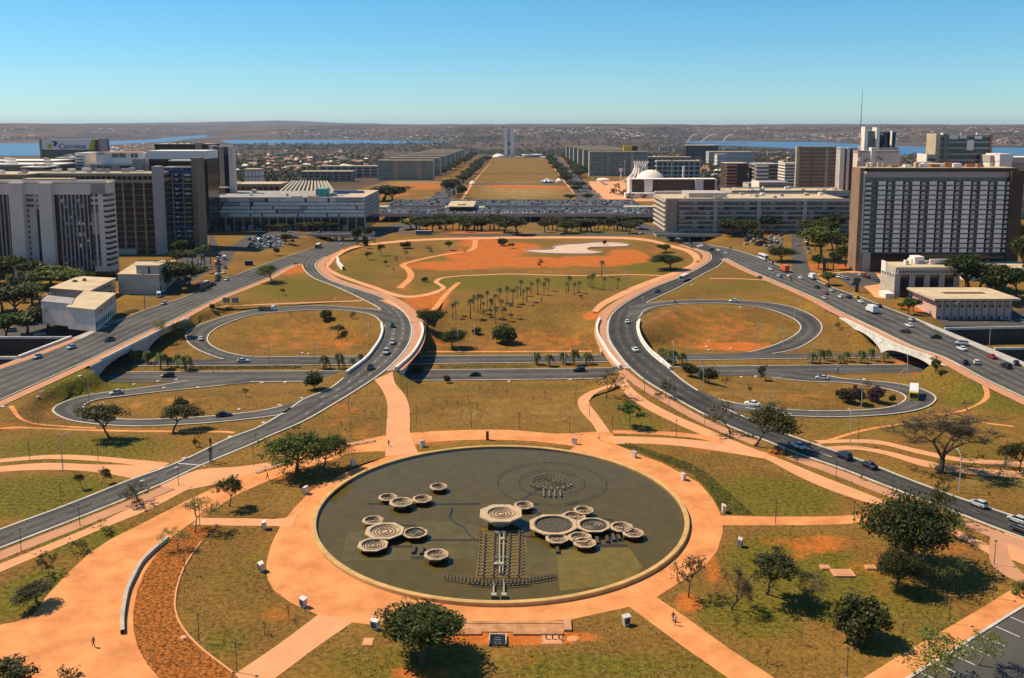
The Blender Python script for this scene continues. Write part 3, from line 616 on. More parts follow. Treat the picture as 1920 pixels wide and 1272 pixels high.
# lens-shaped lawns inside the paving
area([(274,963),(313,941),(365,918),(393,918),(347,939),(299,963)], 'ground', .062, 'lawn')
area([(725,852),(721,858),(650,875),(600,893),(575,905),(560,918),(545,940),(620,900),(660,880)], 'ground', .04, 'lawn')
area([(722,847),(710,846),(650,850),(625,865),(570,885),(540,900),(500,905),(441,931),(400,958),(385,970),(535,971),(552,951),(591,911),(616,903),(653,881),(684,868),(721,857)], 'ground', .052, 'lawn')
area([(786,845),(779,837),(857,829),(960,828.5),(1035,834),(1074,839),(1067,843),(1000,837),(940,837),(865,839)], 'ground', .056, 'lawn')
# car park at lower right
area([(1990,1104),(1920,1142),(1836,1193),(1770,1234),(1700,1282),(1690,1310),(1990,1310)], 'asphalt', .02, 'car_park')
pl = wpl([(1990,1096),(1920,1134),(1836,1186),(1770,1228),(1697,1273),(1660,1298)], .03); b = MB(); kerb_strip(pl, .5, .16, b); tag(b.build('kerb', 'kerb'), kind='structure')
for i in range(7):
    p = Vector((1895-i*28, 1157+i*17.5)); painted([(p.x, p.y), (p.x+45, p.y+20)], .22, 'paint_white', .05)
# sand pool far out on the lawn
SP = [(983,469),(1030,468),(1040,461.5),(1061,458.5),(1090,457),(1111,455),(1149,455),(1179,459),(1174,463),(1136,464),(1108,465),(1103,469),(1131,474),(1116,476.6),(1061,477),(1010,475)]
area(SP, 'sand', .06, 'sand_basin', True)
pl = catmull([PZ(x, y, 0) for x, y in SP], True, 2); pl.append(pl[0]); b = MB(); kerb_strip(pl, -.9, .5, b); o = b.build('basin_rim', 'roof_grey'); tag(o, 'low dark rim around the pale dry basin on the red earth', 'basin rim')
# side streets and far streets
def far_area(pts, m, dz=.1, name='street', sub=False):
    P = [G(x, y) for x, y in pts]; b = MB(); b.add([(p.x, p.y, p.z+dz) for p in P], [tuple(range(len(P)))]); o = b.build(name, m); tag(o, kind='structure')
    if o.data.polygons[0].normal.z < 0: o.data.flip_normals()
def far_strip(a, b_, m, dz=.12, name='street', n=30):
    A = resample(catmull([G(x, y) for x, y in a], False, 8), n); B = resample(catmull([G(x, y) for x, y in b_], False, 8), n); b = MB()
    rows = [[p.lerp(q, t) for p, q in zip(A, B)] for t in (0, .25, .5, .75, 1)]
    for r in rows:
        for p in r: p.z = GZat(p.x, p.y)+dz
    for r0, r1 in zip(rows, rows[1:]): ribbon(r1, r0, b)
    o = b.build(name, m); tag(o, kind='structure')
    if o.data.polygons[0].normal.z < 0: o.data.flip_normals()
far_area([(395,536),(408,505),(412,480),(392,462),(392,440),(440,436),(520,434),(560,437),(470,440),(470,458),(445,468),(436,480),(436,521)], 'asphalt', .03)
far_area([(440,470),(470,457),(480,440),(565,438),(568,447),(545,457),(520,466),(500,468)], 'asphalt', .05, 'car_park')
far_strip([(1484,433),(1484,470),(1486,512)], [(1502,433),(1508,470),(1524,522)], 'asphalt', .04)
far_strip([(1480,431),(1590,430)], [(1480,436),(1600,436)], 'asphalt', .06)
far_area([(1395,432),(1480,428),(1482,468),(1452,466),(1425,462)], 'asphalt', .03, 'car_park')
far_area([(1524,515),(1600,508),(1660,515),(1655,560),(1610,552),(1545,527)], 'path_tan', .02, 'forecourt'); far_area([(1560,514),(1640,510),(1655,532),(1600,540)], 'asphalt', .05, 'car_park')
far_area([(1770,612),(1757,598),(1990,596),(1990,612)], 'asphalt', .03, 'street'); far_area([(1700,598),(1720,585),(1990,580),(1990,600),(1780,604)], 'asphalt', .03, 'car_park')
far_area([(0,620),(60,600),(100,612),(150,612),(160,628),(60,632),(0,632),(-80,632),(-80,620)], 'asphalt', .03, 'car_park')
far_area([(215,545),(330,520),(345,470),(390,470),(400,500),(395,535),(300,560)], 'asphalt', .02, 'car_park')
far_strip([(740,438.5),(860,438.5),(1000,438),(1150,437.5),(1205,437)], [(715,443),(860,443),(1000,442.5),(1150,442),(1222,441.5)], 'asphalt', .07, n=80); far_strip([(1352,434.5),(1480,431)], [(1352,439),(1480,435)], 'asphalt', .07); far_strip([(450,434.5),(576,437)], [(450,438),(576,441)], 'asphalt', .09)
far_strip([(690,436),(745,420),(790,414)], [(745,436),(795,424),(805,416)], 'asphalt', .09); far_strip([(1195,436),(1180,420),(1160,414)], [(1256,436),(1225,425),(1190,414)], 'asphalt', .09)
# the two avenues of the mall and the walks beside them
far_strip([(795,379),(840,350),(875,325),(908,302),(930,285)], [(838,379),(862,350),(885,326),(913,303),(934,286)], 'asphalt', .3, n=60)
far_strip([(1085,379),(1064,340),(1046,312),(1036,296)], [(1140,379),(1095,340),(1064,312),(1047,296)], 'asphalt', .3, n=60)
far_strip([(862,378),(880,350),(906,320),(922,303)], [(868,378),(884,350),(908,320),(923,303)], 'path_tan', .3); far_strip([(1083,372),(1060,345),(1040,318),(1029,303)], [(1088,372),(1063,345),(1042,318),(1030,303)], 'path_tan', .3)
far_area([(1112,369),(1104,341),(1180,340),(1186,352),(1230,372),(1240,378),(1145,379)], 'path_tan', .3, 'plaza'); far_area([(1095,338),(1090,322),(1180,322),(1180,338)], 'ground', .35, 'lawn')
for y0, y1 in ((344.5, 346.3), (325.5, 326.6), (376, 378)): far_strip([(872,y0),(1080,y0)], [(872,y1),(1080,y1)], 'asphalt', .25)
# ================================================================== bridges over the sunken cross street
def z_arch(y):
    for c, h in ((361.0, 19.0), (324.0, 18.5)):
        t = (y-c)/h
        if abs(t) < 1: return -7.0+5.4*math.sqrt(1-t*t)
    return -7.0
def fascia(pl, w, parent, m, top=.0):
    """side wall of a bridge with two arches, along plan polyline pl, thickness w to its left"""
    q = side(pl, w); b = MB(); n = len(pl)
    zb = [z_arch(p.y) for p in pl]
    vs = [(p.x, p.y, top) for p in pl]+[(p.x, p.y, z) for p, z in zip(pl, zb)]+[(p.x, p.y, top) for p in q]+[(p.x, p.y, z) for p, z in zip(q, zb)]
    fs = []
    for i in range(n-1):
        fs += [(i, n+i, n+i+1, i+1), (2*n+i, 2*n+i+1, 3*n+i+1, 3*n+i), (i, i+1, 2*n+i+1, 2*n+i), (n+i, 3*n+i, 3*n+i+1, n+i+1)]
    fs += [(0, 2*n, 3*n, n), (n-1, 2*n-1, 4*n-1, 3*n-1)]
    b.add(vs, fs); return b.build('arch_wall', m, parent)
def parapet(pl, w, h, parent, m, name='parapet'):
    b = MB(); kerb_strip(pl, w, h, b, -.3); q = side(pl, w)
    for P, Q in ((pl[0], q[0]), (pl[-1], q[-1])):
        b.add([(P.x, P.y, P.z-.3), (P.x, P.y, P.z+h), (Q.x, Q.y, Q.z+h), (Q.x, Q.y, Q.z-.3)], [(0, 1, 2, 3)])
    return b.build(name, m, parent)
def clipY(pl, a, b_):
    return [p for p in resample(pl, 220) if a <= p.y <= b_]
def deck(lo, hi, parent, m='bridge_grey', z0=-1.3, z1=-.06):
    lo = sorted(lo, key=lambda p: p.y); hi = sorted(hi, key=lambda p: p.y)
    n = 24; lo0 = resample(lo, n); hi0 = resample(hi, n); b = MB(); lo = [p.lerp(q, .3/(q-p).length) for p, q in zip(lo0, hi0)]; hi = [q.lerp(p, .3/(q-p).length) for p, q in zip(lo0, hi0)]
    vs = [(p.x, p.y, z1) for p in lo]+[(p.x, p.y, z1) for p in hi]+[(p.x, p.y, z0) for p in lo]+[(p.x, p.y, z0) for p in hi]; fs = []
    for i in range(n-1): fs += [(i, i+1, n+i+1, n+i), (2*n+i, 3*n+i, 3*n+i+1, 2*n+i+1), (i, 2*n+i, 2*n+i+1, i+1), (n+i, n+i+1, 3*n+i+1, 3*n+i)]
    b.add(vs, fs); return b.build('deck', m, parent)
def pier(lo, hi, parent, yc=342.6):
    a = min(lo, key=lambda p: abs(p.y-yc)); c = min(hi, key=lambda p: abs(p.y-yc)); x0, x1 = sorted((a.x, c.x))
    b = MB(); b.box(x0+.8, x1-.8, yc-.5, yc+.5, -7, -1.2); b.build('pier', 'bridge_grey', parent)
CP = {}
CP['clr'] = wpl([(787,606),(791,621),(786,641),(769,668),(740,694)], 0.); CP['cll'] = wpl([(716.5,609),(719,620),(715,637),(704,655),(688,675),(652,702)], 0.)
CP['crl'] = wpl([(1126,600),(1121,616),(1123.5,631),(1133.6,648),(1146,668),(1165,690)], 0.); CP['crr'] = wpl([(1197,602),(1195,620),(1202,640),(1217,660),(1236,676),(1255,693)], 0.)
br1 = thing('road_bridge', 'curved grey bridge whose shaded side faces the round-crowned trees', 'bridge', (0, 0, 0))
br2 = thing('road_bridge', 'curved bridge with bright white sunlit arch wall beside the palm row', 'bridge', (0, 0, 0))
for br, l_, r_, mm in ((br1, 'cll', 'clr', 'bridge_white'), (br2, 'crl', 'crr', 'bridge_white')):
    A, B = CP[l_], CP[r_]
    deck(A, B, br); pier(A, B, br)
    fascia(resample(A, 60), .5, br, 'bridge_white'); fascia(resample(B, 60), -.5, br, 'bridge_white')
    parapet(A, -.8, 1.0, br, 'bridge_white'); parapet(B, .8, 1.0, br, 'bridge_white')
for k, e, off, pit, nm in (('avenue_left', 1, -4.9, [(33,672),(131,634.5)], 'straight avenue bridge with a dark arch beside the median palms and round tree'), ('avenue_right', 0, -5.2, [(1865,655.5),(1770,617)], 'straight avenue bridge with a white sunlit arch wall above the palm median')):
    br = thing('road_bridge', nm, 'bridge', (0, 0, 0))
    lo = clipY(side(RDW[k][e], off), YB0-1, YB1+1)
    p, q = PZ(*pit[0]), PZ(*pit[1]); d = (q-p)/(q.y-p.y)
    hi = [p+d*(YB0-1-p.y), p+d*(YB1+1-p.y)]
    deck(lo, hi, br); pier(lo, hi, br)
    sgn = 1 if k == 'avenue_left' else 1
    lo2 = sorted(lo, key=lambda p: p.y)
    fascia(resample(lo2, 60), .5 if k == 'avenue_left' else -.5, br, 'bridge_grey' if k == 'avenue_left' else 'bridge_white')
    top = [p+Vector((0, 0, 0)) for p in lo2 if 308 < p.y < 379]
    parapet(top, .35 if k == 'avenue_left' else -.35, .75, br, 'bridge_white', 'railing')
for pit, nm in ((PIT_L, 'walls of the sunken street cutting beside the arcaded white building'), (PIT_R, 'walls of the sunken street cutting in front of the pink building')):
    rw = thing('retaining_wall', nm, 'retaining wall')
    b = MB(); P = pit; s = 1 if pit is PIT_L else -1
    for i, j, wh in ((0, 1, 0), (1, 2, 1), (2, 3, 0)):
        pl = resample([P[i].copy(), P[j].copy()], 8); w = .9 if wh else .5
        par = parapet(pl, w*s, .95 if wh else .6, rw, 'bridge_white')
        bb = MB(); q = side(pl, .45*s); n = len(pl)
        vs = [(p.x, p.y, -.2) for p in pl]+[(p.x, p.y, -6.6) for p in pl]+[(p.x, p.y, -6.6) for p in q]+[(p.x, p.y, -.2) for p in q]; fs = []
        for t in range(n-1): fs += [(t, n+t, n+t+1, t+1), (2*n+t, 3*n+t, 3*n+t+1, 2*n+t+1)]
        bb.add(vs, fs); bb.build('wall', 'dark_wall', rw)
# the two overpasses of the cross boulevard beyond the lawns
def overpass(x0, x1, yl, label, px0, px1):
    a, c = PZ(x0, yl), PZ(x1, yl); o = thing('overpass', label, 'overpass', ((a.x+c.x)/2, a.y, 0))
    bpart(o, 'deck', 'concrete', a.x, c.x, a.y-7, a.y+9, -.9, .3); bpart(o, 'roadway', 'asphalt', a.x, c.x, a.y-6.5, a.y+8.5, .3, .34); bpart(o, 'railing', 'concrete', a.x, c.x, a.y-7.2, a.y-6.9, .3, 1.1); bpart(o, 'railing', 'concrete', a.x, c.x, a.y+8.9, a.y+9.2, .3, 1.1)
    for t in (.32, .42, .52, .74): 
        x = a.x+(c.x-a.x)*t; bpart(o, 'column', 'concrete', x-.5, x+.5, a.y-4, a.y-3, -7.5, -.9); bpart(o, 'column', 'concrete', x-.5, x+.5, a.y+4, a.y+5, -7.5, -.9)
overpass(578, 700, 440, 'long flat concrete overpass beside the white shopping block', 0, 0)
overpass(1228, 1350, 440, 'long flat concrete overpass beside the beige slab with louvres', 0, 0)
# ================================================================== fountain
FC = Vector((-2.3, 184.3, 0)); FR = 38.7
ft = thing('fountain', 'large round fountain basin with tan rim and dark olive water', 'fountain', FC)
b = MB(); b.lathe([(FR-1.0, .05), (FR-1.0, .68), (FR-.9, .78), (FR-.1, .78), (FR, .68), (FR, 0)], 128); b.build('rim_wall', mat('rim', (0.50, 0.30, 0.11), .85, .22, .4), ft)
def floor_mat():
    m = bpy.data.materials.new('pool_floor'); m.use_nodes = True; MATS['pool_floor'] = m; n = m.node_tree.nodes; l = m.node_tree.links; b = n['Principled BSDF']; b.inputs['Roughness'].default_value = .9
    g = n.new('ShaderNodeNewGeometry'); t = n.new('ShaderNodeTexNoise'); t.inputs['Scale'].default_value = .35; t.inputs['Detail'].default_value = 8; t.inputs['Roughness'].default_value = .7; l.new(g.outputs['Position'], t.inputs[0])
    r = n.new('ShaderNodeValToRGB'); r.color_ramp.elements[0].position = .3; r.color_ramp.elements[0].color = (.10, .076, .018, 1); r.color_ramp.elements[1].position = .72; r.color_ramp.elements[1].color = (.165, .12, .03, 1)
    l.new(t.outputs[0], r.inputs[0]); l.new(r.outputs[0], b.inputs['Base Color'])
    m2 = mat('algae', (.25, .185, .048), .9, .25, .5); mat('pool_slab', (.17, .135, .055), .9, .25, .3)
floor_mat()
b = MB(); b.add([(math.cos(2*math.pi*i/96)*(FR-.9), math.sin(2*math.pi*i/96)*(FR-.9), .07) for i in range(96)], [tuple(range(96))]); b.build('pool_floor', 'pool_floor', ft)
def wmat():
    m = bpy.data.materials.new('fountain_water'); m.use_nodes = True; MATS['fountain_water'] = m; n = m.node_tree.nodes; l = m.node_tree.links; n.remove(n['Principled BSDF'])
    tr = n.new('ShaderNodeBsdfTransparent'); tr.inputs[0].default_value = (.78, .76, .58, 1); gl = n.new('ShaderNodeBsdfGlossy'); gl.inputs['Roughness'].default_value = .06
    fr = n.new('ShaderNodeFresnel'); fr.inputs[0].default_value = 1.33; mx = n.new('ShaderNodeMixShader')
    g = n.new('ShaderNodeNewGeometry'); t = n.new('ShaderNodeTexNoise'); t.inputs['Scale'].default_value = 1.6; t.inputs['Detail'].default_value = 3; l.new(g.outputs['Position'], t.inputs[0])
    bp = n.new('ShaderNodeBump'); bp.inputs['Strength'].default_value = .25; bp.inputs['Distance'].default_value = .05; l.new(t.outputs[0], bp.inputs['Height'])
    l.new(bp.outputs[0], gl.inputs['Normal']); l.new(bp.outputs[0], fr.inputs['Normal'])
    l.new(fr.outputs[0], mx.inputs[0]); l.new(tr.outputs[0], mx.inputs[1]); l.new(gl.outputs[0], mx.inputs[2]); l.new(mx.outputs[0], n['Material Output'].inputs[0])
wmat()
b = MB(); b.add([(math.cos(2*math.pi*i/96)*(FR-.95), math.sin(2*math.pi*i/96)*(FR-.95), .5) for i in range(96)], [tuple(range(96))]); b.build('water', 'fountain_water', ft)
def pool_rect(pts, m, z, name='floor_patch'):
    b = MB(); P = [PZ(x, y, z)-FC for x, y in pts]; b.add([(p.x, p.y, z) for p in P], [tuple(range(len(P)))]); o = b.build(name, m, ft)
    if o.data.polygons[0].normal.z < 0: o.data.flip_normals()
pool_rect([(901,990),(986,990),(992,1083),(891,1083)], 'algae', .085)
pool_rect([(1042,1032),(1180,1026),(1205,1065),(1180,1094),(1050,1108)], 'algae', .09)
pool_rect([(983,1036),(1042,1030),(1048,1078),(980,1078)], 'pool_slab', .10)
pool_rect([(640,1052),(890,1048),(900,985),(800,976),(650,1000)], 'pool_slab', .082)
mat('pipe_dark', (.075, .055, .04), .7, .3, 2.); mat('pipe_ring', (.11, .085, .045), .85, .3, 2.); mat('pipe_mid', (.20, .15, .10), .7, .3, 2.); mat('pipe_light', (.15, .115, .075), .8, .25, 2.); mat('pipe_pale', (.30, .27, .20), .8, .2, 2.); mat('hose_blue', (.02, .06, .22), .6, .2, 2.)
def ptube(pts, r, m, name='pipe', z=.55, n=5):
    b = MB(); P = [PZ(x, y, z)-FC+Vector((0, 0, 0)) for x, y in pts]; b.tube([(p.x, p.y, z) for p in P], [r]*len(P), n); b.build(name, m, ft)
for pts in ([(690,944),(755,946),(900,944)], [(990,944),(1010,945)], [(795,1012),(905,1012)], [(975,1005),(1030,1006)], [(735,1024),(780,1024)]): ptube(pts, .12, 'pipe_light', 'pipe', .3)
ptube([(848,952),(842,970),(852,980),(870,988),(876,1000),(890,1010)], .10, 'hose_blue', 'hose', .3)
ptube([(1012,915),(975,938)], .10, 'pipe_light', 'pipe', .3)
# nozzle racks in front of the raised bowl
for xl in (918, 965):
    b = MB(); p0 = PZ(xl, 998, .5)-FC; p1 = PZ(xl-4, 1080, .5)-FC; L = p1-p0
    for dx in (-.9, .9): b.tube([p0+Vector((dx, 0, 0)), p1+Vector((dx, 0, 0))], [.14, .14], 5)
    for i in range(15):
        c = p0+L*(i/14)
        b.tube([c+Vector((-1.8, 0, .1)), c+Vector((1.8, 0, .1))], [.13, .13], 5)
        for dx in (-1.7, -.9, .9, 1.7): b.tube([c+Vector((dx, 0, 0)), c+Vector((dx, 0, .42))], [.15, .10], 5)
    tag(b.build('nozzle_rack', 'pipe_mid', ft), kind='stuff')
b = MB()
for (x0, y0, x1, y1) in ((937,1000,937,1075),(945,1000,943,1075),(930,1020,952,1020),(928,1045,955,1045),(926,1088,926,1120),(945,1088,945,1120)):
    b.tube([PZ(x0, y0, .5)-FC, PZ(x1, y1, .5)-FC], [.16, .16], 6)
b.build('pipe_run', 'pipe_pale', ft)
for x, y in ((942,1013),(941,1060),(933,1000),(944,1000),(926,1118),(945,1118),(931,1060)):
    c = PZ(x, y, .4); o = bpart(ft, 'junction_box', 'pipe_pale', c.x-.45, c.x+.45, c.y-.5, c.y+.5, .1, .8)
b = MB(); bow = catmull([PZ(x, y, .55)-FC for x, y in [(834,1082),(880,1088),(939,1091),(995,1087),(1040,1079)]], False, .6)
for off in (-.55, .25): b.tube([p+Vector((0, off, 0)) for p in bow], [.13]*len(bow), 5)
for p in bow[::1]:
    for off in (-.55, .25): b.tube([p+Vector((0, off, 0)), p+Vector((0, off, .45))], [.15, .08], 5)
tag(b.build('nozzle_arc', 'pipe_mid', ft), kind='stuff')
b = MB(); bow2 = catmull([PZ(x, y, .55)-FC for x, y in [(880,1094),(939,1098),(990,1094)]], False, .7)
for p in bow2: b.tube([p, p+Vector((0, 0, .6))], [.15, .08], 5)
b.tube(bow2, [.13]*len(bow2), 5); tag(b.build('nozzle_arc', 'pipe_mid', ft), kind='stuff')
# sunken ring of nozzles
rc = PZ(1033, 904, .5)-FC
b = MB()
for r, n in ((1.0, 8), (2.0, 16), (3.0, 24), (4.2, 32)):
    b.lathe([(r-.1, 0), (r, .15), (r+.1, 0)], 32, 0, 0, (rc.x, rc.y, .45))
    for i in range(n):
        a = 2*math.pi*i/n; p = rc+Vector((r*math.cos(a), r*math.sin(a), 0)); b.tube([p, p+Vector((0, 0, .3))], [.13, .09], 5)
tag(b.build('nozzle_ring', 'pipe_mid', ft), kind='stuff')
b = MB()
for i in range(9):
    a = math.pi*(1.12+.76*i/8); p = rc+Vector((5.4*math.cos(a)*.95, 3.4*math.sin(a)*1.1-.6, 0)); q = rc+Vector((4.4*math.cos(a), 3.0*math.sin(a)-.2, 0)); b.tube([q, p], [.2, .2], 5); b.tube([p, p+Vector((0, 0, .3))], [.16, .12], 5)
for i in range(4): b.tube([rc+Vector((-1.8+i*1.2, -4.6, .0)), rc+Vector((-1.8+i*1.2, -8.2, .0))], [.16, .16], 5)
tag(b.build('nozzle_fan', 'pipe_mid', ft), kind='stuff')
for r, nseg in ((7.4, 28), (12.2, 40)):
    b = MB()
    for i in range(nseg):
        a0 = 2*math.pi*(i+.12)/nseg; a1 = 2*math.pi*(i+.88)/nseg
        b.tube([rc+Vector((r*math.cos(a), r*math.sin(a), -.02)) for a in (a0, (a0+a1)/2, a1)], [.09]*3, 5)
    b.build('pipe_ring', 'pipe_ring', ft)
b = MB()
for (x, y, w) in ((1120,1013,0),(1138,1010,0),(1150,1008,0),(1160,1006,0),(1170,1004,0),(776,1030,0),(791,1032,0),(1045,1030,0)):
    c = PZ(x, y, .4)-FC; b.box(c.x-.3, c.x+.3, c.y-1.5, c.y+1.5, .1, .65)
for (x0, y0, x1, y1) in ((1118,1022,1176,1022),(1112,1008,1160,1008),(770,1045,797,1045),(1115,970,1150,975),(748,985,780,985),(990,960,1015,962),(1085,940,1060,945)): b.tube([PZ(x0, y0, .4)-FC, PZ(x1, y1, .4)-FC], [.13, .13], 5)
tag(b.build('pipe_run', 'pipe_dark', ft), kind='stuff')
# octagonal bowls
BOWLS = [(822,912,36),(727,932,37),(752,941,46),(791.5,935,39),(699,975,39),(721,995,70),(778,998.6,45),(699,1021,53),(818,1039,42),(939,962,80),(982,947,38),(1094,956,38),(1076,967.5,45),(1037,983,88),(1112,984,62),(1165,987.5,43),(1187,998.6,39),(1044,1009,41),(1087,1007,43),(1096,1017,41)]
BL = {9: 'largest raised octagonal fountain bowl standing at the head of the nozzle racks', 13: 'wide octagonal fountain bowl with dark sunken dish and dotted nozzles', 14: 'octagonal fountain bowl with dark dish and a single tall spout', 5: 'large octagonal fountain bowl with a crescent of nozzles, in a cluster of four', 6: 'octagonal fountain bowl with dark dish and spout, beside the crescent bowl', 0: 'small octagonal fountain bowl standing alone towards the far rim', 8: 'small octagonal fountain bowl standing alone near the long nozzle arc', 10: 'small octagonal fountain bowl next to the raised bowl', 2: 'octagonal fountain bowl in the middle of a row of three', 16: 'small octagonal fountain bowl ending the big cluster towards the rim', 1: 'small octagonal fountain bowl at the outer end of the row of three', 3: 'small octagonal fountain bowl of the row of three, on the side of the raised bowl', 4: 'small octagonal fountain bowl behind the large crescent bowl', 7: 'octagonal fountain bowl in front of the large crescent bowl', 11: 'small octagonal fountain bowl at the back of the big cluster, standing clear', 12: 'octagonal fountain bowl tucked behind the two widest dark dishes', 15: 'octagonal fountain bowl between the spout dish and the last small bowl', 17: 'small octagonal fountain bowl in front of the widest dark dish', 18: 'octagonal fountain bowl partly covered by a smaller one in front of it', 19: 'small octagonal fountain bowl overlapping another in front of the cluster'}
for i, (px, py, w) in enumerate(BOWLS):
    Rr = w/2/9.0*1.02; h = {9: 2.7, 13: 1.6, 14: 1.5, 5: 1.5}.get(i, 1.25+.25*(i % 3 == 2)-.2*(i % 4 == 1)); c = PZ(px, py, h)
    o = thing('fountain_bowl', BL[i], 'fountain bowl', (c.x, c.y, .1), 'octagonal bowls of the fountain')
    hh = h-.1; rin = Rr*(.62 if i == 9 else .74)
    b = MB(); b.lathe([(Rr*.42, 0), (Rr*.42, hh*.45), (Rr*.93, hh*.8), (Rr, hh*.86), (Rr, hh), (rin, hh)], 8, 0, math.pi/8); b.build('bowl', 'concrete_bowl', o)
    b = MB(); b.lathe([(rin*1.03, hh+.004), (rin*1.03, hh+.12), (rin*.95, hh+.12), (rin*.93, hh-.22), (.01, hh-.26)], 24); b.build('dish', 'pipe_dark' if i in (13, 14, 6) else mat('dish', (.42, .29, .19), .85, .3, 1.5), o)
    b = MB(); dz = hh-.24
    for f, n in ((.28, 8), (.52, 14), (.74, 20)):
        r = rin*f
        if i != 13: b.lathe([(r-.07, dz), (r, dz+.13), (r+.07, dz)], 20)
        for k in range(n if i == 13 or w > 50 else n//2):
            a = 2*math.pi*k/(n if i == 13 or w > 50 else n//2)+f; b.tube([(r*math.cos(a), r*math.sin(a), dz), (r*math.cos(a), r*math.sin(a), dz+.22)], [.10, .07], 5)
    if i in (6, 14): b.tube([(0, Rr*.3, dz), (0, Rr*.3, dz+1.3)], [.12, .08], 6)
    tag(b.build('nozzles', 'pipe_dark' if i not in (13, 14, 6) else 'pipe_pale', o), kind='stuff')
# ================================================================== plaza furniture
b = MB(); prof = [(-.8, 0, 1.9), (.8, 0, 1.9)]
b.add([(-.5,-.4,0),(.5,-.4,0),(.5,.4,0),(-.5,.4,0),(-.85,-.55,1.8),(.85,-.55,1.8),(.85,.45,2.05),(-.85,.45,2.05)], [(0,3,2,1),(4,5,6,7),(0,1,5,4),(1,2,6,5),(2,3,7,6),(3,0,4,7)]); plm = b.mesh('plinth_body', mat('plinth', (.58, .51, .45), .85, .2, 1.5))
b = MB(); b.box(-.5, .5, -.62, -.5, .5, 1.6); plg = b.mesh('plinth_lamp', 'metal_dark')
PL = [(792,838,'beside the tan bridge walk'),(1077,833,'at the fork towards the loop path'),(1189,858,'at the tip of the leafy hedge'),(1281,900,'beside the middle of the leafy hedge'),(1357,961,'where the side path leaves the ring'),(1387,1025,'standing out on the lawn beyond the ring'),(573,926,'on the lawn edge below the twin trees'),(496,992,'beside the short cross path'),(490,1071,'on the grey-green lawn edge of the ring'),(569,1138,'at the corner of the diagonal path'),(703,1180,'on the lawn by the pink slab'),(1174,1172,'on the lawn by the round hatch'),(662,874,'under the shade of the twin trees')]
for x, y, w in PL:
    c = PZ(x, y, .03); o = thing('floodlight_plinth', 'white flaring concrete floodlight plinth '+w, 'plinth', c, 'white plinths around the fountain', math.atan2(FC.y-c.y, FC.x-c.x)-math.pi/2)
    o.scale = (.84, .84, .84); add_obj('plinth_body', plm, o); add_obj('lamp_panel', plg, o)
def bench(px0, px1, label):
    a, c = PZ(*px0, .03), PZ(*px1, .03); d = c-a; L = d.length; o = thing('bench', label, 'bench', a, None, math.atan2(d.y, d.x))
    n = max(4, int(L/2.4))
    for i in range(n): b = MB(); b.box(i*L/n+.05, (i+1)*L/n-.05, -.25, .25, .38, .5); b.build('seat_slab', 'concrete', o)
    for i in range(n+1): b = MB(); x = min(i*L/n+.02, L-.3); b.box(x, x+.25, -.2, .2, 0, .38); b.build('leg', 'concrete', o)
bench((633,840), (704,828), 'long slatted concrete bench beside the tan bridge walk'); bench((480,888), (543,869), 'long slatted concrete bench beside the twin trees')
wl_ = wpl([(313,1012),(290,1031),(264,1056),(247,1086),(236,1110),(229,1142),(226,1165),(226,1190)], .03, False, 1.2); wb = thing('seating_wall', 'long curved pale seating wall between walkway and red soil bed', 'wall', wl_[0])
for i in range(0, len(wl_)-1, 3):
    seg = [p-wl_[0] for p in wl_[i:i+4]]
    if len(seg) > 1: b = MB(); q = side(seg, .55); n = len(seg); kerb_strip(seg, .6, .75, b); b.build('wall_block', 'concrete', wb)
def slab(px, py, w, d, label, m='path_tan', h=.35):
    c = PZ(px, py, .0); o = thing('concrete_slab', label, 'slab', c); bpart(o, 'slab', m, c.x-w/2, c.x+w/2, c.y-d/2, c.y+d/2, -.02, h); bpart(o, 'lid', 'path_red' if m == 'path_tan' else 'path_tan', c.x-w*.38, c.x+w*.38, c.y-d*.38, c.y+d*.38, h, h+.05)
slab(1580, 1077, 3.8, 2.6, 'large square concrete slab on the lawn by the big dark tree'); slab(1547, 1066, 1.7, 1.5, 'small pale slab nearer the dry patch beside the large slab'); slab(1632, 1066, 1.8, 1.5, 'small pale slab between the large slab and the dark tree')
slab(690, 1205, 1.7, 2.2, 'pink slab on the lawn by the dense round tree', 'path_red', .15); slab(1035, 1201, 3.2, 2.6, 'flat slab carrying three little dark posts', 'path_red', .1)
c = PZ(1075, 1199); o = thing('round_hatch', 'round orange hatch cover on the lawn', 'hatch', c); b = MB(); b.lathe([(.85, 0), (.85, .18), (.7, .22), (.01, .22)], 20); b.build('cover', 'path_orange', o); b = MB(); b.lathe([(1.0, 0), (1.0, .08), (.85, .08)], 20); b.build('collar', 'path_tan', o)
c = PZ(344, 1196); o = thing('round_hatch', 'round tan hatch cover on the red soil bed', 'hatch', c); b = MB(); b.lathe([(.45, .05), (.45, .16), (.01, .18)], 16); b.build('cover', 'path_tan', o); b = MB(); b.lathe([(.55, .05), (.55, .1), (.45, .1)], 16); b.build('collar', 'concrete', o)
for i in range(3):
    c = PZ(1024+i*12, 1200); o = thing('low_post', 'little dark post on the flat slab by the round hatch', 'post', (c.x, c.y, .1), 'three posts on the slab'); b = MB(); b.tube([(0, 0, 0), (0, 0, .7)], [.12, .1], 6); b.build('post', 'metal_dark', o); b = MB(); b.box(-.2, .2, -.12, .12, .7, .82); b.build('cap', 'metal_dark', o)
st = PZ(933, 1212); o = thing('stair_hatch', 'dark square stair opening with railings in the orange earth', 'stair opening', st)
bpart(o, 'pit', mat('opening_shade', (.008, .008, .009), .9, .1), st.x-1.2, st.x+1.2, st.y, st.y+2.6, .0, .12)  # solid near-black block; darkness of the stair opening put into its colour
for x in (-1.3, 1.3): bpart(o, 'side_wall', 'concrete', st.x+x-.1, st.x+x+.1, st.y-.1, st.y+2.7, 0, .45)
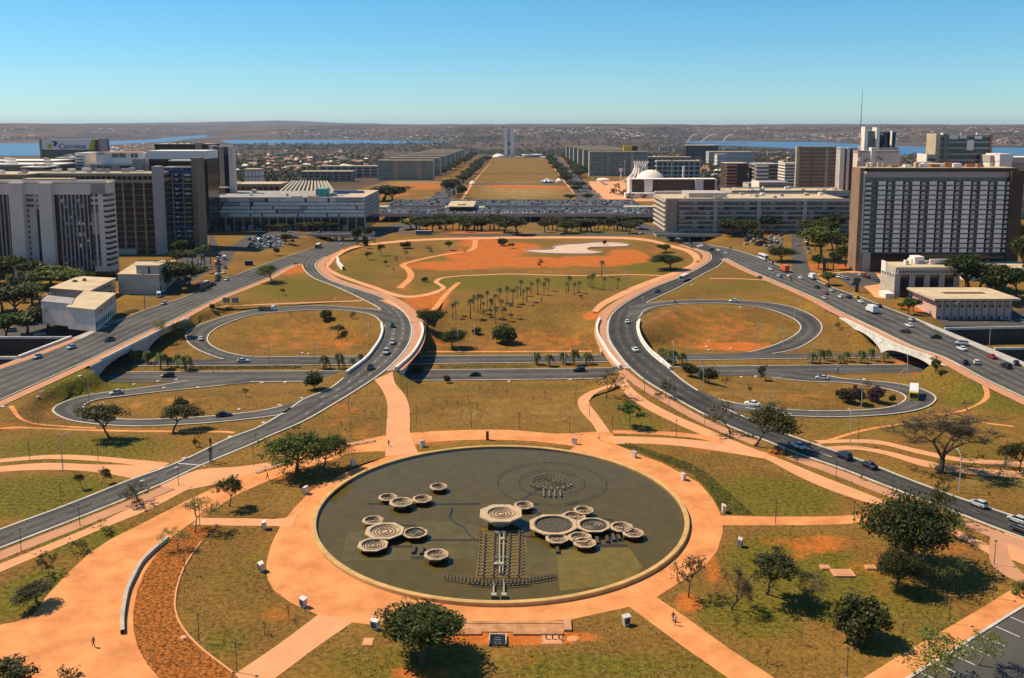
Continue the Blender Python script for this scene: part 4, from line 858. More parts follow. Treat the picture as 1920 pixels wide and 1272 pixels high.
bpart(o, 'side_wall', 'concrete', st.x-1.4, st.x+1.4, st.y+2.7, st.y+2.9, 0, .45)
for k in range(4): bpart(o, 'tread', 'metal_grey', st.x-.5, st.x+.5, st.y+.4+k*.55, st.y+.55+k*.55, .13, .17+.02*k)
for x in (-1.3, 0, 1.3): bpart(o, 'rail_post', 'metal_dark', st.x+x-.04, st.x+x+.04, st.y-.15, st.y-.07, 0, 1.1)
for z in (.6, 1.06): bpart(o, 'rail', 'metal_dark', st.x-1.35, st.x+1.35, st.y-.14, st.y-.08, z, z+.06)
mat('terrace', (.42, .20, .09), .9, .35, .5)
tr = PZ(952, 1190); o = thing('terrace_step', 'long brown stepped terrace between plaza and lawn', 'steps', tr)
for (x0, y0, x1, y1, h) in ((848,1169,1056,1167,.22),(848,1190,902,1190,.3),(962,1190,1056,1190,.3)):
    a, c = PZ(x0, y0), PZ(x1, y1); bpart(o, 'step', 'terrace', a.x, c.x, a.y-.35, a.y+.35, 0, h)
a, c = PZ(848, 1186), PZ(1056, 1171); bpart(o, 'tread', 'terrace', a.x, c.x, a.y, c.y, .0, .12); a, c = PZ(1058, 1185), PZ(1070, 1165); bpart(o, 'cheek', 'path_red', a.x, c.x, a.y, c.y, 0, .4)
b = MB(); b.add([(-.6,-.6,-.1),(.6,-.6,-.1),(.6,.6,-.1),(-.6,.6,-.1),(-.52,-.52,.2),(.52,-.52,.2),(.52,.52,.2),(-.52,.52,.2)], [(0,3,2,1),(4,5,6,7),(0,1,5,4),(1,2,6,5),(2,3,7,6),(3,0,4,7)]); dcm = b.mesh('cover_base', 'concrete'); b = MB(); b.lathe([(.36, .2), (.36, .27), (.01, .28)], 12); dcl = b.mesh('lid', 'white_wall')
for x, y in [(70,745),(6,764),(171,681),(194,690),(150,706),(251,722),(192,757),(209,771),(296,716),(331,713),(307,728),(448,769),(356,779),(431,821),(371,727.5),(494,794),(524,761),(565.5,748),(535,718),(491,719),(578,664),(567,663),(628,561.5),(1325,651),(1329,657),(1370,654.6),(1388,577),(1297,535),(1417,707),(1390,708),(1620,712),(1330,640),(1449,762),(346,861),(955,716),(1070,713),(862,661),(1130,650)]:
    c = G(x, y); o = thing('drain_cover', 'small pale concrete drain cover set in the grass', 'drain cover', (c.x, c.y, c.z+.05), 'drain covers on the lawns', (x % 7)*.3); add_obj('cover_base', dcm, o); add_obj('lid', dcl, o)
# ---- lamps
def park_lamp_meshes():
    b = MB(); b.tube([(0, 0, 0), (0, 0, .5), (0, 0, 4.4)], [.09, .07, .05], 6); p = b.mesh('post', 'metal_dark')
    b = MB(); b.lathe([(.02, 4.4), (.22, 4.5), (.26, 4.62), (.2, 4.7), (.02, 4.72)], 10); h = b.mesh('lamp_head', 'metal_dark')
    b = MB(); b.lathe([(.16, 0), (.16, .12), (.08, .15)], 8); f = b.mesh('foot', 'concrete'); return p, h, f
pm = park_lamp_meshes()
PARK = [(974,805.5),(1068,813),(1079.5,759),(1105,781.6),(1148,814),(1268,820.6),(1208,739),(1254,761.5),(1321,795),(658,824),(654,775),(770,809),(752,729),(764,746),(884,804),(780.6,794),(55.6,863),(184,866.5),(335,910.6),(248,950),(150,986),(40,1035),(475,873),(115,946),(375,990),(347,1077),(373.5,1204),(444,1261),(1454,983),(1601,981),(1567,901),(1673,929),(1780,1169),(1690,1223),(1587.5,1272),(1864,1059),(1488,861),(1861,1122),(1609,826),(1886,876)]
for x, y in PARK:
    c = G(x, y); o = thing('park_lamp', 'thin dark park lamp post with small flat head', 'lamp post', c, 'park lamps along the footpaths')
    for nm, m_ in zip(('post', 'lamp_head', 'foot'), pm): add_obj(nm, m_, o)
b = MB(); b.tube([(0, 0, 0), (0, 0, 6.5), (.25, 0, 8.0), (.9, 0, 8.9), (1.7, 0, 9.2)], [.13, .10, .09, .08, .07], 6); sp = b.mesh('pole', 'pole_white')
b = MB(); b.add([(1.6,-.14,9.1),(2.4,-.16,9.16),(2.4,.16,9.16),(1.6,.14,9.1),(1.6,-.12,9.28),(2.35,-.12,9.28),(2.35,.12,9.28),(1.6,.12,9.28)], [(0,3,2,1),(4,5,6,7),(0,1,5,4),(1,2,6,5),(2,3,7,6),(3,0,4,7)]); sh = b.mesh('lamp_head', 'pole_white')
STREET = [(1787,607,0),(1868,600.5,0),(1886.5,607,180),(1684,747.7,0),(1615,765,180),(1520,693.6,0),(1450,764,0),(1855,648,180),(1593.5,838,90),(1469,655,180),(1059,711,90),(1262,693.6,90),(1318.5,730,180),(1416.6,653,0),(505,685,0),(691,653,90),(646,693.6,0),(858.6,658,90),(890,657,90),(1798,924,90),(167,751,0),(72,794,0),(118,882,0),(1316,590,0),(1445,545,0),(1700,715,90),(1640,690,0),(400,700,0),(1490,600,0),(1180,545,180),(1205,600,90),(1000,711,90),(440,545,0),(590,690,0)]
for x, y, r in STREET:
    c = G(x, y); o = thing('street_lamp', 'tall pale street lamp with a curved arm over the road', 'street lamp', c, 'street lamps of the interchange', R(r)); add_obj('pole', sp, o); add_obj('lamp_head', sh, o)
for x, y, hgt, lb in ((272, 582, 17, 'very tall grey mast beside the avenue and arcaded building'), (867, 300, 60, ''), (1182, 398, 30, '')):
    if not lb: continue
    c = G(x, y); o = thing('light_mast', lb, 'light mast', c); b = MB(); b.tube([(0, 0, 0), (0, 0, hgt)], [.22, .12], 8); b.build('mast', 'metal_grey', o); b = MB(); b.box(-.9, .9, -.2, .2, hgt, hgt+.35); b.build('lamp_head', 'metal_grey', o)
# ---- road signs
def sign(px, py, panels, w, h, hp, label, m='metal_grey'):
    c = G(px, py); o = thing('road_sign', label, 'road sign', c)
    for i in range(panels):
        x = i*(w+.8)
        bpart(o, 'panel', m, c.x+x, c.x+x+w, c.y-.05, c.y+.05, c.z+hp, c.z+hp+h)
        for k in (1, 2): bpart(o, 'frame_bar', 'metal_dark', c.x+x-.05, c.x+x+w+.05, c.y-.12, c.y-.06, c.z+hp+h*k/3-.05, c.z+hp+h*k/3+.05)
        bpart(o, 'frame_bar', 'metal_dark', c.x+x+w/2-.05, c.x+x+w/2+.05, c.y-.13, c.y-.055, c.z+hp, c.z+hp+h)
        for t in (.2, .8): bpart(o, 'post', 'metal_dark', c.x+x+w*t-.07, c.x+x+w*t+.07, c.y+.06, c.y+.2, c.z-.2, c.z+hp+h*.9)
sign(418, 573, 2, 3.2, 2.4, 1.2, 'pair of grey road sign panels seen from behind on the lawn')
sign(552, 500, 1, 1.9, .9, 1.2, 'small dark sign board at the tip of the grass gore'); sign(1420, 524, 1, 2.6, 1.4, .4, 'low grey board beside the tan path across the gore lawn'); sign(1447, 498, 1, 1.2, 2.0, .8, 'narrow dark board at the avenue kerb before the orange truck')
sign(1568, 702, 1, .9, 1.3, 1.4, 'small pale sign on a post at the loop gore', 'sign_white'); sign(392, 870, 1, .9, 1.0, 3.0, 'dark traffic signal board at the zebra crossing', 'metal_dark'); sign(394, 866, 1, .5, 1.2, 4.6, 'second dark signal head above the zebra crossing', 'metal_dark')
c = PZ(914, 825); o = thing('info_pillar', 'dark rusty pillar standing on the curved orange path', 'pillar', c); bpart(o, 'shaft', 'dark_brown', c.x-.35, c.x+.35, c.y-.3, c.y+.3, 0, 2.2); bpart(o, 'cap', 'brown_wall', c.x-.42, c.x+.42, c.y-.36, c.y+.36, 2.2, 2.35)
for x, y, h, lb in ((1545, 512, 8, 'tall dark totem on the hotel forecourt lawn'), (1606, 548, 7, 'dark totem sign by the hotel car park')):
    c = G(x, y); o = thing('totem_sign', lb, 'totem sign', c); bpart(o, 'shaft', 'dark_brown', c.x-.8, c.x+.8, c.y-.4, c.y+.4, c.z, c.z+h*.7); bpart(o, 'head', 'metal_dark', c.x-1.6, c.x+1.6, c.y-.5, c.y+.5, c.z+h*.7, c.z+h)
c = G(896, 597) if False else G(467, 498); o = thing('bus_shelter', 'dark little shelter on the grass beside the avenue', 'shelter', c); bpart(o, 'roof', 'metal_grey', c.x-2.2, c.x+2.2, c.y-1.2, c.y+1.2, 2.6, 2.8)
for x in (-2, 2): bpart(o, 'wall', 'metal_dark', c.x+x-.1, c.x+x+.1, c.y-1, c.y+1, 0, 2.6)
bpart(o, 'back_wall', 'metal_dark', c.x-2, c.x+2, c.y+.9, c.y+1.0, 0, 2.6)
# white sculpture on the far lawn
c = G(640, 505); o = thing('sculpture', 'white curved standing slab sculpture on the far lawn', 'sculpture', c); b = MB()
a = [PZ(x, y, 0)-c for x, y in ((634,488),(637,497),(645,507))]; pl = catmull(a, False, .8); kerb_strip(pl, -.9, 2.2, b, 0); b.build('slab', 'white_wall', o); b = MB(); kerb_strip(pl, -1.4, .25, b, 0); b.build('base', 'concrete', o)
# ================================================================== trees
def quads(cent, size, rng, flat=.5):
    n = len(cent); nrm = rng.normal(size=(n, 3)); nrm[:, 2] = np.abs(nrm[:, 2])+flat; nrm /= np.linalg.norm(nrm, axis=1)[:, None]
    t = rng.normal(size=(n, 3)); u = np.cross(nrm, t); u /= np.linalg.norm(u, axis=1)[:, None]+1e-9; w = np.cross(nrm, u)
    s = (size*(.6+.8*rng.random(n)))[:, None]; a = u*s; b = w*s*.62
    v = np.stack([cent-a, cent-b*.9, cent+a, cent+b*.9], 1).reshape(-1, 3)
    return v, np.arange(4*n).reshape(-1, 4)
def skeleton(rng, levels, nsplit, spread, trunk_h, ratio, rad, gnarl, upb):
    segs = []; tips = []
    def grow(p, d, L, r, lv):
        pts = [p]; n = 3 if lv else 4; cur = p.copy(); dd = d.copy()
        for i in range(n):
            dd = (dd+Vector(rng.normal(size=3))*gnarl).normalized(); cur = cur+dd*(L/n); pts.append(cur.copy())
        segs.append((pts, [r*(1-.45*i/n) for i in range(n+1)], lv))
        if lv >= levels: tips.append(cur.copy()); return
        k = nsplit if lv else nsplit+1; a0 = rng.random()*6.28
        for i in range(k):
            az = a0+6.283*i/k+rng.normal()*.35; sp = spread*(.7+.6*rng.random())
            ref = Vector((math.cos(az), math.sin(az), 0)); nd = (dd*math.cos(sp)+ref*math.sin(sp)+Vector((0, 0, upb))).normalized()
            grow(cur if i else cur.copy(), nd, L*ratio*(.75+.5*rng.random()) if lv else L*ratio*1.0*(.8+.5*rng.random()), r*.55*(.85+.3*rng.random()), lv+1)
        if lv: tips.append(cur.copy())
    grow(Vector((0, 0, 0)), Vector((.05*rng.normal(), .05*rng.normal(), 1)), trunk_h, rad, 0)
    return segs, tips
TREES = {}
KIND = {  # levels, split, spread, trunk, ratio, rad, gnarl, up, leaves/tip, cluster r, leaf size, leaf mat, crown squash
 'dense': (3, 3, .75, 1.2, .78, .16, .10, .15, 80, .62, .088, 'leaf_dense', 1), 'green': (3, 3, .80, 1.3, .85, .16, .14, .12, 50, .55, .105, 'leaf_green', 1),
 'light': (3, 3, .85, 2.0, .66, .11, .14, .12, 24, .50, .095, 'leaf_light', 1), 'dark': (3, 3, .72, 1.7, .72, .13, .18, .12, 42, .50, .105, 'leaf_dark', 1),
 'sparse': (3, 3, .85, 1.3, .82, .10, .26, .05, 22, .42, .12, 'leaf_dark', 1), 'brown': (3, 3, .85, 1.5, .80, .12, .18, .05, 10, .42, .14, 'leaf_brown', 1),
 'big': (3, 3, .85, .75, .9, .17, .14, .2, 110, .62, .068, 'leaf_dark', 1), 'bright': (3, 3, .70, 1.8, .62, .08, .14, .1, 26, .46, .14, 'leaf_bright', 1), 'shrub': (2, 4, .75, .5, 1.0, .07, .2, .1, 80, .5, .105, 'leaf_dark', 1), 'shrubg': (2, 4, .75, .4, 1.0, .07, .2, .1, 80, .5, .105, 'leaf_green', 1),
 'purple': (2, 4, .7, .6, 1.0, .07, .2, .15, 36, .5, .15, 'leaf_purple', 1), 'far': (2, 3, .7, 1.3, .75, .14, .12, .2, 50, .66, .15, 'leaf_far', 1), 'farg': (2, 3, .7, 1.2, .75, .14, .12, .2, 50, .66, .15, 'leaf_dense', 1), 'fary': (2, 3, .7, 1.2, .75, .14, .12, .2, 50, .66, .15, 'leaf_yellow', 1), 'farl': (2, 3, .7, 1.2, .75, .14, .12, .2, 50, .66, .15, 'leaf_green', 1)}
def make_tree(kind, seed):
    key = (kind, seed)
    if key in TREES: return TREES[key]
    rng = np.random.default_rng(hash_(kind)*31+seed)
    if kind == 'bare': segs, tips = skeleton(rng, 6, 2, .60, 1.2, .80, .19, .17, .07)
    else: segs, tips = skeleton(rng, *KIND[kind][:8])
    b = MB()
    for pts, rads, lv in segs: b.tube(pts, rads, 7 if lv == 0 else (5 if lv < 3 else 3), 0, lv == 0)
    if kind == 'bare':
        tw = MB()
        for t in tips:
            for k in range(7):
                d = Vector(rng.normal(size=3)); d.z = abs(d.z)*.7; d.normalize(); L = .35+.4*rng.random(); m_ = t+d*L*.5+Vector(rng.normal(size=3))*.05; tw.tube([t, m_, t+d*L], [.018, .014, .008], 3, 0, False)
        lv = np.array(tw.v); lf = tw.f; cv = lv
    else:
        K = KIND[kind]; cs = []
        for t in tips:
            n = int(K[8]*(.6+.8*rng.random())); d = rng.normal(size=(n, 3)); d /= np.linalg.norm(d, axis=1)[:, None]; rr = K[9]*(rng.random(n)**.45)[:, None]*(.7+.6*rng.random())
            c = np.array(t)+d*rr*np.array([1, 1, .7]); cs.append(c)
        cs = np.concatenate(cs); FILL = {'dense': 150, 'green': 60, 'dark': 60, 'big': 110, 'brown': 14, 'shrub': 40, 'shrubg': 40, 'far': 26, 'farg': 34, 'farl': 30, 'fary': 30, 'bright': 24, 'purple': 24, 'light': 8}.get(kind, 0)
        if FILL:
            lo_, hi_ = np.percentile(cs, 4, axis=0), np.percentile(cs, 96, axis=0); c0 = (lo_+hi_)/2; ex = (hi_-lo_)/2; c0[2] = lo_[2]+ex[2]*1.05
            for q in range(FILL):
                d = rng.normal(size=3); d /= np.linalg.norm(d); d[2] = abs(d[2])*1.0-(.75 if kind in ('big', 'shrub', 'shrubg') else .45 if kind == 'dense' else .25); p = c0+d*ex*(.55+.5*rng.random())*np.array([1, 1, .95]); n = int(K[8]*.9); e = rng.normal(size=(n, 3)); e /= np.linalg.norm(e, axis=1)[:, None]
                cs = np.concatenate([cs, p+e*(K[9]*.95*rng.random(n)**.45)[:, None]*np.array([1, 1, .75])])
        cs = cs[cs[:, 2] > .25]; lv, lf = quads(cs, K[10]*np.ones(len(cs)), rng); cv = cs
    lo = np.percentile(cv[:, :2], 1.5, axis=0); hi = np.percentile(cv[:, :2], 98.5, axis=0); w = float(max((hi-lo).max(), .1)); ctr = (lo+hi)/2*.0; top = float(np.percentile(cv[:, 2], 99.5))
    S = np.array([1/w, 1/w, 1/top])
    tv = [tuple(np.array(v)*S) for v in b.v]; b.v = tv
    tm = b.mesh('trunk', 'trunk_pale' if kind in ('light', 'bright') else 'trunk', True); lv = lv*S
    if kind == 'bare':
        tw.v = [tuple(v) for v in lv]; cm = tw.mesh('twigs', 'twig')
    else: cm = npmesh('crown', lv, lf, [KIND[kind][11]])
    TREES[key] = (tm, cm); return TREES[key]
def hash_(s): return sum((i+1)*ord(c) for i, c in enumerate(s)) % 997
NAMES = {'bare': 'bare_tree', 'shrub': 'shrub', 'shrubg': 'shrub', 'purple': 'flowering_shrub'}
def tree(px, py, wpx, hpx, kind, label, group=None, seed=0, at=None, zw=None):
    c = at or G(px, py); m = pxm(c.y, c.z); w, h = (wpx/m, hpx/m*1.03) if zw is None else zw
    tm, cm = make_tree(kind, seed); rz = ((px*7+py*13) % 63)/10.
    o = thing(NAMES.get(kind, 'broadleaf_tree'), label, 'shrub' if 'shrub' in kind or kind == 'purple' else 'tree', (c.x, c.y, c.z-.08), group, rz); o.scale = (w, w, h)
    add_obj('trunk', tm, o); t_ = add_obj('twigs' if kind == 'bare' else 'crown', cm, o)
    if kind == 'bare': t_['kind'] = 'stuff'
    return o
NEAR = [(557,884,104,74,'green',0,'wide green tree of the twin pair beside the long bench'),(606,880,66,68,'green',1,'rounder green tree of the twin pair nearer the fountain'),
 (430,951,46,60,'dark',0,'upright dark tree on the brown lawn beside the walkway'),(366,999,70,64,'light',0,'umbrella-shaped yellow-green tree at the head of the soil bed'),(332,1032,56,44,'light',1,'low yellow-green tree at the end of the seating wall'),
 (262,946,54,42,'sparse',0,'leaning dark tree between the two footpaths'),(195,1003,30,28,'sparse',1,'small open tree on the long lawn strip, farthest up the walkway'),(152,1034,32,30,'sparse',2,'small tilted tree in the middle of the long lawn strip'),(92,1080,38,50,'sparse',3,'small crooked tree on the lawn strip above the leafier bush'),(68,1128,60,40,'dark',3,'low leafy dark tree leaning over the walkway edge'),
 (154,917,17,29,'dark',1,'slim young dark tree by the avenue crossing'),(190,907,19,32,'dark',2,'slim young dark tree with fuller crown by the avenue crossing'),
 (793,1250,130,100,'dense',0,'large dense dark round tree in front of the fountain plaza'),(30,1338,126,106,'dark',1,'big dark crown rising at the corner of the walkway'),(120,1320,80,60,'sparse',3,'loose dark crown next to the big corner tree'),
 (205,826,82,64,'dark',1,'broad crooked dark tree on the lawn below the loop road'),(325,812,62,48,'dark',3,'leaning flat-topped tree on the lawn below the loop road'),(333,774,24,25,'shrub',0,'small round tree inside the near loop'),(375,837,20,36,'sparse',4,'thin dark sapling tree by the curved road kerb'),(460,745,17,18,'brown',0,'tiny bare-looking tree inside the near loop'),
 (590,730,28,31,'shrub',1,'bushy little tree on the bank below the curved bridge'),(802,619,45,36,'dense',1,'round dark tree at the end of the curved bridge parapet'),(848,653,39,34,'dense',2,'round dark tree lower on the slope by the sunken street'),(941,644,38,32,'shrubg',0,'squat green tree on the slope beside the palm grove'),
 (1136,747,74,54,'brown',1,'flat-topped brownish tree inside the loop path'),(1181,799,50,50,'bright',0,'bright green little tree on the lawn triangle'),(1248,747,40,38,'sparse',5,'open dark tree on the kerb strip of the curved road'),(1369,814,66,62,'brown',2,'half-bare brown tree beside the curved road'),(1416,837,84,76,'dark',6,'tall open dark tree at the crosswalk'),
 (1762,888,196,120,'bare',0,'huge leafless spreading tree on the lawn by the footpaths'),(1884,880,34,50,'sparse',7,'thin twisted tree beside the far footpath'),(1912,886,44,58,'dark',4,'fuller twisted tree beside the far footpath'),(1782,982,60,90,'sparse',8,'tall crooked tree on the kerb strip by the silver car'),(1770,1006,64,46,'light',2,'light small tree behind the huge dark tree'),
 (1704,1066,146,140,'big',5,'huge dark brown-green tree on the lawn with deep shade'),(1681,1110,70,84,'big',6,'slimmer dark tree just in front of the huge one'),(1437,1114,88,88,'dark',7,'dark leaning tree alone on the lawn by the ring path'),(1291,1120,66,84,'brown',3,'open brownish tree at the plaza corner'),(1372,1143,84,88,'bare',1,'leafless tree beside the dark leaning tree'),(1515,1140,70,70,'bare',2,'leafless tree near the large concrete slab'),
 (1616,1203,78,74,'shrub',2,'bushy round dark tree near the car park path'),(1789,1110,64,64,'light',3,'light open tree in the shade edge of the huge tree'),(1760,1300,150,115,'light',4,'light green tree at the car park kerb'),(1836,1248,74,70,'light',0,'smaller light green tree at the car park kerb'),(1935,1160,80,70,'green',2,'green crown hanging over the car park bays'),
 (303,642,44,46,'light',1,'yellow-green round tree on the bank by the dark arch'),(346,632,32,30,'dark',8,'dark tree on the bank beside the far loop'),(510,530,52,32,'green',3,'flat wide tree on the gore lawn between avenue and curve'),(1256,506,50,28,'dense',3,'broad dark tree on the far lawn near the curving path'),(1248,473,22,15,'dense',1,'small round tree above the broad dark tree'),
 (1296,707,24,21,'shrub',0,'round bush nearest the white parapet end'),(1329,718,29,26,'shrub',1,'larger round bush on the bank of the near loop'),(1358,727,18,21,'brown',4,'thin brown bush on the bank of the near loop'),(1404,737,11,20,'sparse',9,'tiny thin tree on the loop lawn'),(1436,713,20,30,'dark',9,'dark bush tree by the cross street kerb'),
 (1588,754,24,24,'shrub',2,'dark bush beside the purple flowering one'),(1602,755,27,30,'purple',0,'purple flowering bush inside the near loop'),(1625,739,23,28,'brown',5,'brown leafless bush behind the purple one'),(1649,754,30,28,'purple',1,'dark purple bush near the yellow bus'),(1671,755,10,14,'shrub',0,'small clipped bush by the loop kerb'),(1571,746,9,14,'shrub',1,'little bush left alone on the loop lawn'),(1754,698,24,31,'dark',2,'umbrella-topped tree on the bank by the avenue'),(1570,620,13,20,'sparse',2,'tiny tree on the bank above the palms'),
 (1466,491,44,27,'dense',2,'wide dark tree on the island between avenue and side street'),(780,700,20,12,'shrubg',1,'bright bush in the shade of the curved bridge'),(838,718,11,14,'shrub',2,'small bush by the sunken street kerb')]
for (x, y, w, h, k, s, lb) in NEAR: tree(x, y, w, h, k, lb, None, s)
MID = [(691,488,13,16),(764,484,18,16),(759,466,18,12),(803,472.5,17,11),(843.5,470,15,18),(869,479,13,13),(943,461,15,13),(742,490,9,11),(721.5,499,9,11),(736,511.5,12,10),(796,529,10,9),(701,456,11,10),(715,480,14,22),(672,470,10,24),(685,466,9,22),(1015,501,15,16),(960,466,12,10),(1298,470,12,10),(1134,459,6,8),(645,632,12,10),(632,629,28,20),(545,592,10,9),(612,600,18,17),(664,598,16,15),(530,553,9,12),(408,583,20,14),(398,582,8,12),(640,430,30,14),(1090,560,8,7),(1016,572,5,16),(893,627,14,12)]
for i, (x, y, w, h) in enumerate(MID): tree(x, y, w, h, ('dark', 'brown', 'shrub', 'sparse')[i % 4], 'small scattered tree standing on the dry lawns of the interchange', 'small trees on the dry lawns', i % 4)
# saplings with stakes
b = MB(); b.tube([(0, 0, 0), (0.05, 0, 1.2), (0, .05, 2.3)], [.05, .04, .02], 5)
for k in range(7):
    a = k*2.4; z = 1.2+.15*k; b.tube([(0, 0, z), (.3*math.cos(a), .3*math.sin(a), z+.35)], [.02, .008], 3)
sapm = b.mesh('stem', 'trunk'); rr = np.random.default_rng(3); c_ = rr.normal(size=(40, 3))*np.array([.28, .28, .35])+np.array([0, 0, 2.0]); v_, f_ = quads(c_, np.full(40, .12), rr); sapl = npmesh('leaves', v_, f_, ['leaf_brown'])
for (x, y) in [(684,783),(698,786),(706,773),(718,781),(660,770),(830,779),(838,765),(858,768),(878,757),(900,740),(925,735),(950,745),(812,760),(895,770),(600,760),(541,1160),(496,1190),(1380,1185),(1439,1245),(1502,1210),(1022,748),(1000,757),(1050,790),(560,812),(640,805),(480,828)]:
    c = G(x, y); o = thing('sapling', 'thin young sapling with a few leaves on the dry lawn', 'sapling', c, 'saplings planted on the lawns'); add_obj('stem', sapm, o); add_obj('leaves', sapl, o)
# palms
def palm_mesh(seed, h, nf, L):
    rng = np.random.default_rng(seed); b = MB(); lean = rng.normal(size=2)*.25
    b.tube([(0, 0, 0), (lean[0]*.3, lean[1]*.3, h*.5), (lean[0], lean[1], h)], [.24, .17, .15], 7); tm = b.mesh('trunk', 'trunk_pale', True)
    f = MB(); top = Vector((lean[0], lean[1], h))
    for i in range(nf):
        az = 6.283*i/nf+rng.normal()*.2; el = (.95, .45, -.05)[i % 3]+rng.normal()*.12; d = Vector((math.cos(az), math.sin(az), 0)); s = Vector((-d.y, d.x, 0)); pts = []; ll = L*(.85+.3*rng.random())
        for t in np.linspace(0, 1, 9): pts.append(top+d*(ll*t*math.cos(el)*(1-.15*t))+Vector((0, 0, ll*(math.sin(el)*t-.75*t*t))))
        for j in range(1, 9):
            p = pts[j]; q = pts[j-1]; wl = ll*.26*math.sin(math.pi*(.12+.84*j/9))
            for sg in (-1, 1): e = p+s*sg*wl+Vector((0, 0, -wl*.75))+(p-q)*.6; f.add([q, p, e, e-(p-q)*.35], [(0, 1, 2, 3)])
    return tm, f.mesh('fronds', 'leaf_palm')
PM = [palm_mesh(i, 6.7, 15, 1.9) for i in range(3)]; PS = [palm_mesh(10+i, 3.6, 24, 2.5) for i in range(3)]
def palm(px, py, hpx, kind, label, group, i):
    c = G(px, py); m = pxm(c.y, c.z); tm, fm = (PM if kind else PS)[i % 3]; s = hpx/m/(7.4 if kind else 4.9)
    o = thing('palm_tree', label, 'palm', c, group, i*1.1); o.scale = (s*(.78+.13*(i*7 % 5)/2), s*(.78+.13*(i*7 % 5)/2), s*(.88+.08*(i*5 % 4))); add_obj('trunk', tm, o); add_obj('fronds', fm, o)
FP = [(849,597),(855,592),(882,598),(889,583),(901,580),(906,593),(920,597),(929.5,607),(928,580),(941,589),(950,574),(958,597),(936,568),(970,560),(976,555),(981,571.6),(988,566.5),(996,551),(1008,553),(1020,554),(1028,546),(1062,551),(1066,548),(1076.5,554),(1085,550),(1103,539),(1112,543),(1108,540),(1132,543),(1158,543),(896,588),(914,575),(962,570),(945,602),(1128,520),(1023,545)]
for i, (x, y) in enumerate(FP): palm(x, y, (34, 30, 38, 28)[i % 4]*(1 if y > 560 else .82), 1, 'slender palm in the grove on the dry lawn', 'palm grove on the lawn', i)
MP = [(1006,684,33,0),(1031,687,27,0),(1057,683,26,0),(1076.5,685,32,0),(1099,683,30,0),(1239,677,30,1),(1247,678,29,1),(1262,684,30,1),(1279.5,682,28,1),(1522,682,26,2),(1537,682,31,2),(1552,677,22,2),(1575,682,22,2),(1588,678,24,2),(1614,681,27,2),(1634,677,25,2),(1658,679,25,2),(607,693,31,3),(636,692,35,3),(662,688,18,3),(676,680,22,3),(277,682,29,4),(301,693,35,4),(250,682,27,4),(348,694.5,39,4),(321,689,25,4),(333,689,27,4)]
ML = ['short palm in the median row beside the white bridge wall', 'palm in the cluster behind the white parapet', 'short bright palm in the median before the white arch', 'palm in the median beside the grey curved parapet', 'palm in the median before the dark arch']
for i, (x, y, h, g) in enumerate(MP): palm(x, y, h, 0, ML[g], 'median palms '+('by the white bridge wall', 'behind the white parapet', 'before the white arch', 'by the curved parapet', 'before the dark arch')[g], i)
for i, (x, y, h) in enumerate([(372,505,48),(384,500,44),(362,508,40),(395,495,34),(378,512,42),(352,500,34),(40,560,52),(22,566,48),(58,556,50),(143,558,36),(160,556,34),(652,432,22),(665,434,18),(1810,540,44),(1870,545,40),(1600,480,30),(1552,505,26),(1528,470,26),(1795,478,20)]): palm(x, y, h, 1, 'tall palm among the buildings beside the avenues', 'palms beside the buildings', i)
# tree groups along the buildings and roads (trunk foot, width, height in the photo)
TB = []
for x in np.linspace(772, 945, 19): TB.append((x+random.uniform(-4, 4), 432+random.uniform(-3, 4), 24+random.uniform(-5, 9), 19+random.uniform(-4, 5), 'farg'))
for x in np.linspace(1022, 1185, 20): TB.append((x+random.uniform(-4, 4), 434+random.uniform(-3, 4), 22+random.uniform(-5, 8), 18+random.uniform(-3, 4), 'far'))
TB += [(968,440,32,26,'far'),(782,430,24,18,'fary'),(720,376,56,22,'farg'),(735,377,40,18,'far'),(905,434,16,16,'far'),(875,436,14,15,'far'),(1205,430,20,14,'far')]
TB += [(842,370,22,26,'far'),(852,366,24,24,'far'),(838,362,16,18,'far'),(858,372,16,20,'far'),(1070,377,18,10,'farg'),(1102,377,16,11,'farg'),(1075,352,20,10,'far'),(1085,360,18,10,'far'),(1062,346,16,14,'farg'),(1090,354,20,10,'far')]
TB += [(30,600,52,50,'farg'),(5,585,44,46,'farg'),(60,575,44,36,'farl'),(95,540,56,34,'farl'),(120,545,50,30,'farl'),(70,535,40,36,'farg'),(10,640,40,40,'farl'),(52,626,46,34,'farl'),(90,620,46,40,'far'),(115,624,60,42,'far'),(150,617,40,34,'far'),(315,535,40,36,'farg'),(340,545,44,40,'farg'),(355,535,36,30,'farl'),(300,545,30,24,'farg'),(20,530,50,40,'farg'),(330,500,30,24,'farg'),(345,480,26,26,'farg')]
TB += [(1362,440,26,24,'farg'),(1375,444,30,26,'farg'),(1392,446,26,24,'farg'),(1410,440,24,22,'far'),(1415,455,22,20,'farg'),(1438,437,30,26,'farg'),(1455,432,22,18,'farg'),(1380,430,30,20,'far'),(1520,445,30,26,'farg'),(1535,450,34,30,'farg'),(1550,455,36,32,'farg'),(1515,460,28,26,'farg'),(1541,490,48,52,'farl'),(1560,470,30,28,'farg'),(1570,440,40,30,'farg'),(1585,430,36,26,'farg'),(1575,480,24,30,'far'),(1534,505,20,22,'farg'),(1562,505,20,26,'farg'),(1585,500,24,34,'farl'),(1598,470,20,30,'farg'),(1565,420,40,24,'farg'),(1555,535,18,20,'farl')]
TB += [(1815,555,66,62,'farg'),(1850,560,50,48,'farg'),(1880,565,56,52,'farg'),(1905,560,40,46,'farg'),(1838,540,40,36,'farg'),(1865,545,44,40,'farl'),(1703,590,20,26,'farl'),(1712,585,18,20,'farg'),(1690,580,12,10,'farl'),(1916,520,30,60,'farg'),(1910,470,20,40,'farg'),(1785,540,30,40,'farg')]
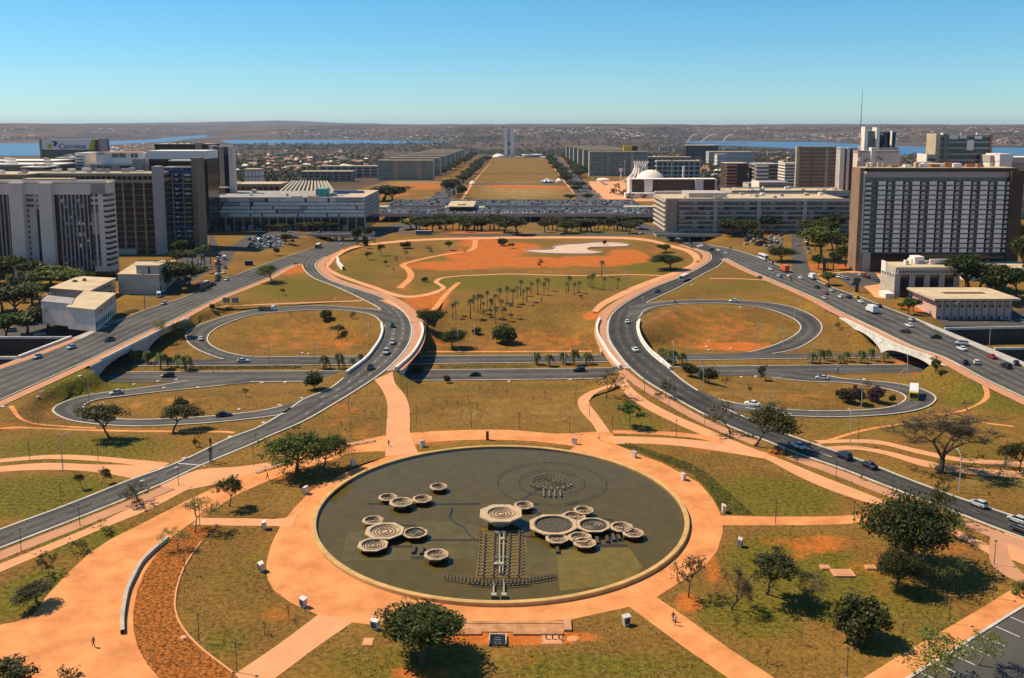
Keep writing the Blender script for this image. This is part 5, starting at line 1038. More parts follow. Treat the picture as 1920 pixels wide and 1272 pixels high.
TB += [(500,435,22,12,'farg'),(530,435,24,12,'farg'),(570,434,26,14,'farg'),(595,434,26,15,'farg'),(620,434,26,14,'farg'),(640,434,24,18,'farg'),(680,432,26,22,'farg'),(535,458,16,15,'farg'),(516,480,10,12,'far'),(470,432,20,8,'farl'),(440,432,20,8,'farl')]
TB += [(670,462,14,28,'far'),(690,452,12,22,'far'),(1335,475,8,8,'far')]
for i, (x, y, w, h, k) in enumerate(TB):
    if y < 445 and 740 < x < 1220 and y > 400: lb, g = 'spreading tree in the grove in front of the bus station deck', 'grove before the bus station'
    elif x < 420: lb, g = 'dark leafy tree among the low buildings left of the straight avenue' if False else 'dark leafy tree around the low tan and arcaded buildings', 'trees around the arcaded building'
    elif x > 1500 and y > 500: lb, g = 'leafy tree around the hotel forecourt and pink building', 'trees around the hotel'
    elif x > 1330: lb, g = 'leafy tree by the car park and side street near the hotel', 'trees by the side street'
    elif y < 400: lb, g = 'dark tree beside the avenues of the long mall', 'trees along the mall'
    else: lb, g = 'low leafy tree along the foot of the white shopping block', 'trees by the shopping block'
    if k == 'fary': lb, g = 'yellow flowering tree in the grove before the bus station', None
    tree(x, y, w*1.25, h*1.2, k, lb, g, i % 4)
# trees lining the mall avenues: told apart near, a mass further out
k = 0
for (x0, y0, x1, y1, n) in ((866,345,912,303,16),(1060,340,1032,303,14),(822,330,888,297,22),(1088,335,1060,300,18),(730,334,815,334,14),(1075,305,1110,330,8)):
    for t in np.linspace(0, 1, n):
        x = x0+(x1-x0)*t+random.uniform(-3, 3); y = y0+(y1-y0)*t+random.uniform(-1, 1); s = (y-HOR)/100.
        tree(x, y, 15*s+5, 10*s+4, 'farg' if k % 3 else 'far', 'small dark tree in the rows lining the ministry avenues', 'tree rows of the ministry avenues', k % 4); k += 1
# leafy hedge strip and kerb planting (uncountable)
def leaf_bed(name, poly, n, h, size, m, label):
    P = [G(x, y) for x, y in poly]; xs = [p.x for p in P]; ys = [p.y for p in P]; rng = np.random.default_rng(len(name)+n); X = rng.uniform(min(xs), max(xs), n*3); Y = rng.uniform(min(ys), max(ys), n*3)
    k = inpoly(X, Y, [(p.x, p.y) for p in P]); X, Y = X[k][:n], Y[k][:n]; Z = gh(X, Y)+rng.random(len(X))*h*(.5+.5*np.sin(X*.9)*np.cos(Y*.7)); v, f = quads(np.stack([X, Y, Z], 1), np.full(len(X), size), rng, .8)
    tag(add_obj(name, npmesh(name, v, f, [m])), label, name.replace('_', ' '), None, 'stuff')
leaf_bed('ground_cover', [(1154,834),(1180,833),(1295,869),(1335.6,896),(1377,934),(1415.5,967),(1357,964),(1349,955),(1322,912),(1294,888),(1243,866),(1192,846)], 9000, .7, .16, 'leaf_green', 'thick green ground cover along the plaza edge')
leaf_bed('hedge', [(176,616),(262,584),(258,580),(170,612)], 2500, 1.1, .2, 'leaf_green', 'low clipped hedge along the arcaded building')
leaf_bed('median_planting', [(355,694),(565,692),(565,687),(355,688.5)], 2600, .5, .2, 'leaf_dense', 'dark green planting in the median of the sunken street')
leaf_bed('median_planting', [(822,692),(960,691),(1000,690),(1000,685),(822,686)], 1800, .35, .2, 'leaf_light', 'yellow-green planting in the median of the sunken street')
# grass tufts: a scatter of real blades clumps over the nearer lawns
# ================================================================== vehicles
def loft(b, st, mi=0, closed_bottom=True):
    """st: list of (x, halfwidth_bottom, halfwidth_top, z0, z1); 8-gon sections with chamfers"""
    vs = []
    for (x, wb, wt, z0, z1) in st:
        c = min(.10, (z1-z0)*.3)
        vs += [(x,-wb+c,z0),(x,wb-c,z0),(x,wb,z0+c),(x,wt,z1-c),(x,wt-c*1.3,z1),(x,-wt+c*1.3,z1),(x,-wt,z1-c),(x,-wb,z0+c)]
    fs = []
    for i in range(len(st)-1):
        for k in range(8): fs.append((i*8+k, i*8+(k+1) % 8, (i+1)*8+(k+1) % 8, (i+1)*8+k))
    fs += [tuple(range(7, -1, -1)), tuple((len(st)-1)*8+k for k in range(8))]
    fs = [f[::-1] for f in fs]
    b.add(vs, fs, mi)
CARC = {'white': (.72, .71, .70), 'silver': (.42, .43, .44), 'grey': (.16, .165, .17), 'black': (.012, .012, .014), 'red': (.34, .02, .02), 'blue': (.05, .11, .22), 'navy': (.015, .018, .045), 'lightblue': (.36, .46, .50), 'darkred': (.10, .015, .015), 'yellow': (.62, .42, .03), 'orange': (.62, .10, .03), 'brown': (.2, .11, .07), 'green': (.06, .14, .1)}
for k, c in CARC.items(): mat('car_'+k, c, .28, .03, 1., .6)
mat('tyre', (.012, .012, .012), .9, .1, 3); mat('rim_metal', (.3, .3, .31), .35, .1, 3, .5, .7); mat('car_glass', (.008, .01, .012), .06, .2, 1., .8); mat('lamp_clear', (.6, .6, .58), .2, .1, 1., .6); mat('lamp_red', (.35, .01, .01), .3, .1, 1., .5); mat('trim_black', (.015, .015, .016), .6, .1, 2)
SHAPES = {  # body stations, cabin(glass) stations, roof stations, wheel x, wheel radius
 'sedan': ([(-2.15,.72,.70,.35,.80),(-2.0,.82,.78,.25,.92),(-1.2,.86,.82,.2,.96),(0,.87,.83,.2,.93),(1.0,.86,.82,.2,.90),(1.8,.83,.76,.22,.80),(2.15,.70,.66,.32,.66)], [(-1.55,.74,.66,.9,.98),(-.95,.76,.60,.9,1.36),(.15,.76,.60,.9,1.38),(1.0,.76,.66,.88,.92)], [(-1.0,.60,.58,1.33,1.39),(-.4,.63,.6,1.36,1.44),(.15,.61,.58,1.35,1.41)], 1.32, .32),
 'hatch': ([(-1.85,.74,.74,.35,.95),(-1.7,.82,.80,.25,1.0),(-.8,.84,.81,.2,.99),(.4,.84,.81,.2,.95),(1.3,.81,.76,.22,.86),(1.85,.68,.64,.32,.68)], [(-1.78,.70,.62,.95,1.08),(-1.35,.72,.60,.95,1.42),(.05,.74,.60,.92,1.46),(.95,.74,.66,.9,.95)], [(-1.5,.60,.58,1.38,1.45),(-.6,.63,.6,1.42,1.51),(.05,.61,.58,1.41,1.48)], 1.18, .31),
 'suv': ([(-2.2,.80,.80,.4,1.05),(-2.05,.9,.87,.32,1.12),(-1.0,.92,.89,.28,1.12),(.4,.92,.89,.28,1.08),(1.5,.9,.85,.3,1.02),(2.2,.78,.74,.4,.85)], [(-2.1,.80,.70,1.08,1.2),(-1.75,.82,.70,1.08,1.64),(.1,.82,.70,1.05,1.68),(.95,.82,.74,1.04,1.1)], [(-1.9,.70,.68,1.62,1.70),(-.8,.73,.70,1.65,1.76),(.15,.71,.68,1.63,1.72)], 1.36, .37)}
def wheel_mesh(r, w=.22, part=0):
    b = MB(); n = 14
    for mi, (rr, ww) in (((0, (r, w)),) if part == 0 else ((0, (r*.6, w+.02)),)):
        vs = []; 
        for s in (-1, 1):
            for k in range(n): a = 2*math.pi*k/n; vs.append((rr*math.cos(a), s*ww/2, rr*math.sin(a)))
        b.add(vs, [(k, (k+1) % n, n+(k+1) % n, n+k) for k in range(n)]+[tuple(range(n)), tuple(range(2*n-1, n-1, -1))], mi)
    return b.mesh('wheel' if part == 0 else 'rim', 'tyre' if part == 0 else 'rim_metal')
CM = {}
for k, (bs, cs, rs, wx, wr) in SHAPES.items():
    b = MB(); loft(b, cs); g = b.mesh('glazing', 'car_glass'); h0 = bs[-1][0]
    b = MB(); b.box(h0-.12, h0+.01, .38, .66, .55, .68); b.box(h0-.12, h0+.01, -.66, -.38, .55, .68); hl = None
    hm = MB(); hm.box(-.08, .05, -.15, .15, -.07, .07); hlm = hm.mesh('headlight', 'lamp_clear'); tlm = hm.mesh('taillight', 'lamp_red')
    CM[k] = dict(glass=g, wheel=wheel_mesh(wr), rim=wheel_mesh(wr, .22, 1), wx=wx, wr=wr, hl=hlm, tl=tlm, front=bs[-1][0], back=bs[0][0], body={}, one={}, bs=bs, rs=rs, cs=cs)
def body_mesh(shape, col):
    c = CM[shape]
    if col not in c['body']:
        b = MB(); loft(b, c['bs']); loft(b, c['rs']); c['body'][col] = b.mesh('body', 'car_'+col)
    return c['body'][col]
def one_mesh(shape, col):
    c = CM[shape]
    if col not in c['one']:
        b = MB(); loft(b, c['bs'], 0); loft(b, c['rs'], 0); loft(b, c['cs'], 1)
        for sx in (-1, 1):
            for sy in (-1, 1): b.box(sx*c['wx']-.3, sx*c['wx']+.3, sy*.72-.1, sy*.72+.12, 0, .55, 2)
        c['one'][col] = b.mesh('parked_car', ['car_'+col, 'car_glass', 'tyre'])
    return c['one'][col]
def heading(px, py, dx, dy):
    a = G(px, py); b = G(px+dx, py+dy); return math.atan2(b.y-a.y, b.x-a.x)
def on_road(px, py):
    p = PZ(px, py, 0.0)
    if YB0-6 < p.y < YB1+6:
        for k_ in BR:
            for a, b in zip(*RDW[k_]):
                if abs((a.y+b.y)/2-p.y) < 4 and ((a+b)/2-p).length < (a-b).length/2+1.5: return p
    return G(px, py)
def car(px, py, shape, col, dx, dy, label, group=None, zlift=0.0):
    c = on_road(px, py); o = thing('car', label, 'car', (c.x, c.y, c.z+.16+zlift), group, heading(px, py, dx, dy)); K = CM[shape]
    add_obj('body', body_mesh(shape, col), o); add_obj('window', K['glass'], o)
    for sx in (-1, 1):
        for sy in (-1, 1): w_ = add_obj('wheel', K['wheel'], o, (sx*K['wx'], sy*.74, K['wr'])); add_obj('rim', K['rim'], w_)
    for sy in (-.52, .52):
        add_obj('headlight', K['hl'], o, (K['front']-.10, sy, .60)); add_obj('taillight', K['tl'], o, (K['back']+.07, sy, .74))
    return o
on_deck = .2
# x, y, shape, colour, heading, place
LA = (30, -13); CLd = (-20, 22)
CARS = [(70,672,'sedan','silver',-30,13,'on the straight avenue beside the cutting parapet'),(134,654,'sedan','lightblue',-30,13,'on the straight avenue passing the cutting'),(205,640,'sedan','black',-30,13,'on the straight avenue above the dark arch'),(209,609,'hatch','grey',-30,13,'on the straight avenue before the arcaded building'),(307,572,'hatch','lightblue',-30,13,'on the straight avenue beyond the arcaded building'),(400,535,'hatch','grey',28,-10,'behind the brown bus on the straight avenue'),(425,527,'hatch','white',-28,10,'turning at the side street mouth'),(419,513,'sedan','white',-4,14,'coming down the side street between trees'),(423,504,'hatch','blue',-2,14,'in tree shade on the side street'),
 (736,614,'hatch','black',-2,20,'entering the curved bridge'),(736,645,'sedan','silver',-6,20,'leading on the curved grey bridge'),(724,664,'suv','silver',-10,18,'in the middle of the curved grey bridge'),(694,693,'hatch','navy',-18,18,'leaving the curved grey bridge'),(420,782,'sedan','black',30,-3,'on the near loop beside the lawn'),(218,740,'sedan','silver',-30,4,'entering the bend of the near loop'),(456,680,'sedan','silver',30,-1,'leaving the far loop to the sunken street'),(315,708,'suv','black',-30,1,'on the sunken street before the dark arch'),(376,638,'sedan','white',-6,-16,'in the tree shade on the far loop'),(890,706,'sedan','black',-30,.5,'on the sunken street at the yellow-green median'),(1086,698,'suv','black',-30,.5,'on the sunken street by the white arch wall'),
 (1233,549,'hatch','black',-20,9,'coming down the curve from the far lawn'),(1176,606,'sedan','white',-2,-18,'at the entry of the white-walled curved bridge'),(1191,659,'sedan','white',-12,-20,'in the middle of the white-walled curved bridge'),(1376,567,'sedan','white',-30,-1,'on the far loop top bend'),(1541,712,'sedan','silver',-30,-3,'on the slip lane of the near loop'),(1410,761,'sedan','white',-30,-6,'joining from the near loop'),(1496,840,'sedan','white',-26,-11,'waiting at the crosswalk'),(1582,860,'suv','navy',-26,-11,'second in the queue, a tall dark one'),(1629,877,'sedan','navy',-26,-11,'third in the queue behind the tall dark one'),(1834,950,'hatch','silver',-26,-10,'approaching the crosswalk queue alone'),(1907,980,'hatch','silver',-26,-10,'beside the small red path bend'),(1914,998,'sedan','black',-26,-10,'last before the red path bend'),
 (1532,541,'sedan','black',-26,-11,'beside the totem on the straight avenue'),(1551,538,'hatch','darkred',-26,-11,'near the kerb by the forecourt'),(1559.5,547,'sedan','lightblue',-26,-11,'behind the dark red one'),(1548,553,'hatch','red',-26,-11,'bright in the middle lanes by the totem'),(1546,561,'sedan','silver',-26,-11,'in the outer lane by the red pavement'),(1576,559,'hatch','white',-26,-11,'in the lanes ahead of the black one'),(1591,560,'hatch','black',-26,-11,'next to the yellow one'),(1606,560,'hatch','yellow',-26,-11,'the only yellow one'),(1614,568,'sedan','white',-26,-11,'just beyond the white box truck'),(1648,577,'hatch','black',-26,-11,'beside the white box truck'),(1709,602,'hatch','silver',-26,-11,'passing the pink building'),(1704,613,'sedan','white',-26,-11,'in the lanes above the white arch'),(1697,624,'sedan','black',-26,-11,'in the outer lane above the white arch'),(1754,635,'sedan','black',-26,-11,'by the tip of the cutting parapet'),(1803,647,'suv','silver',-26,-11,'in the inner lane beside the cutting'),(1803,657,'sedan','white',-26,-11,'in the middle lane beside the cutting'),(1810,683,'hatch','black',-26,-11,'in the outer lane next to the white one'),(1830.5,683,'hatch','white',-26,-11,'in the outer lane next to the black one'),(1859,672,'sedan','red',-26,-11,'bright beside the cutting parapet end'),(1886.5,690,'suv','black',-26,-11,'on the wide avenue after the red one'),(1905.5,684,'sedan','black',-26,-11,'on the wide avenue behind the tall black one'),
 (1444.6,507,'hatch','white',26,11,'ahead of the orange truck'),(1461,520,'suv','silver',-24,-11,'abreast of the orange truck'),(1479,520,'hatch','white',-24,-11,'just behind the orange truck'),(1501,523,'sedan','white',-24,-11,'ahead of the white van truck'),(1495,461,'hatch','silver',0,12,'alone on the side street by the hotel'),(1333,470,'hatch','grey',20,6,'leaving the overpass shade'),(1347,471,'sedan','white',20,6,'on the avenue after the overpass'),(1361.5,477,'hatch','silver',20,8,'at the tip of the gore lawn'),(1370,468,'hatch','grey',20,6,'at the kerb by the earth bank'),(1296,459,'hatch','black',18,5,'in the overpass shadow'),(1310,464,'hatch','white',18,5,'just out of the overpass shadow'),(1315,462,'sedan','white',18,5,'next to the dark one out of the overpass'),(640,459,'hatch','white',-18,7,'at the mouth of the far overpass'),(635,455,'hatch','grey',-18,7,'in the shade of the far overpass'),(665,452,'hatch','grey',-18,7,'under the far overpass'),
 (483,436,'hatch','white',20,1,'parked alone above the car park'),(545,437,'sedan','white',20,0,'on the boulevard before the overpass'),(600,439,'sedan','darkred',20,0,'dark red on the far overpass'),(1055,441,'sedan','black',20,0,'on the boulevard before the grove'),(1200,440,'sedan','white',20,0,'on the boulevard by the beige slab'),(75,630,'suv','silver',30,-3,'parked by the cutting parapet'),(1860,594,'suv','silver',3,6,'parked alone in the shade of the pink building')]
for (x, y, s, c, dx, dy, pl_) in CARS:
    car(x, y, s, c, dx, dy, ({'lightblue': 'light blue', 'darkred': 'dark red', 'navy': 'dark blue'}.get(c, c))+' '+{'sedan': 'saloon car', 'hatch': 'hatchback', 'suv': 'tall car'}[s]+' '+pl_, None, 1.0 if (x, y) in ((600, 439),) else 0)
# buses and trucks
def bus(px, py, L, W, Hh, dx, dy, label, body, roof, name='bus', cat='bus'):
    c = G(px, py); o = thing(name, label, cat, (c.x, c.y, c.z+.12), None, heading(px, py, dx, dy)); h = L/2
    b = MB(); loft(b, [(-h,W/2-.1,W/2-.15,.4,Hh-.15),(-h+.15,W/2,W/2-.05,.3,Hh),(h-.2,W/2,W/2-.05,.3,Hh),(h,W/2-.1,W/2-.2,.4,Hh-.3)]); b.build('body', 'car_'+body, o)
    b = MB(); b.box(-h+.4, h-.5, -W/2+.12, W/2-.12, Hh+.005, Hh+.08); b.build('roof', 'car_'+roof, o)
    n = max(3, int(L/1.5))
    for s in (-1, 1):
        for i in range(n): b = MB(); x0 = -h+.4+i*(L-1)/n; b.box(x0, x0+(L-1)/n-.12, s*(W/2+.002), s*(W/2+.03), Hh*.5, Hh*.82); b.build('window', 'car_glass', o)
    b = MB(); b.box(h-.03, h+.03, -W/2+.2, W/2-.2, Hh*.42, Hh*.84); b.build('windshield', 'car_glass', o); b = MB(); b.box(-h-.03, -h+.03, -W/2+.3, W/2-.3, Hh*.5, Hh*.8); b.build('rear_window', 'car_glass', o)
    wm = CM['suv']['wheel']
    for x in (-h*.55, h*.6):
        for s in (-1, 1): w = add_obj('wheel', wm, o, (x, s*(W/2-.1), .45)); w.scale = (1.25, 1.2, 1.25); add_obj('rim', CM['suv']['rim'], w)
    for s in (-.8, .8): add_obj('headlight', CM['suv']['hl'], o, (h+.0, s*W/2.6, .75))
    return o
def truck(px, py, L, W, Hh, dx, dy, label, box, cab='white', flat=False):
    c = G(px, py); o = thing('truck', label, 'truck', (c.x, c.y, c.z+.12), None, heading(px, py, dx, dy)); h = L/2
    b = MB(); loft(b, [(h-1.9,W/2-.1,W/2-.15,.5,2.3),(h-.5,W/2-.08,W/2-.15,.45,2.35),(h-.1,W/2-.1,W/2-.2,.45,1.5),(h,W/2-.15,W/2-.25,.5,1.4)]); b.build('cab', 'car_'+cab, o)
    b = MB(); b.add([(h-.46,-W/2+.3,2.2),(h-.46,W/2-.3,2.2),(h-.07,W/2-.35,1.5),(h-.07,-W/2+.35,1.5)], [(0,1,2,3)]); b.build('windshield', 'car_glass', o)
    if flat:
        b = MB(); b.box(-h, h-2.1, -W/2, W/2, .9, 1.15); b.build('flatbed', 'trim_black', o)
        for s in (-1, 1): b = MB(); b.box(-h, h-2.1, s*W/2-.05, s*W/2+.05, 1.15, 1.5); b.build('side_board', 'car_grey', o)
    else:
        b = MB(); loft(b, [(-h,W/2,W/2,.8,Hh),(h-2.1,W/2,W/2,.8,Hh)]); b.build('cargo_box', 'car_'+box, o); b = MB(); b.box(-h-.03, -h, -.02, .02, .9, Hh-.1); b.build('door_seam', 'trim_black', o)
    b = MB(); b.box(-h+.2, h-.3, -.5, .5, .55, .78); b.build('chassis', 'trim_black', o)
    wm = CM['suv']['wheel']
    for x in (-h*.6, h-1.1):
        for s in (-1, 1): w = add_obj('wheel', wm, o, (x, s*(W/2-.15), .44)); w.scale = (1.2, 1.2, 1.2); add_obj('rim', CM['suv']['rim'], w)
    return o
bus(381, 541, 10.5, 2.6, 3.1, 28, -11, 'brown bus with a white roof on the straight avenue', 'brown', 'white'); bus(1713, 746, 11, 2.7, 3.2, -1, 16, 'yellow city bus with a white roof on the loop bend', 'yellow', 'white'); bus(1431, 487, 11.5, 2.6, 3.2, -24, -9, 'long white bus by the flat tree island', 'white', 'white'); bus(1283, 526, 9.5, 2.6, 3.0, 22, -10, 'grey and white bus on the curve by the far lawn', 'silver', 'white'); bus(597, 466, 10, 2.6, 3.1, 26, -10, 'dark bus with a white roof coming from the overpass', 'brown', 'white'); bus(795, 441, 12, 2.6, 3.2, 20, 0, 'blue and white bus on the boulevard before the grove', 'blue', 'white'); bus(421, 487, 5.4, 2.0, 2.3, -1, 12, 'white van coming down the side street', 'white', 'white', 'van', 'van'); bus(1272, 456, 11, 2.6, 3.2, 20, 6, 'dark bus half under the overpass', 'black', 'grey')
bus(175, 560, 5.0, 2.0, 2.2, 30, -2, 'white van parked among trees by the tan building', 'white', 'white', 'van', 'van') if False else None
truck(1471, 510, 8.5, 2.5, 3.9, -24, -11, 'orange box truck on the straight avenue', 'orange', 'orange'); truck(1523, 524, 6.5, 2.3, 3.2, -24, -11, 'white box truck at the side street mouth', 'white'); truck(1634, 587, 7.0, 2.4, 3.5, -26, -11, 'white box truck in the middle of the wide avenue', 'white'); truck(500, 583, 8.5, 2.4, 3.0, 30, -1, 'flatbed truck with a white cab on the far loop', 'grey', 'white', True)
bus(298, 557, 4.6, 1.9, 2.2, 0, 14, 'little white van parked on the red earth by the beige building', 'white', 'white', 'van', 'van')
# motorbikes with riders
def motorbike(px, py, dx, dy, label):
    c = G(px, py); o = thing('motorbike', label, 'motorbike', (c.x, c.y, c.z+.1), None, heading(px, py, dx, dy))
    b = MB(); b.tube([(-.5, 0, .7), (0, 0, .85), (.45, 0, .9), (.6, 0, .5)], [.16, .2, .16, .06], 6); b.build('body', 'car_black', o)
    for x in (-.62, .65): w = add_obj('wheel', CM['hatch']['wheel'], o, (x, 0, .31)); w.scale = (1, .5, 1)
    b = MB(); b.tube([(.4, -.35, 1.05), (.4, .35, 1.05)], [.03, .03], 5); b.build('handlebar', 'metal_dark', o)
    b = MB(); b.tube([(-.2, 0, .85), (-.25, 0, 1.15), (-.1, 0, 1.45), (-.05, 0, 1.55)], [.17, .2, .19, .09], 8); b.lathe([(.02, 0), (.14, .06), (.15, .16), (.1, .27), (.01, .3)], 10, 0, 0, (-.03, 0, 1.53))
    for s in (-1, 1): b.tube([(-.1, .2*s, 1.42), (.12, .28*s, 1.2), (.38, .3*s, 1.08)], [.07, .06, .05], 5); b.tube([(-.22, .1*s, .88), (.2, .2*s, .8), (.1, .2*s, .35)], [.1, .09, .06], 5)
    b.build('rider', 'trim_black', o)
motorbike(1484, 528, -24, -11, 'motorbike with a dark rider on the straight avenue'); motorbike(1266, 570, -20, -1, 'motorbike with a dark rider on the far loop'); motorbike(1461, 842, 10, 8, 'motorbike with a rider by the crosswalk') if False else None
# ---- parked cars: rows seen in the photo
PCOL = ['white', 'silver', 'white', 'grey', 'black', 'silver', 'white', 'red', 'blue', 'white', 'black', 'silver', 'darkred', 'white']
npark = 0
def park(p, rz, label, group, col=None, shape=None):
    global npark
    sh_ = shape or ('hatch', 'sedan', 'suv', 'hatch')[npark % 4]; cl = col or PCOL[(npark*5+npark//7) % len(PCOL)]
    o = add_obj('parked_car', one_mesh(sh_, cl), None, p, (0, 0, rz+random.choice((0, math.pi)))); tag(o, ({'lightblue': 'light blue', 'darkred': 'dark red', 'navy': 'dark blue'}.get(cl, cl))+' '+{'sedan': 'saloon', 'hatch': 'hatchback', 'suv': 'tall car'}[sh_]+label[len('parked car'):].replace(' in ', ' parked in ', 1).replace(' on the', ' parked on the', 1).replace(' among', ' parked among', 1), 'car', group); npark += 1
def lot(pts, label, group, rz=None, dz=.1):
    for (x, y) in pts:
        c = G(x, y); park((c.x, c.y, c.z+dz), (R(20) if rz is None else rz)+random.uniform(-.06, .06), label, group)
lot([(470+i*9.5+random.uniform(-2, 2), 447+r*4.6-i*.35+random.uniform(-.6, .6)) for r in range(5) for i in range(10-abs(r-1)) if not (r > 2 and i > 6) and 448 < 447+r*4.6+2 and (470+i*9.5) < 566-r*4], 'parked car in the car park between the shopping block and the earth bank', 'cars parked by the shopping block')
lot([(1400+i*9+random.uniform(-2, 2), 437+r*5.5+i*.8+random.uniform(-.7, .7)) for r in range(5) for i in range(8) if 437+r*5.5+i*.8 < 467 and (r+i) % 5], 'parked car in the car park beside the hotel side street', 'cars parked by the side street')
lot([(1462+i*.4, 432+i*4.6) for i in range(8)]+[(1511+i*1.1, 450+i*5) for i in range(6)], 'parked car in the kerb row of the hotel side street', 'cars lining the side street', R(80))
lot([(1557+i*7.5, 518+i*1.6) for i in range(5)]+[(1612+i*8.5, 517+i*2.8) for i in range(6)]+[(1596+i*8, 534) for i in range(2)], 'parked car on the hotel forecourt', 'cars on the hotel forecourt', R(60))
lot([(1870+i*9, 606+(i % 2)*.8) for i in range(6)]+[(1847+i*14, 597) for i in range(4)], 'parked car in front of the pink building', 'cars at the pink building', R(75))
lot([(408+(i % 2), 480+i*6) for i in range(9)], 'parked car in the row along the palms of the side street', 'cars parked by the palms', R(78)); lot([(340+i*11, 497+(i % 3)*9) for i in range(5)]+[(345, 516), (352, 526), (362, 519)], 'parked car among trees at the foot of the towers', 'cars among the trees', R(20))
lot([(60+i*11, 555+(i % 3)*6) for i in range(5)]+[(5, 615), (20, 622), (78, 592), (90, 598)], 'parked car in the yard of the arcaded building', 'cars in the arcaded yard', R(10))
# ================================================================== buildings
def rect(x0, x1, yb, yt, Y=None, z0=None):
    if Y is None: Y = G((x0+x1)/2, yb).y
    ym = (yb+yt)/2; a = PY(x0, ym, Y); b = PY(x1, ym, Y); t = PY((x0+x1)/2, yt, Y); zb = PY((x0+x1)/2, yb, Y).z
    return a.x, b.x, Y, (min(zb, GZat((a.x+b.x)/2, Y)) if z0 is None else z0), t.z
class Bld:
    def __init__(s, label, x0, x1, yb, yt, depth, Y=None, name='office_building', z0=None, cat='building', group=None):
        s.x0, s.x1, s.Y, s.z0, s.z1 = rect(x0, x1, yb, yt, Y, z0); s.d = depth; s.px = (x0, x1, yb, yt)
        s.o = thing(name, label, cat, ((s.x0+s.x1)/2, s.Y, s.z0), group)
    def X(s, px, py=None): return PY(px, py or (s.px[2]+s.px[3])/2, s.Y).x
    def Z(s, py): return PY((s.px[0]+s.px[1])/2, py, s.Y).z
    def box(s, nm, m, x0, x1, d0, d1, z0, z1, par=None): return bpart(s.o, nm, m, x0, x1, s.Y+d0, s.Y+d1, z0, z1)
    def core(s, m, nm='glazing', inset=0.0): return s.box(nm, m, s.x0+inset, s.x1-inset, inset, s.d-inset, s.z0, s.z1-.05)
    def bands(s, n, m, frac, proud=.5, z0=None, z1=None, x0=None, x1=None, nm='floor_band'):
        z0 = s.z0 if z0 is None else z0; z1 = s.z1 if z1 is None else z1; h = (z1-z0)/n
        for i in range(n): s.box(nm, m, (s.x0 if x0 is None else x0)-proud, (s.x1 if x1 is None else x1)+proud, -proud, s.d+proud, z0+(i+1)*h-h*frac, z0+(i+1)*h)
    def piers(s, n, m, w, proud=.7, z0=None, z1=None, x0=None, x1=None, nm='pier', skip=()):
        z0 = s.z0 if z0 is None else z0; z1 = s.z1 if z1 is None else z1; x0 = s.x0 if x0 is None else x0; x1 = s.x1 if x1 is None else x1
        for i in range(n+1):
            if i in skip: continue
            x = x0+(x1-x0)*i/n; s.box(nm, m, x-w/2, x+w/2, -proud, .4, z0, z1)
    def sidepiers(s, n, m, w, right, proud=.7):
        x = s.x1 if right else s.x0
        for i in range(n+1):
            y = s.d*i/n; s.box('side_pier', m, x-proud if not right else x-.3, x+.3 if not right else x+proud, y-w/2, y+w/2, s.z0, s.z1)
    def roof(s, m='roof_grey', over=.6, th=.5, par=None):
        s.box('roof', m, s.x0-over, s.x1+over, -over, s.d+over, s.z1, s.z1+th)
        if par:
            for a in ((s.x0-over, s.x1+over, -over-.15, -over+.25), (s.x0-over, s.x1+over, s.d+over-.25, s.d+over+.15)): s.box('parapet', par, *a, s.z1+th, s.z1+th+1.0)
    def plant(s, n, seed, m=('white_wall', 'roof_tan', 'roof_grey')):
        r = random.Random(seed)
        for i in range(n):
            x = r.uniform(s.x0+1, s.x1-4); y = r.uniform(1, s.d-4); w = r.uniform(1.2, 5); h = r.uniform(.8, 2.6); s.box('roof_unit', m[i % len(m)], x, x+w, y, y+r.uniform(1.5, 4), s.z1+.3, s.z1+.3+h)
# --- left tower with mauve piers
b1 = Bld('pale mauve tower slab with tall window strips, low trees at its foot', -80, 204, 520, 345, 10, name='tower_block'); b1.core('glass_dark'); b1.roof('roof_tan', .3, .6, 'white_wall')
b1.box('top_wall', 'mauve_wall', b1.x0, b1.x1, -1.0, .5, b1.Z(365), b1.z1-.1)
for a, c, dd in ((27, 52, 3.2), (82, 106, 3.2)): b1.box('pier', 'mauve_wall', b1.X(a), b1.X(c), -dd, 1, b1.z0, b1.z1+.6)
b1.box('recess_wall', 'beige_wall', b1.X(52), b1.X(72), -.6, .8, b1.z0, b1.z1); b1.box('recess_wall', 'beige_wall', b1.X(72), b1.X(82), -.5, .8, b1.Z(392), b1.z1)
for k in range(15): b1.box('window', 'glass_dark', b1.X(55), b1.X(58) if k > 2 else b1.X(68), -.68, -.5, b1.Z(368+k*10), b1.Z(363+k*10))
for k in range(3): b1.box('window', 'glass_dark', b1.X(73.5), b1.X(76), -.58, -.4, b1.Z(368+k*10), b1.Z(364.5+k*10))
for gx0, gx1, n in ((-80, 27, 14), (117, 176, 8)):
    for k in range(n+1): x = b1.X(gx0+(gx1-gx0)*k/n); b1.box('fin', 'grey_wall', x-.2, x+.2, -.9, .3, b1.z0+4, b1.Z(365))
    for r_ in range(13):
        z = b1.Z(372+r_*10.5); b1.box('spandrel', 'glass_blue', b1.X(gx0), b1.X(gx1), -.25, .2, z-.5, z)
rw_ = random.Random(4)
for k in range(34):
    c_ = rw_.randrange(8); r_ = rw_.randrange(13); x = b1.X(117+c_*7.4); z = b1.Z(380+r_*10.5); b1.box('blind', ('window_blue', 'sign_white', 'grey_wall', 'window_blue')[k % 4], x+.4, x+1.7, -.22, .1, z, z+rw_.choice((1.2, 2.0, 2.4)))
b1.box('side_wall', 'mauve_wall', b1.X(176), b1.x1+.2, -1.0, b1.d, b1.z0+3, b1.z1)
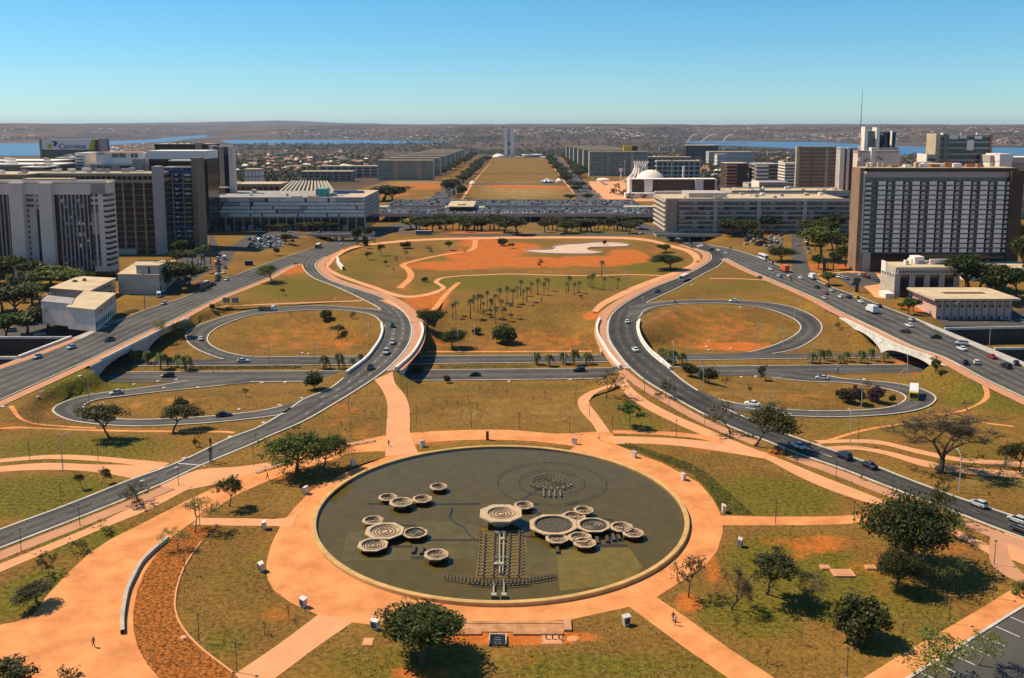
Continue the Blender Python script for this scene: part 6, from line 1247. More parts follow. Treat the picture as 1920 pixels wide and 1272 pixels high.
for k in range(14):
    z = b1.Z(369+k*10)
    for q in (177.5, 186): b1.box('window', 'glass_dark' if k < 3 else ('glass_green', 'tan_wall', 'glass_blue')[(k//4) % 3], b1.X(q-2.5), b1.X(q+2.5), -1.15, -.9, z, z+1.6 if k < 3 else z+2.7)
    b1.box('balcony', 'glass_dark', b1.X(199), b1.x1+.5, -1.3, 8, z+.2, z+1.4); b1.box('balcony_front', 'mauve_wall', b1.X(201), b1.x1+.9, -1.6, 8.5, z-.7, z+.1)
b1.box('podium', 'glass_dark', b1.x0, b1.x1+3, -2, 3, b1.z0-1, b1.z0+3.2); p_ = b1; b1.box('roof_hall', 'roof_tan', b1.X(45), b1.X(135), 2, 9, b1.z1+.6, b1.z1+2.6)
# --- brown grid block
b2 = Bld('dark brown office block with a deep balcony grid and overhanging tan cornice', 78, 293, 478, 325, 24, Y=575, name='office_block'); b2.core('dark_brown'); zt = b2.Z(342)
b2.bands(12, 'brown_wall', .16, 1.0, b2.z0, zt); b2.piers(11, 'tan_wall', .9, 1.4, b2.z0, zt); b2.box('cornice', 'tan_wall', b2.x0-2, b2.x1+1, -2.6, b2.d, b2.Z(342), b2.Z(337)); b2.box('cornice', 'tan_wall', b2.x0-2, b2.x1+.5, -2.4, b2.d, b2.Z(330.5), b2.z1); b2.piers(22, 'tan_wall', .4, 2.3, b2.Z(337), b2.Z(330.5), nm='clerestory_post'); b2.plant(14, 1, ('white_wall', 'concrete'))
b2.box('stair_tower', 'grey_wall', b2.X(292), b2.X(304), -3, 6, b2.z0, b2.Z(312)); b2.box('base_wall', 'beige_wall', b2.X(214), b2.X(255), -3, 2, b2.z0, b2.z0+4)
# --- glass balconied block with brown end slab
b3 = Bld('blue-grey glass tower with balconies and a plain brown end slab', 306, 366, 464, 315, 16, Y=600, name='tower_block'); b3.core('glass_blue'); b3.bands(15, 'grey_wall', .14, .5, b3.z0+2, b3.Z(325)); b3.piers(3, 'roof_grey', .6, .9); b3.box('top_wall', 'sign_blue', b3.x0, b3.x1, -1, 2, b3.Z(325), b3.Z(319)); b3.roof('roof_grey', .2, .4)
for k in range(15):
    z = b3.Z(330+k*8.7)
    for q in ((334, 'white_wall'), (355, 'sign_yellow')):
        if (k*7+int(q[0])) % 3: b3.box('balcony_front', q[1] if k % 4 else 'white_wall', b3.X(q[0]-(2 if q[0] < 340 else 5)), b3.X(q[0]+(2 if q[0] < 340 else 6)), -1.3, -.5, z, z+1.0)
b3.box('end_slab', 'brown_wall', b3.X(366), b3.X(375), -4, 12, b3.z0-2, b3.Z(296)); b3.box('roof_canopy', 'white_wall', b3.X(316), b3.X(366), 4, 12, b3.Z(303), b3.Z(301))
# --- white stepped block behind
b4 = Bld('white stepped building with terraces behind the brown block', 150, 389, 345, 290, 26, Y=690, name='office_block', z0=0); b4.box('lower_wall', 'grey_wall', b4.X(170), b4.X(280), 0, b4.d, b4.z0, b4.Z(308)); b4.box('upper_wall', 'white_wall', b4.X(178), b4.X(282), 3, b4.d, b4.Z(308), b4.z1+1); b4.box('long_band', 'sign_white', b4.X(280), b4.x1, -4, b4.d, b4.Z(298), b4.Z(283)); b4.box('lower_wall', 'glass_dark', b4.X(280), b4.x1, 0, b4.d, b4.z0, b4.Z(298)); b4.box('core_tower', 'roof_grey', b4.X(252), b4.X(270), -3, 4, b4.z0, b4.Z(298))
for k, (a, c) in enumerate(((208, 220), (222, 234), (244, 249), (251, 257), (272, 281))): b4.box('window', 'glass_green', b4.X(a), b4.X(c), 2.8, 3.2, b4.Z(296), b4.Z(288))
for a, c in ((183, 193), (196, 208), (225, 250)): b4.box('window', 'glass_dark', b4.X(a), b4.X(c), -.2, .2, b4.Z(316), b4.Z(311.5))
b4.box('end_tower', 'white_wall', b4.X(142), b4.X(160), 0, b4.d, b4.z0, b4.Z(287))
for k in range(6): b4.box('window_band', 'glass_green', b4.X(143), b4.X(157), -.25, .1, b4.Z(323-k*5.5), b4.Z(320.5-k*5.5))
b4.box('roof', 'roof_red', b4.X(180), b4.X(260), 6, b4.d, b4.z1+1, b4.z1+1.6); b4.plant(10, 5)
# --- dark glass tower with roof sign (the writing stays as it stands there)
b5 = Bld('dark glass tower carrying a white rooftop sign with blue lettering', 77, 184, 345, 262, 26, Y=860, name='tower_block', z0=-7); b5.core('glass_blue'); b5.bands(14, 'glass_dark', .3, .15, b5.z0, b5.Z(281)); b5.box('corner_pier', 'tan_wall', b5.X(77), b5.X(81), -1, 8, b5.z0, b5.Z(261)); b5.box('corner_pier', 'glass_dark', b5.X(178.5), b5.X(184), -1, 8, b5.z0, b5.Z(262)); b5.box('rear_tower', 'grey_wall', b5.X(184), b5.X(191), 2, 14, b5.z0, b5.Z(260))
sg = b5.box('sign_board', 'sign_white', b5.X(82), b5.X(178), -1.0, -.4, b5.Z(281), b5.Z(261.5))
def flat_poly(o, pts, Y, m, nm, th=.12):
    P = [PY(x, y, Y)-o.location for x, y in pts]; b = MB(); n = len(P); b.add([tuple(p) for p in P]+[(p.x, p.y+th, p.z) for p in P], [tuple(range(n)), tuple(range(2*n-1, n-1, -1))]+[(i, n+i, n+(i+1) % n, (i+1) % n) for i in range(n)]); return b.build(nm, m, o)
Ys = b5.Y-1.16
flat_poly(b5.o, [(166.5,281),(171.5,261.5),(178,261.5),(176,281)], Ys, 'sign_yellow', 'sign_stripe'); flat_poly(b5.o, [(97,264.7),(104.5,264.7),(108,268.8),(104.5,274.3),(99,274.3),(102,269.5)], Ys, 'sign_blue', 'sign_emblem'); flat_poly(b5.o, [(98,278.8),(92.5,278.8),(88.5,274),(92,269.8),(98,269.8),(95,274)], Ys, 'sign_yellow', 'sign_emblem')
tc = bpy.data.curves.new('sign_lettering', 'FONT'); tc.body = 'Correios'; tc.extrude = .05; tc.align_x = 'LEFT'; tc.offset = .012; tc.materials.append(M('sign_blue'))
to = add_obj('sign_lettering', tc, b5.o); p0 = PY(110, 279, Ys-.1); w_t = PY(160.5, 279, Ys-.1).x-p0.x; hcap = (PY(110, 269.8, Ys-.1).z-p0.z)
bpy.context.view_layer.update(); tc.size = hcap/.70; bpy.context.view_layer.update(); to.location = p0-b5.o.location; to.rotation_euler = (math.pi/2, 0, 0); to.scale = (w_t/max(to.dimensions.x, .01), 1, 1); bpy.context.view_layer.update(); tm_ = bpy.data.meshes.new_from_object(to.evaluated_get(bpy.context.evaluated_depsgraph_get())); tl_, tr_, ts_ = to.location.copy(), to.rotation_euler.copy(), to.scale.copy(); bpy.data.objects.remove(to); to = add_obj('sign_lettering', tm_, b5.o, tl_, tr_, ts_)
# --- black tower with white edge piers
b6 = Bld('black glass tower with white edge piers and a tan centre stripe', 397, 436, 364, 276, 8, Y=770, name='tower_block', z0=-4); b6.core('glass_dark'); b6.bands(20, 'glass_blue', .25, .08, b6.z0+6, b6.z1-1); b6.box('edge_pier', 'mauve_wall', b6.X(395), b6.X(402), -1.5, b6.d, b6.z0, b6.Z(273)); b6.box('edge_pier', 'mauve_wall', b6.X(430.5), b6.X(438), -1.5, b6.d, b6.z0, b6.Z(276)); b6.box('centre_stripe', 'tan_wall', b6.X(412), b6.X(421), -.8, .5, b6.z0+8, b6.z1); b6.box('canopy', 'white_wall', b6.X(402), b6.X(432), -8, 2, b6.Z(352), b6.Z(350)); b6.roof('roof_grey')
b7 = Bld('long dark low-rise behind the white terraced building', 292, 394, 345, 271, 30, Y=905, name='office_block', z0=-8); b7.core('dark_brown'); b7.bands(9, 'dark_wall', .3, .3); b7.box('stair_core', 'tan_wall', b7.X(368), b7.X(380), -1, 10, b7.z0, b7.Z(268)); b7.box('end_wall', 'brown_wall', b7.X(391), b7.X(397), -.6, 20, b7.z0, b7.Z(270)); b7.roof('roof_tan'); b7.plant(6, 8)
for (a, c, yb, yt, Y, d, m, lb) in ((-80, 100, 345, 303, 720, 30, 'glass_dark', 'flat white-roofed office block behind the mauve tower'), (-80, 105, 345, 310, 660, 26, 'glass_green', 'glassy low block with thin white roof edge beside the grey stair tower'), (48, 82, 350, 315, 600, 16, 'grey_wall', 'grey stair tower with dark window bands beside the brown cornice'), (-80, 48, 350, 329, 560, 30, 'brown_wall', 'low brown building with a tan tiled roof behind the mauve tower'), (112, 142, 345, 297, 780, 20, 'glass_green', 'greenish glass block beneath the rooftop sign tower')):
    q = Bld(lb, a, c, yb, yt, d, Y=Y, name='office_block', z0=GZat(0, Y)-1); q.core(m); q.bands(int((q.z1-q.z0)/4), 'roof_grey' if m != 'grey_wall' else 'glass_dark', .3, .3); q.roof('white_wall' if m != 'brown_wall' else 'roof_tan', 2.0, .7); q.plant(7, int(a+200))
# --- shopping block
b8 = Bld('long white shopping block with scattered dark window slits', 390, 684, 432, 372, 78, Y=718, name='shopping_centre'); b8.core('glass_dark'); za, zb_ = b8.Z(407), b8.z1
b8.box('soffit', 'grey_wall', b8.x0-.4, b8.x1+.4, -.6, b8.d+.4, za-.5, za); rr_ = random.Random(11); rows = 5; hh = (zb_-za)/rows
for r_ in range(rows):
    z0 = za+r_*hh; x = b8.x0
    while x < b8.x1-.5:
        w = rr_.choice((5, 8, 12, 16, 20)); x2 = min(b8.x1, x+w); b8.box('wall_panel', 'white_wall' if rr_.random() < .8 else 'grey_wall', x, x2, -.55, .3, z0+.22, z0+hh-.3); x = x2+rr_.choice((.35, .35, .4, 1.6, 2.4) if r_ in (1, 3, 4) else (.3, .35, 1.2))
    b8.box('side_panel', 'grey_wall', b8.x1-.3, b8.x1+.5, 1, b8.d, z0+.3, z0+hh-.25)
b8.piers(18, 'grey_wall', .9, .3, b8.z0, za-.5, nm='column'); b8.box('roof', 'roof_grey', b8.x0, b8.x1-18, 2, b8.d-2, zb_, zb_+.4); b8.box('roof', 'roof_tan', b8.x1-17.8, b8.x1, 0, b8.d, zb_, zb_+.9)
for k in range(20):
    x = b8.x0+(b8.x1-b8.x0)*k/20; b8.box('shopfront', ('grey_wall', 'roof_grey', 'beige_wall', 'dark_brown', 'grey_wall')[k % 5], x+.6, x+4.6, .0, .35, b8.z0+.2, b8.z0+3.2+.6*(k % 3))
b8.box('parapet', 'white_wall', b8.x0-.4, b8.x1+.4, -.7, -.2, zb_, zb_+.9); b8.box('rooftop_box', 'teal', b8.X(588), b8.X(607), 10, 26, zb_+.4, zb_+6.5); b8.box('rooftop_box', 'window_blue', b8.X(607), b8.X(668), 40, 42, zb_+.4, zb_+3); b8.box('rooftop_canopy', 'roof_tan', b8.X(546), b8.X(562), 2, 10, zb_+.5, zb_+1.5); b8.box('rooftop_canopy', 'rust_orange', b8.X(576), b8.X(596), 2, 8, zb_+.5, zb_+1.3); b8.plant(10, 21)
# --- ribbed theatre
th_ = thing('theatre', 'slanting theatre roof of parallel concrete ribs behind the shopping block', 'theatre', (PY(577, 360, 880).x, 880, -8))
for i in range(13):
    t = i/12; a = PY(518+112*t, 364, 872); c = PY(548+64*t, 339, 985); b = MB(); w = .75
    b.add([(a.x-w, a.y, a.z-3), (a.x+w, a.y, a.z-3), (a.x+w, a.y, a.z), (a.x-w, a.y, a.z), (c.x-w, c.y, c.z-3), (c.x+w, c.y, c.z-3), (c.x+w, c.y, c.z), (c.x-w, c.y, c.z)], [(0,1,2,3),(5,4,7,6),(3,2,6,7),(1,0,4,5),(2,1,5,6),(0,3,7,4)]); b.v = [(v[0]-th_.location.x, v[1]-th_.location.y, v[2]-th_.location.z) for v in b.v]; b.build('rib', 'concrete', th_)
a, c, d_, e = PY(518, 364, 872), PY(630, 364, 872), PY(612, 339, 985), PY(548, 339, 985); b = MB(); b.add([tuple(p-th_.location-Vector((0, 0, 2.0))) for p in (a, c, d_, e)], [(0,1,2,3)]); b.build('sloping_wall', 'brown_wall', th_)
mat('hotel_core', (.21, .155, .12), .5, .5, .5, .4); mat('hotel_panel', (.92, .74, .64), .8, .1, .6)
# --- beige slab with louvres (right of the station)
b9 = Bld('long beige office slab with sunlit louvred end and dark balcony bands', 1248, 1592, 438, 376, 56, Y=688, name='office_slab'); b9.core('hotel_core', 'glazing', .4); b9.box('end_wall', 'tan_wall', b9.x0, b9.X(1269), -.8, .6, b9.z0-1, b9.z1+.8); n = 7; h = (b9.z1-b9.z0)/n
for k in range(n):
    z = b9.z0+k*h; b9.box('balcony_band', 'beige_wall' if k % 2 else 'grey_wall', b9.X(1272), b9.x1, -1.6, .5, z+h*.66, z+h*.98); b9.box('louvre', 'beige_wall', b9.x0-.9, b9.x0+.2, 0, b9.d, z+h*.5, z+h*.86)
    for q in range(26):
        if (q*7+k*3) % 4 < 2: x = b9.X(1274+q*12.1); b9.box('window', ('beige_wall', 'grey_wall', 'dark_brown', 'red_louver')[(q*5+k*11) % 4], x, x+3.6, -.2, .45, z+h*.1, z+h*.62)
for a in (1337, 1418, 1504): b9.box('pier', 'beige_wall', b9.X(a), b9.X(a+7), -1.8, .5, b9.z0, b9.z1)
b9.roof('roof_tan', .3, .5, 'beige_wall'); b9.plant(22, 33, ('white_wall', 'roof_tan', 'concrete', 'roof_grey'))
b9.box('upper_block', 'grey_wall', b9.X(1300), b9.X(1372), 20, 50, b9.z1, b9.Z(366)); b9.box('shop_sign', 'red_louver', b9.X(1273), b9.X(1288), -1.9, -1.5, b9.Z(418), b9.Z(411))
b10 = Bld('second long slab with dark ribbon windows behind the beige one', 1372, 1592, 420, 361, 40, Y=752, name='office_slab', z0=-4); b10.core('glass_dark'); b10.bands(5, 'grey_wall', .5, .6); b10.roof('roof_tan', .6, .6, 'beige_wall'); b10.plant(14, 35); b10.piers(10, 'beige_wall', 1.0, .7)
# --- hotel slab
mat('hotel_panel', (.92, .74, .64), .8, .1, .6); mat('hotel_core', (.21, .155, .12), .5, .5, .5, .4)
bh = Bld('large hotel slab with rows of pale balcony panels and brown stair end', 1616, 1882, 507, 333, 12, Y=508, name='hotel'); bh.core('hotel_core'); bh.box('top_band', 'dark_brown', bh.X(1622), bh.X(1900), -1.2, bh.d, bh.Z(322), bh.Z(316)); bh.box('attic_wall', 'grey_wall', bh.x0+1, bh.X(1890), -.4, bh.d, bh.z1, bh.Z(322)); bh.box('roof', 'roof_tan', bh.x0, bh.X(1895), -1, bh.d, bh.Z(316), bh.Z(316)+.4); bh.plant(16, 41, ('roof_tan', 'white_wall', 'rust_orange'))
for u in [c for c in bh.o.children if c.name.startswith('roof_unit')]: u.location.z += bh.Z(316)-bh.z1+.2
for r_ in range(15):
    z = bh.Z(345.5+r_*9.0)
    bh.box('floor_slab', 'roof_grey', bh.X(1628), bh.X(1884), -1.5, .3, z-.55, z-.3)
    for c_ in range(8):
        x = bh.X(1641+c_*31.6); bh.box('balcony_panel', 'hotel_panel', x, x+4.0, -1.7, -1.35, z-.28, z+1.62); x2 = bh.X(1659.5+c_*31.6); bh.box('balcony_panel', 'mauve_wall', x2, x2+1.9, -1.2, -.9, z-.28, z+1.0+(r_ % 2)*.5)
        bh.box('window', 'glass_dark', x+4.4, x+6.2, -.25, .1, z-.2, z+1.8)
    bh.box('end_balcony', 'white_wall', bh.X(1617), bh.X(1628), -1.9, 3, z-.3, z+.9); bh.box('end_balcony', 'white_wall', bh.X(1881), bh.X(1884.5), -1.9, 1, z-.2, z+1.2)
bh.box('stair_slab', 'brown_wall', bh.X(1604), bh.X(1611), -3, 9, bh.z0-1, bh.Z(315)); bh.box('end_wall', 'white_wall', bh.X(1611), bh.X(1617), -1, 11, bh.z0, bh.Z(325)); bh.box('side_tower', 'dark_brown', bh.X(1885), bh.X(1908), -3, 14, bh.z0, bh.Z(320)); bh.box('podium', 'glass_dark', bh.X(1630), bh.X(1885), -2.2, 4, bh.z0, bh.Z(476)); bh.box('podium_pier', 'beige_wall', bh.X(1617), bh.X(1632), -2.6, 2, bh.z0, bh.Z(473)); bh.box('low_wing', 'white_wall', bh.X(1760), bh.X(1935), -34, -6, bh.z0, bh.z0+5.2); bh.box('wing_roof', 'roof_tan', bh.X(1758), bh.X(1938), -35, -5, bh.z0+5.2, bh.z0+5.7)
for k in range(14): z = bh.Z(350+k*10.2); bh.box('slit', 'dark_wall', bh.X(1609.5), bh.X(1611), -3.2, -2.9, z, z+.5)
# antenna mast
q = PY(1609, 330, 600); am = thing('antenna_mast', 'tall red and white lattice antenna mast behind the hotel stair end', 'antenna mast', (q.x, 600, -1)); zt = PY(1609, 165, 600).z
for k in range(18):
    z0 = 30+(zt-30)*.62*k/18; z1 = 30+(zt-30)*.62*(k+1)/18; b = MB(); w = 1.0*(1-.6*k/18)
    for sx, sy in ((-1, -1), (1, -1), (1, 1), (-1, 1)): b.tube([(sx*w, sy*w, z0), (sx*w*.97, sy*w*.97, z1)], [.12, .12], 4)
    b.tube([(-w, -w, z0), (w, -w, z1)], [.08, .08], 4); b.tube([(w, -w, z0), (-w, -w, z1)], [.08, .08], 4); b.tube([(-w, w, z0), (-w, -w, z1)], [.08, .08], 4); b.build('lattice_section', 'rust_orange' if k % 3 < 2 else 'white_wall', am)
b = MB(); b.tube([(0, 0, 30+(zt-30)*.62), (0, 0, 30+(zt-30)*.8), (0, 0, zt)], [.35, .2, .1], 6); b.build('whip', 'metal_grey', am); b = MB(); b.box(-3, 3, -3, 3, 0, 30); b.build('base_tower', 'grey_wall', am)
# --- bank building and pink building
bb = Bld('bank building with tall dark glass bays and white sunlit side', 1681, 1792, 566, 503, 17, Y=428, name='bank_building'); bb.core('glass_dark'); bb.piers(4, 'grey_wall', 2.6, .7, bb.z0, bb.Z(513)); bb.box('top_wall', 'grey_wall', bb.x0, bb.x1, -.9, .4, bb.Z(515), bb.z1); bb.box('side_wall', 'concrete', bb.x0-.8, bb.x0+.2, 0, bb.d, bb.z0, bb.z1); bb.box('roof', 'roof_tan', bb.x0-.6, bb.x1, -.5, bb.d, bb.z1, bb.z1+.5)
for k in range(20): x = bb.x0+.6+(bb.x1-bb.x0-1.2)*k/20; bb.box('window', 'glass_dark', x, x+.7, -1.0, -.8, bb.Z(511.5), bb.Z(507.5))
for k in range(5): bb.box('side_window', 'glass_dark', bb.x0-.95, bb.x0-.75, 2+k*3, 2.9+k*3, bb.z1-4.5, bb.z1-3.2)
bb.box('sign_board', 'sign_white', bb.x0-1.0, bb.x0-.8, 11, 16.5, bb.z1-3.5, bb.z1+1.5); bb.box('roof_house', 'white_wall', bb.X(1728), bb.X(1746), 9, 15, bb.z1+.5, bb.z1+4.0); bb.box('roof_wall', 'white_wall', bb.X(1756), bb.x1, 8, 9, bb.z1+.5, bb.z1+3); bb.plant(7, 51); bb.box('porch', 'white_wall', bb.X(1655), bb.X(1672), -4, 4, bb.z0, bb.z0+4.6)
bp_ = Bld('low pink building under a wide tan slab roof with a roof recess', 1756, 1897, 598, 563, 24, Y=388, name='pavilion'); bp_.core('pink_wall', 'wall'); bp_.box('roof', 'roof_tan', bp_.x0-2, bp_.x1+2.5, -2, bp_.d+2, bp_.z1, bp_.z1+.9); bp_.box('recess_shade_slab', 'dark_brown', bp_.x0+8, bp_.x0+26, 10, 14, bp_.z1+.6, bp_.z1+.96)  # dark slab laid on the roof; its colour stands in for recess shade
for k in range(11):
    x = bp_.x0+(bp_.x1-bp_.x0)*k/10; bp_.box('rib', 'brown_wall', x-.12, x+.12, -.25, .2, bp_.z0, bp_.z1)
    if k < 10:
        bp_.box('roof_tooth', 'beige_wall', x+1.2, x+2.2, -1.6, -.2, bp_.z1-.7, bp_.z1); bp_.box('window', 'dark_brown', x+.8, x+1.7, -.2, .2, bp_.z1-3.2, bp_.z1-2.0); bp_.box('window', 'dark_brown', x+.8, x+1.7, -.2, .2, bp_.z0+1.2, bp_.z0+2.4)
bp_.box('painted_eave_shade', 'dark_brown', bp_.x0-.3, bp_.x1+.3, -.3, bp_.d, bp_.z1-.6, bp_.z1-.02)  # solid dark strip; the shade under the eave is painted in its colour
# --- low buildings by the straight avenue
bq = Bld('white two-storey building with arched windows facing the avenue', 78, 150, 612, 583, 10, Y=375, name='arcaded_building')
pts = [PZ(x, y, 0) for x, y in ((75,600),(140,620),(217,578),(165,562))]
def slanted(label, foot, zt, roofm, wallm, name, arches=False, wins=2):
    P = [PZ(x, y, 0) for x, y in foot]; o = thing(name, label, 'building', (P[0].x, P[0].y, 0)); L = [p-P[0] for p in P]; c = sum(L, Vector())/4
    b = MB(); b.prism([(p.x, p.y) for p in L], -.2, zt); b.build('wall', wallm, o); b = MB(); b.prism([(c.x+(p.x-c.x)*1.03, c.y+(p.y-c.y)*1.03) for p in L], zt+.005, zt+.35); b.build('roof', roofm, o)
    for i in (0, 1):
        a, d = L[i], L[i+1]; dr = (d-a); ln = dr.length; dr.normalize(); nr = Vector((dr.y, -dr.x, 0))
        if nr.dot(a+d-2*c) < 0: nr = -nr
        n = max(3, int(ln/3.2))
        for f in range(wins if i == 1 or len(label) % 2 == 9 else 0):
            zz = zt*(f+.28)/wins
            for k in range(n):
                q = a+dr*(ln*(k+.5)/n); b = MB(); w = .8; h = zt/wins*.5
                pr = [(-w, 0), (w, 0), (w, h)]+([(w*math.cos(t), h+w*math.sin(t)) for t in (.5, 1.05, 1.57, 2.1, 2.6)] if arches and f == wins-1 else [])+[(-w, h)]
                vs = [q+dr*u+nr*.06+Vector((0, 0, zz+v)) for u, v in pr]; b.add(vs, [tuple(range(len(vs)))]); b.build('window', 'glass_dark', o)
            for s_ in (0,):
                b = MB(); q0 = a+nr*.1; q1 = d+nr*.1; b.add([q0+Vector((0, 0, zz+zt/wins*.62)), q1+Vector((0, 0, zz+zt/wins*.62)), q1+Vector((0, 0, zz+zt/wins*.72)), q0+Vector((0, 0, zz+zt/wins*.72))], [(0, 1, 2, 3)]); b.build('string_course', wallm, o)
    return o
for ch in list(bq.o.children): bpy.data.objects.remove(ch)
bpy.data.objects.remove(bq.o)
slanted('white two-storey building with arched windows and a tan roof by the avenue', [(128,616),(180,622),(219,588),(160,584)], 8.5, 'roof_tan', mat('limewash', (.62, .54, .49), .85, .15, .4), 'arcaded_building', True); slanted('small white annexe wall before the arcaded building', [(80,606),(136,612),(142,600),(92,594)], 8.8, 'roof_grey', 'limewash', 'annexe')
slanted('low tan office building with a flat roof behind the arcaded one', [(96,570),(170,576),(218,550),(150,546)], 7.0, 'roof_tan', 'beige_wall', 'office_building'); o = slanted('beige low building with a blank stair tower by the avenue', [(223,552),(300,553),(332,524),(262,524)], 9.5, 'roof_tan', 'beige_wall', 'office_building', False, 2)
a, c = PZ(262, 550), PZ(299, 552); bpart(o, 'stair_tower', 'grey_wall', a.x, c.x, a.y-2.5, a.y+6, 0, 13.5); bpart(o, 'tower_slit', 'dark_brown', a.x+5.6, a.x+6.6, a.y-2.58, a.y-2.3, .5, 13); bpart(o, 'tower_cap', 'roof_tan', a.x-.3, c.x+.3, a.y-2.8, a.y+6.3, 13.5, 13.9)
# --- towers and blocks on the right horizon
def block(label, x0, x1, yb, yt, Y, d, core, band, nb, frac=.35, pr=0, pm='beige_wall', left=None, roofm='roof_grey', name='office_block', group=None):
    q = Bld(label, x0, x1, yb, yt, d, Y=Y, name=name, z0=GZat(PY((x0+x1)/2, yb, Y).x, Y)-2, group=group); q.core(core)
    if nb: q.bands(nb, band, frac, .4)
    if pr: q.piers(pr, pm, (q.x1-q.x0)/pr*.22, .6)
    if left: q.box('side_wall', left, q.x0-.8, q.x0+.4, -1, q.d, q.z0, q.z1+1)
    q.roof(roofm); return q
q = block('brown tower with an orange sunlit edge', 1499, 1566, 362, 276, 980, 10, 'brown_wall', 'tan_wall', 18, .4, 0, left='rust_orange', name='tower_block'); q.box('edge_pier', 'roof_tan', q.x0-4, q.x0, -1, 3, q.z0, q.z1+1); q.box('centre_pier', 'brown_wall', q.X(1520), q.X(1524), -.8, 1, q.z0, q.z1); q.box('window_column', 'grey_wall', q.X(1546), q.X(1552), -.7, 1, q.z0+6, q.z1-2)
q = block('white striped tower with dark vertical gaps', 1573, 1606, 362, 279, 930, 10, 'dark_brown', 'dark_wall', 0, name='tower_block'); q.box('white_pier', 'white_wall', q.X(1573), q.X(1582), -1, q.d, q.z0, q.z1+1); q.box('white_pier', 'white_wall', q.X(1586), q.X(1591), -1, 3, q.z0, q.z1+1); q.box('white_pier', 'beige_wall', q.X(1597), q.X(1606), -.6, 3, q.z0, q.z1)
q = block('mauve block with scattered windows beneath the dark-drum tower', 1607, 1684, 350, 284, 900, 12, 'mauve_wall', 'grey_wall', 3, .06, name='tower_block'); rz_ = random.Random(9)
for k in range(26): x = rz_.uniform(q.x0+1, q.x1-2); z = rz_.uniform(q.z0+12, q.z1-3); q.box('window', 'glass_dark', x, x+1.4, -.55, .1, z, z+1.6)
q.box('stair_tower', 'white_wall', q.X(1630), q.X(1638), -3, 4, q.z0, q.Z(277))
q = Bld('tower of dark glass drums between two white fins', 1619, 1684, 300, 248, 12, Y=940, name='tower_block', z0=-5); q.box('fin', 'white_wall', q.X(1619), q.X(1625), -2, 10, q.z0, q.Z(238)); q.box('fin', 'white_wall', q.X(1641), q.X(1647), -2, 10, q.z0, q.Z(239)); q.box('glazing', 'glass_green', q.X(1625), q.X(1641), 2, 16, q.z0, q.Z(246)); q.box('mast', 'beige_wall', q.X(1662), q.X(1664), 8, 9, q.z1, q.Z(239))
for a, c, m_ in ((1655, 1671, 'glass_dark'), (1671, 1685, 'glass_dark')):
    b = MB(); cx = (q.X(a)+q.X(c))/2-q.o.location.x; r_ = (q.X(c)-q.X(a))/2*1.04; b.lathe([(r_, q.Z(277)-q.z0), (r_, q.z1-q.z0), (.01, q.z1-q.z0)], 20, 0, 0, (cx, 9, 0)); b.build('glass_drum', m_, q.o, None, True)
q.box('drum_joint', 'white_wall', q.X(1670.4), q.X(1671.6), -1, 3, q.Z(277), q.Z(245)); q.box('base_block', 'beige_wall', q.X(1647), q.X(1685), 0, 20, q.z0, q.Z(277))
q = block('broad dark curved-front office tower with a tan end and white banners', 1760, 1856, 340, 254, 900, 10, 'glass_dark', 'metal_grey', 14, .3, 0, name='tower_block'); q.box('end_wall', 'roof_tan', q.X(1752), q.X(1760), -1, 20, q.z0, q.Z(251)); q.box('side_strip', 'glass_green', q.X(1767), q.X(1776), -.9, 4, q.z0, q.Z(253))
for a, c, y0, y1 in ((1777, 1793, 261, 254), (1796, 1809, 260, 254), (1824, 1838, 261, 255), (1810, 1823, 282, 263)): q.box('banner', 'sign_white', q.X(a), q.X(c), -1.1, -.6, q.Z(y0), q.Z(y1))
q.box('end_wall', 'brown_wall', q.X(1853), q.X(1858), -1, 20, q.z0, q.Z(252)); q.plant(8, 77)
block('plain white hall beside the curved-front tower', 1856, 1876, 330, 292, 880, 30, 'white_wall', 'grey_wall', 1, .1, roofm='white_wall'); block('tall white block with blank walls behind the hotel', 1874, 1897, 330, 290, 870, 26, 'white_wall', 'sign_white', 1, .1, roofm='white_wall'); block('banded beige block at the end of the hotel roof', 1896, 1990, 340, 296, 880, 30, 'tan_wall', 'beige_wall', 5, .4, roofm='white_wall'); block('small dark block with a white pier before the curved-front tower', 1737, 1753, 330, 291, 880, 20, 'glass_dark', 'grey_wall', 4, .2, left='white_wall'); block('grey rooftop house in front of the curved-front tower', 1732, 1756, 330, 306, 760, 16, 'grey_wall', 'roof_grey', 1, .1)
q = Bld('reddish brown plant house with a white dish on the hotel roof', 1746, 1778, 322, 309, 10, Y=514, name='plant_house', z0=PY(1760, 318, 514).z-2); q.core('rust_orange', 'wall'); q.box('roof', 'roof_tan', q.x0-.5, q.x1+.5, -.5, 10, q.z1, q.z1+.4); b = MB(); b.lathe([(.01, 0), (.9, .25), (1.3, .6)], 14); d_ = b.build('dish', 'white_wall', q.o, (.5, -1.4, q.z1-q.z0-1)); d_.rotation_euler = (R(80), 0, 0)
block('white louvred mid-rise left of the brown tower' if False else 'white louvred mid-rise beside the brown orange-edged tower', 1472, 1499, 345, 307, 1150, 30, 'dark_brown', 'white_wall', 12, .55, roofm='concrete'); q = block('white louvred block with a dark shaded side beside trees', 1417, 1461, 343, 308, 1200, 34, 'dark_brown', 'roof_grey', 9, .4, roofm='concrete')
for k in range(9): z = q.z0+(q.z1-q.z0)*k/9; q.box('louvre', 'white_wall', q.X(1416), q.X(1440), -3, -.6, z+1, z+3.0)
q = block('red louvred block with a dark brown shaded side beside trees', 1362, 1402, 342, 307, 1220, 34, 'dark_brown', 'dark_wall', 9, .3, roofm='roof_tan')
for k in range(10): z = q.z0+(q.z1-q.z0)*k/10; q.box('louvre', 'red_louver', q.X(1361), q.X(1381), -3, -.6, z+.8, z+2.8)
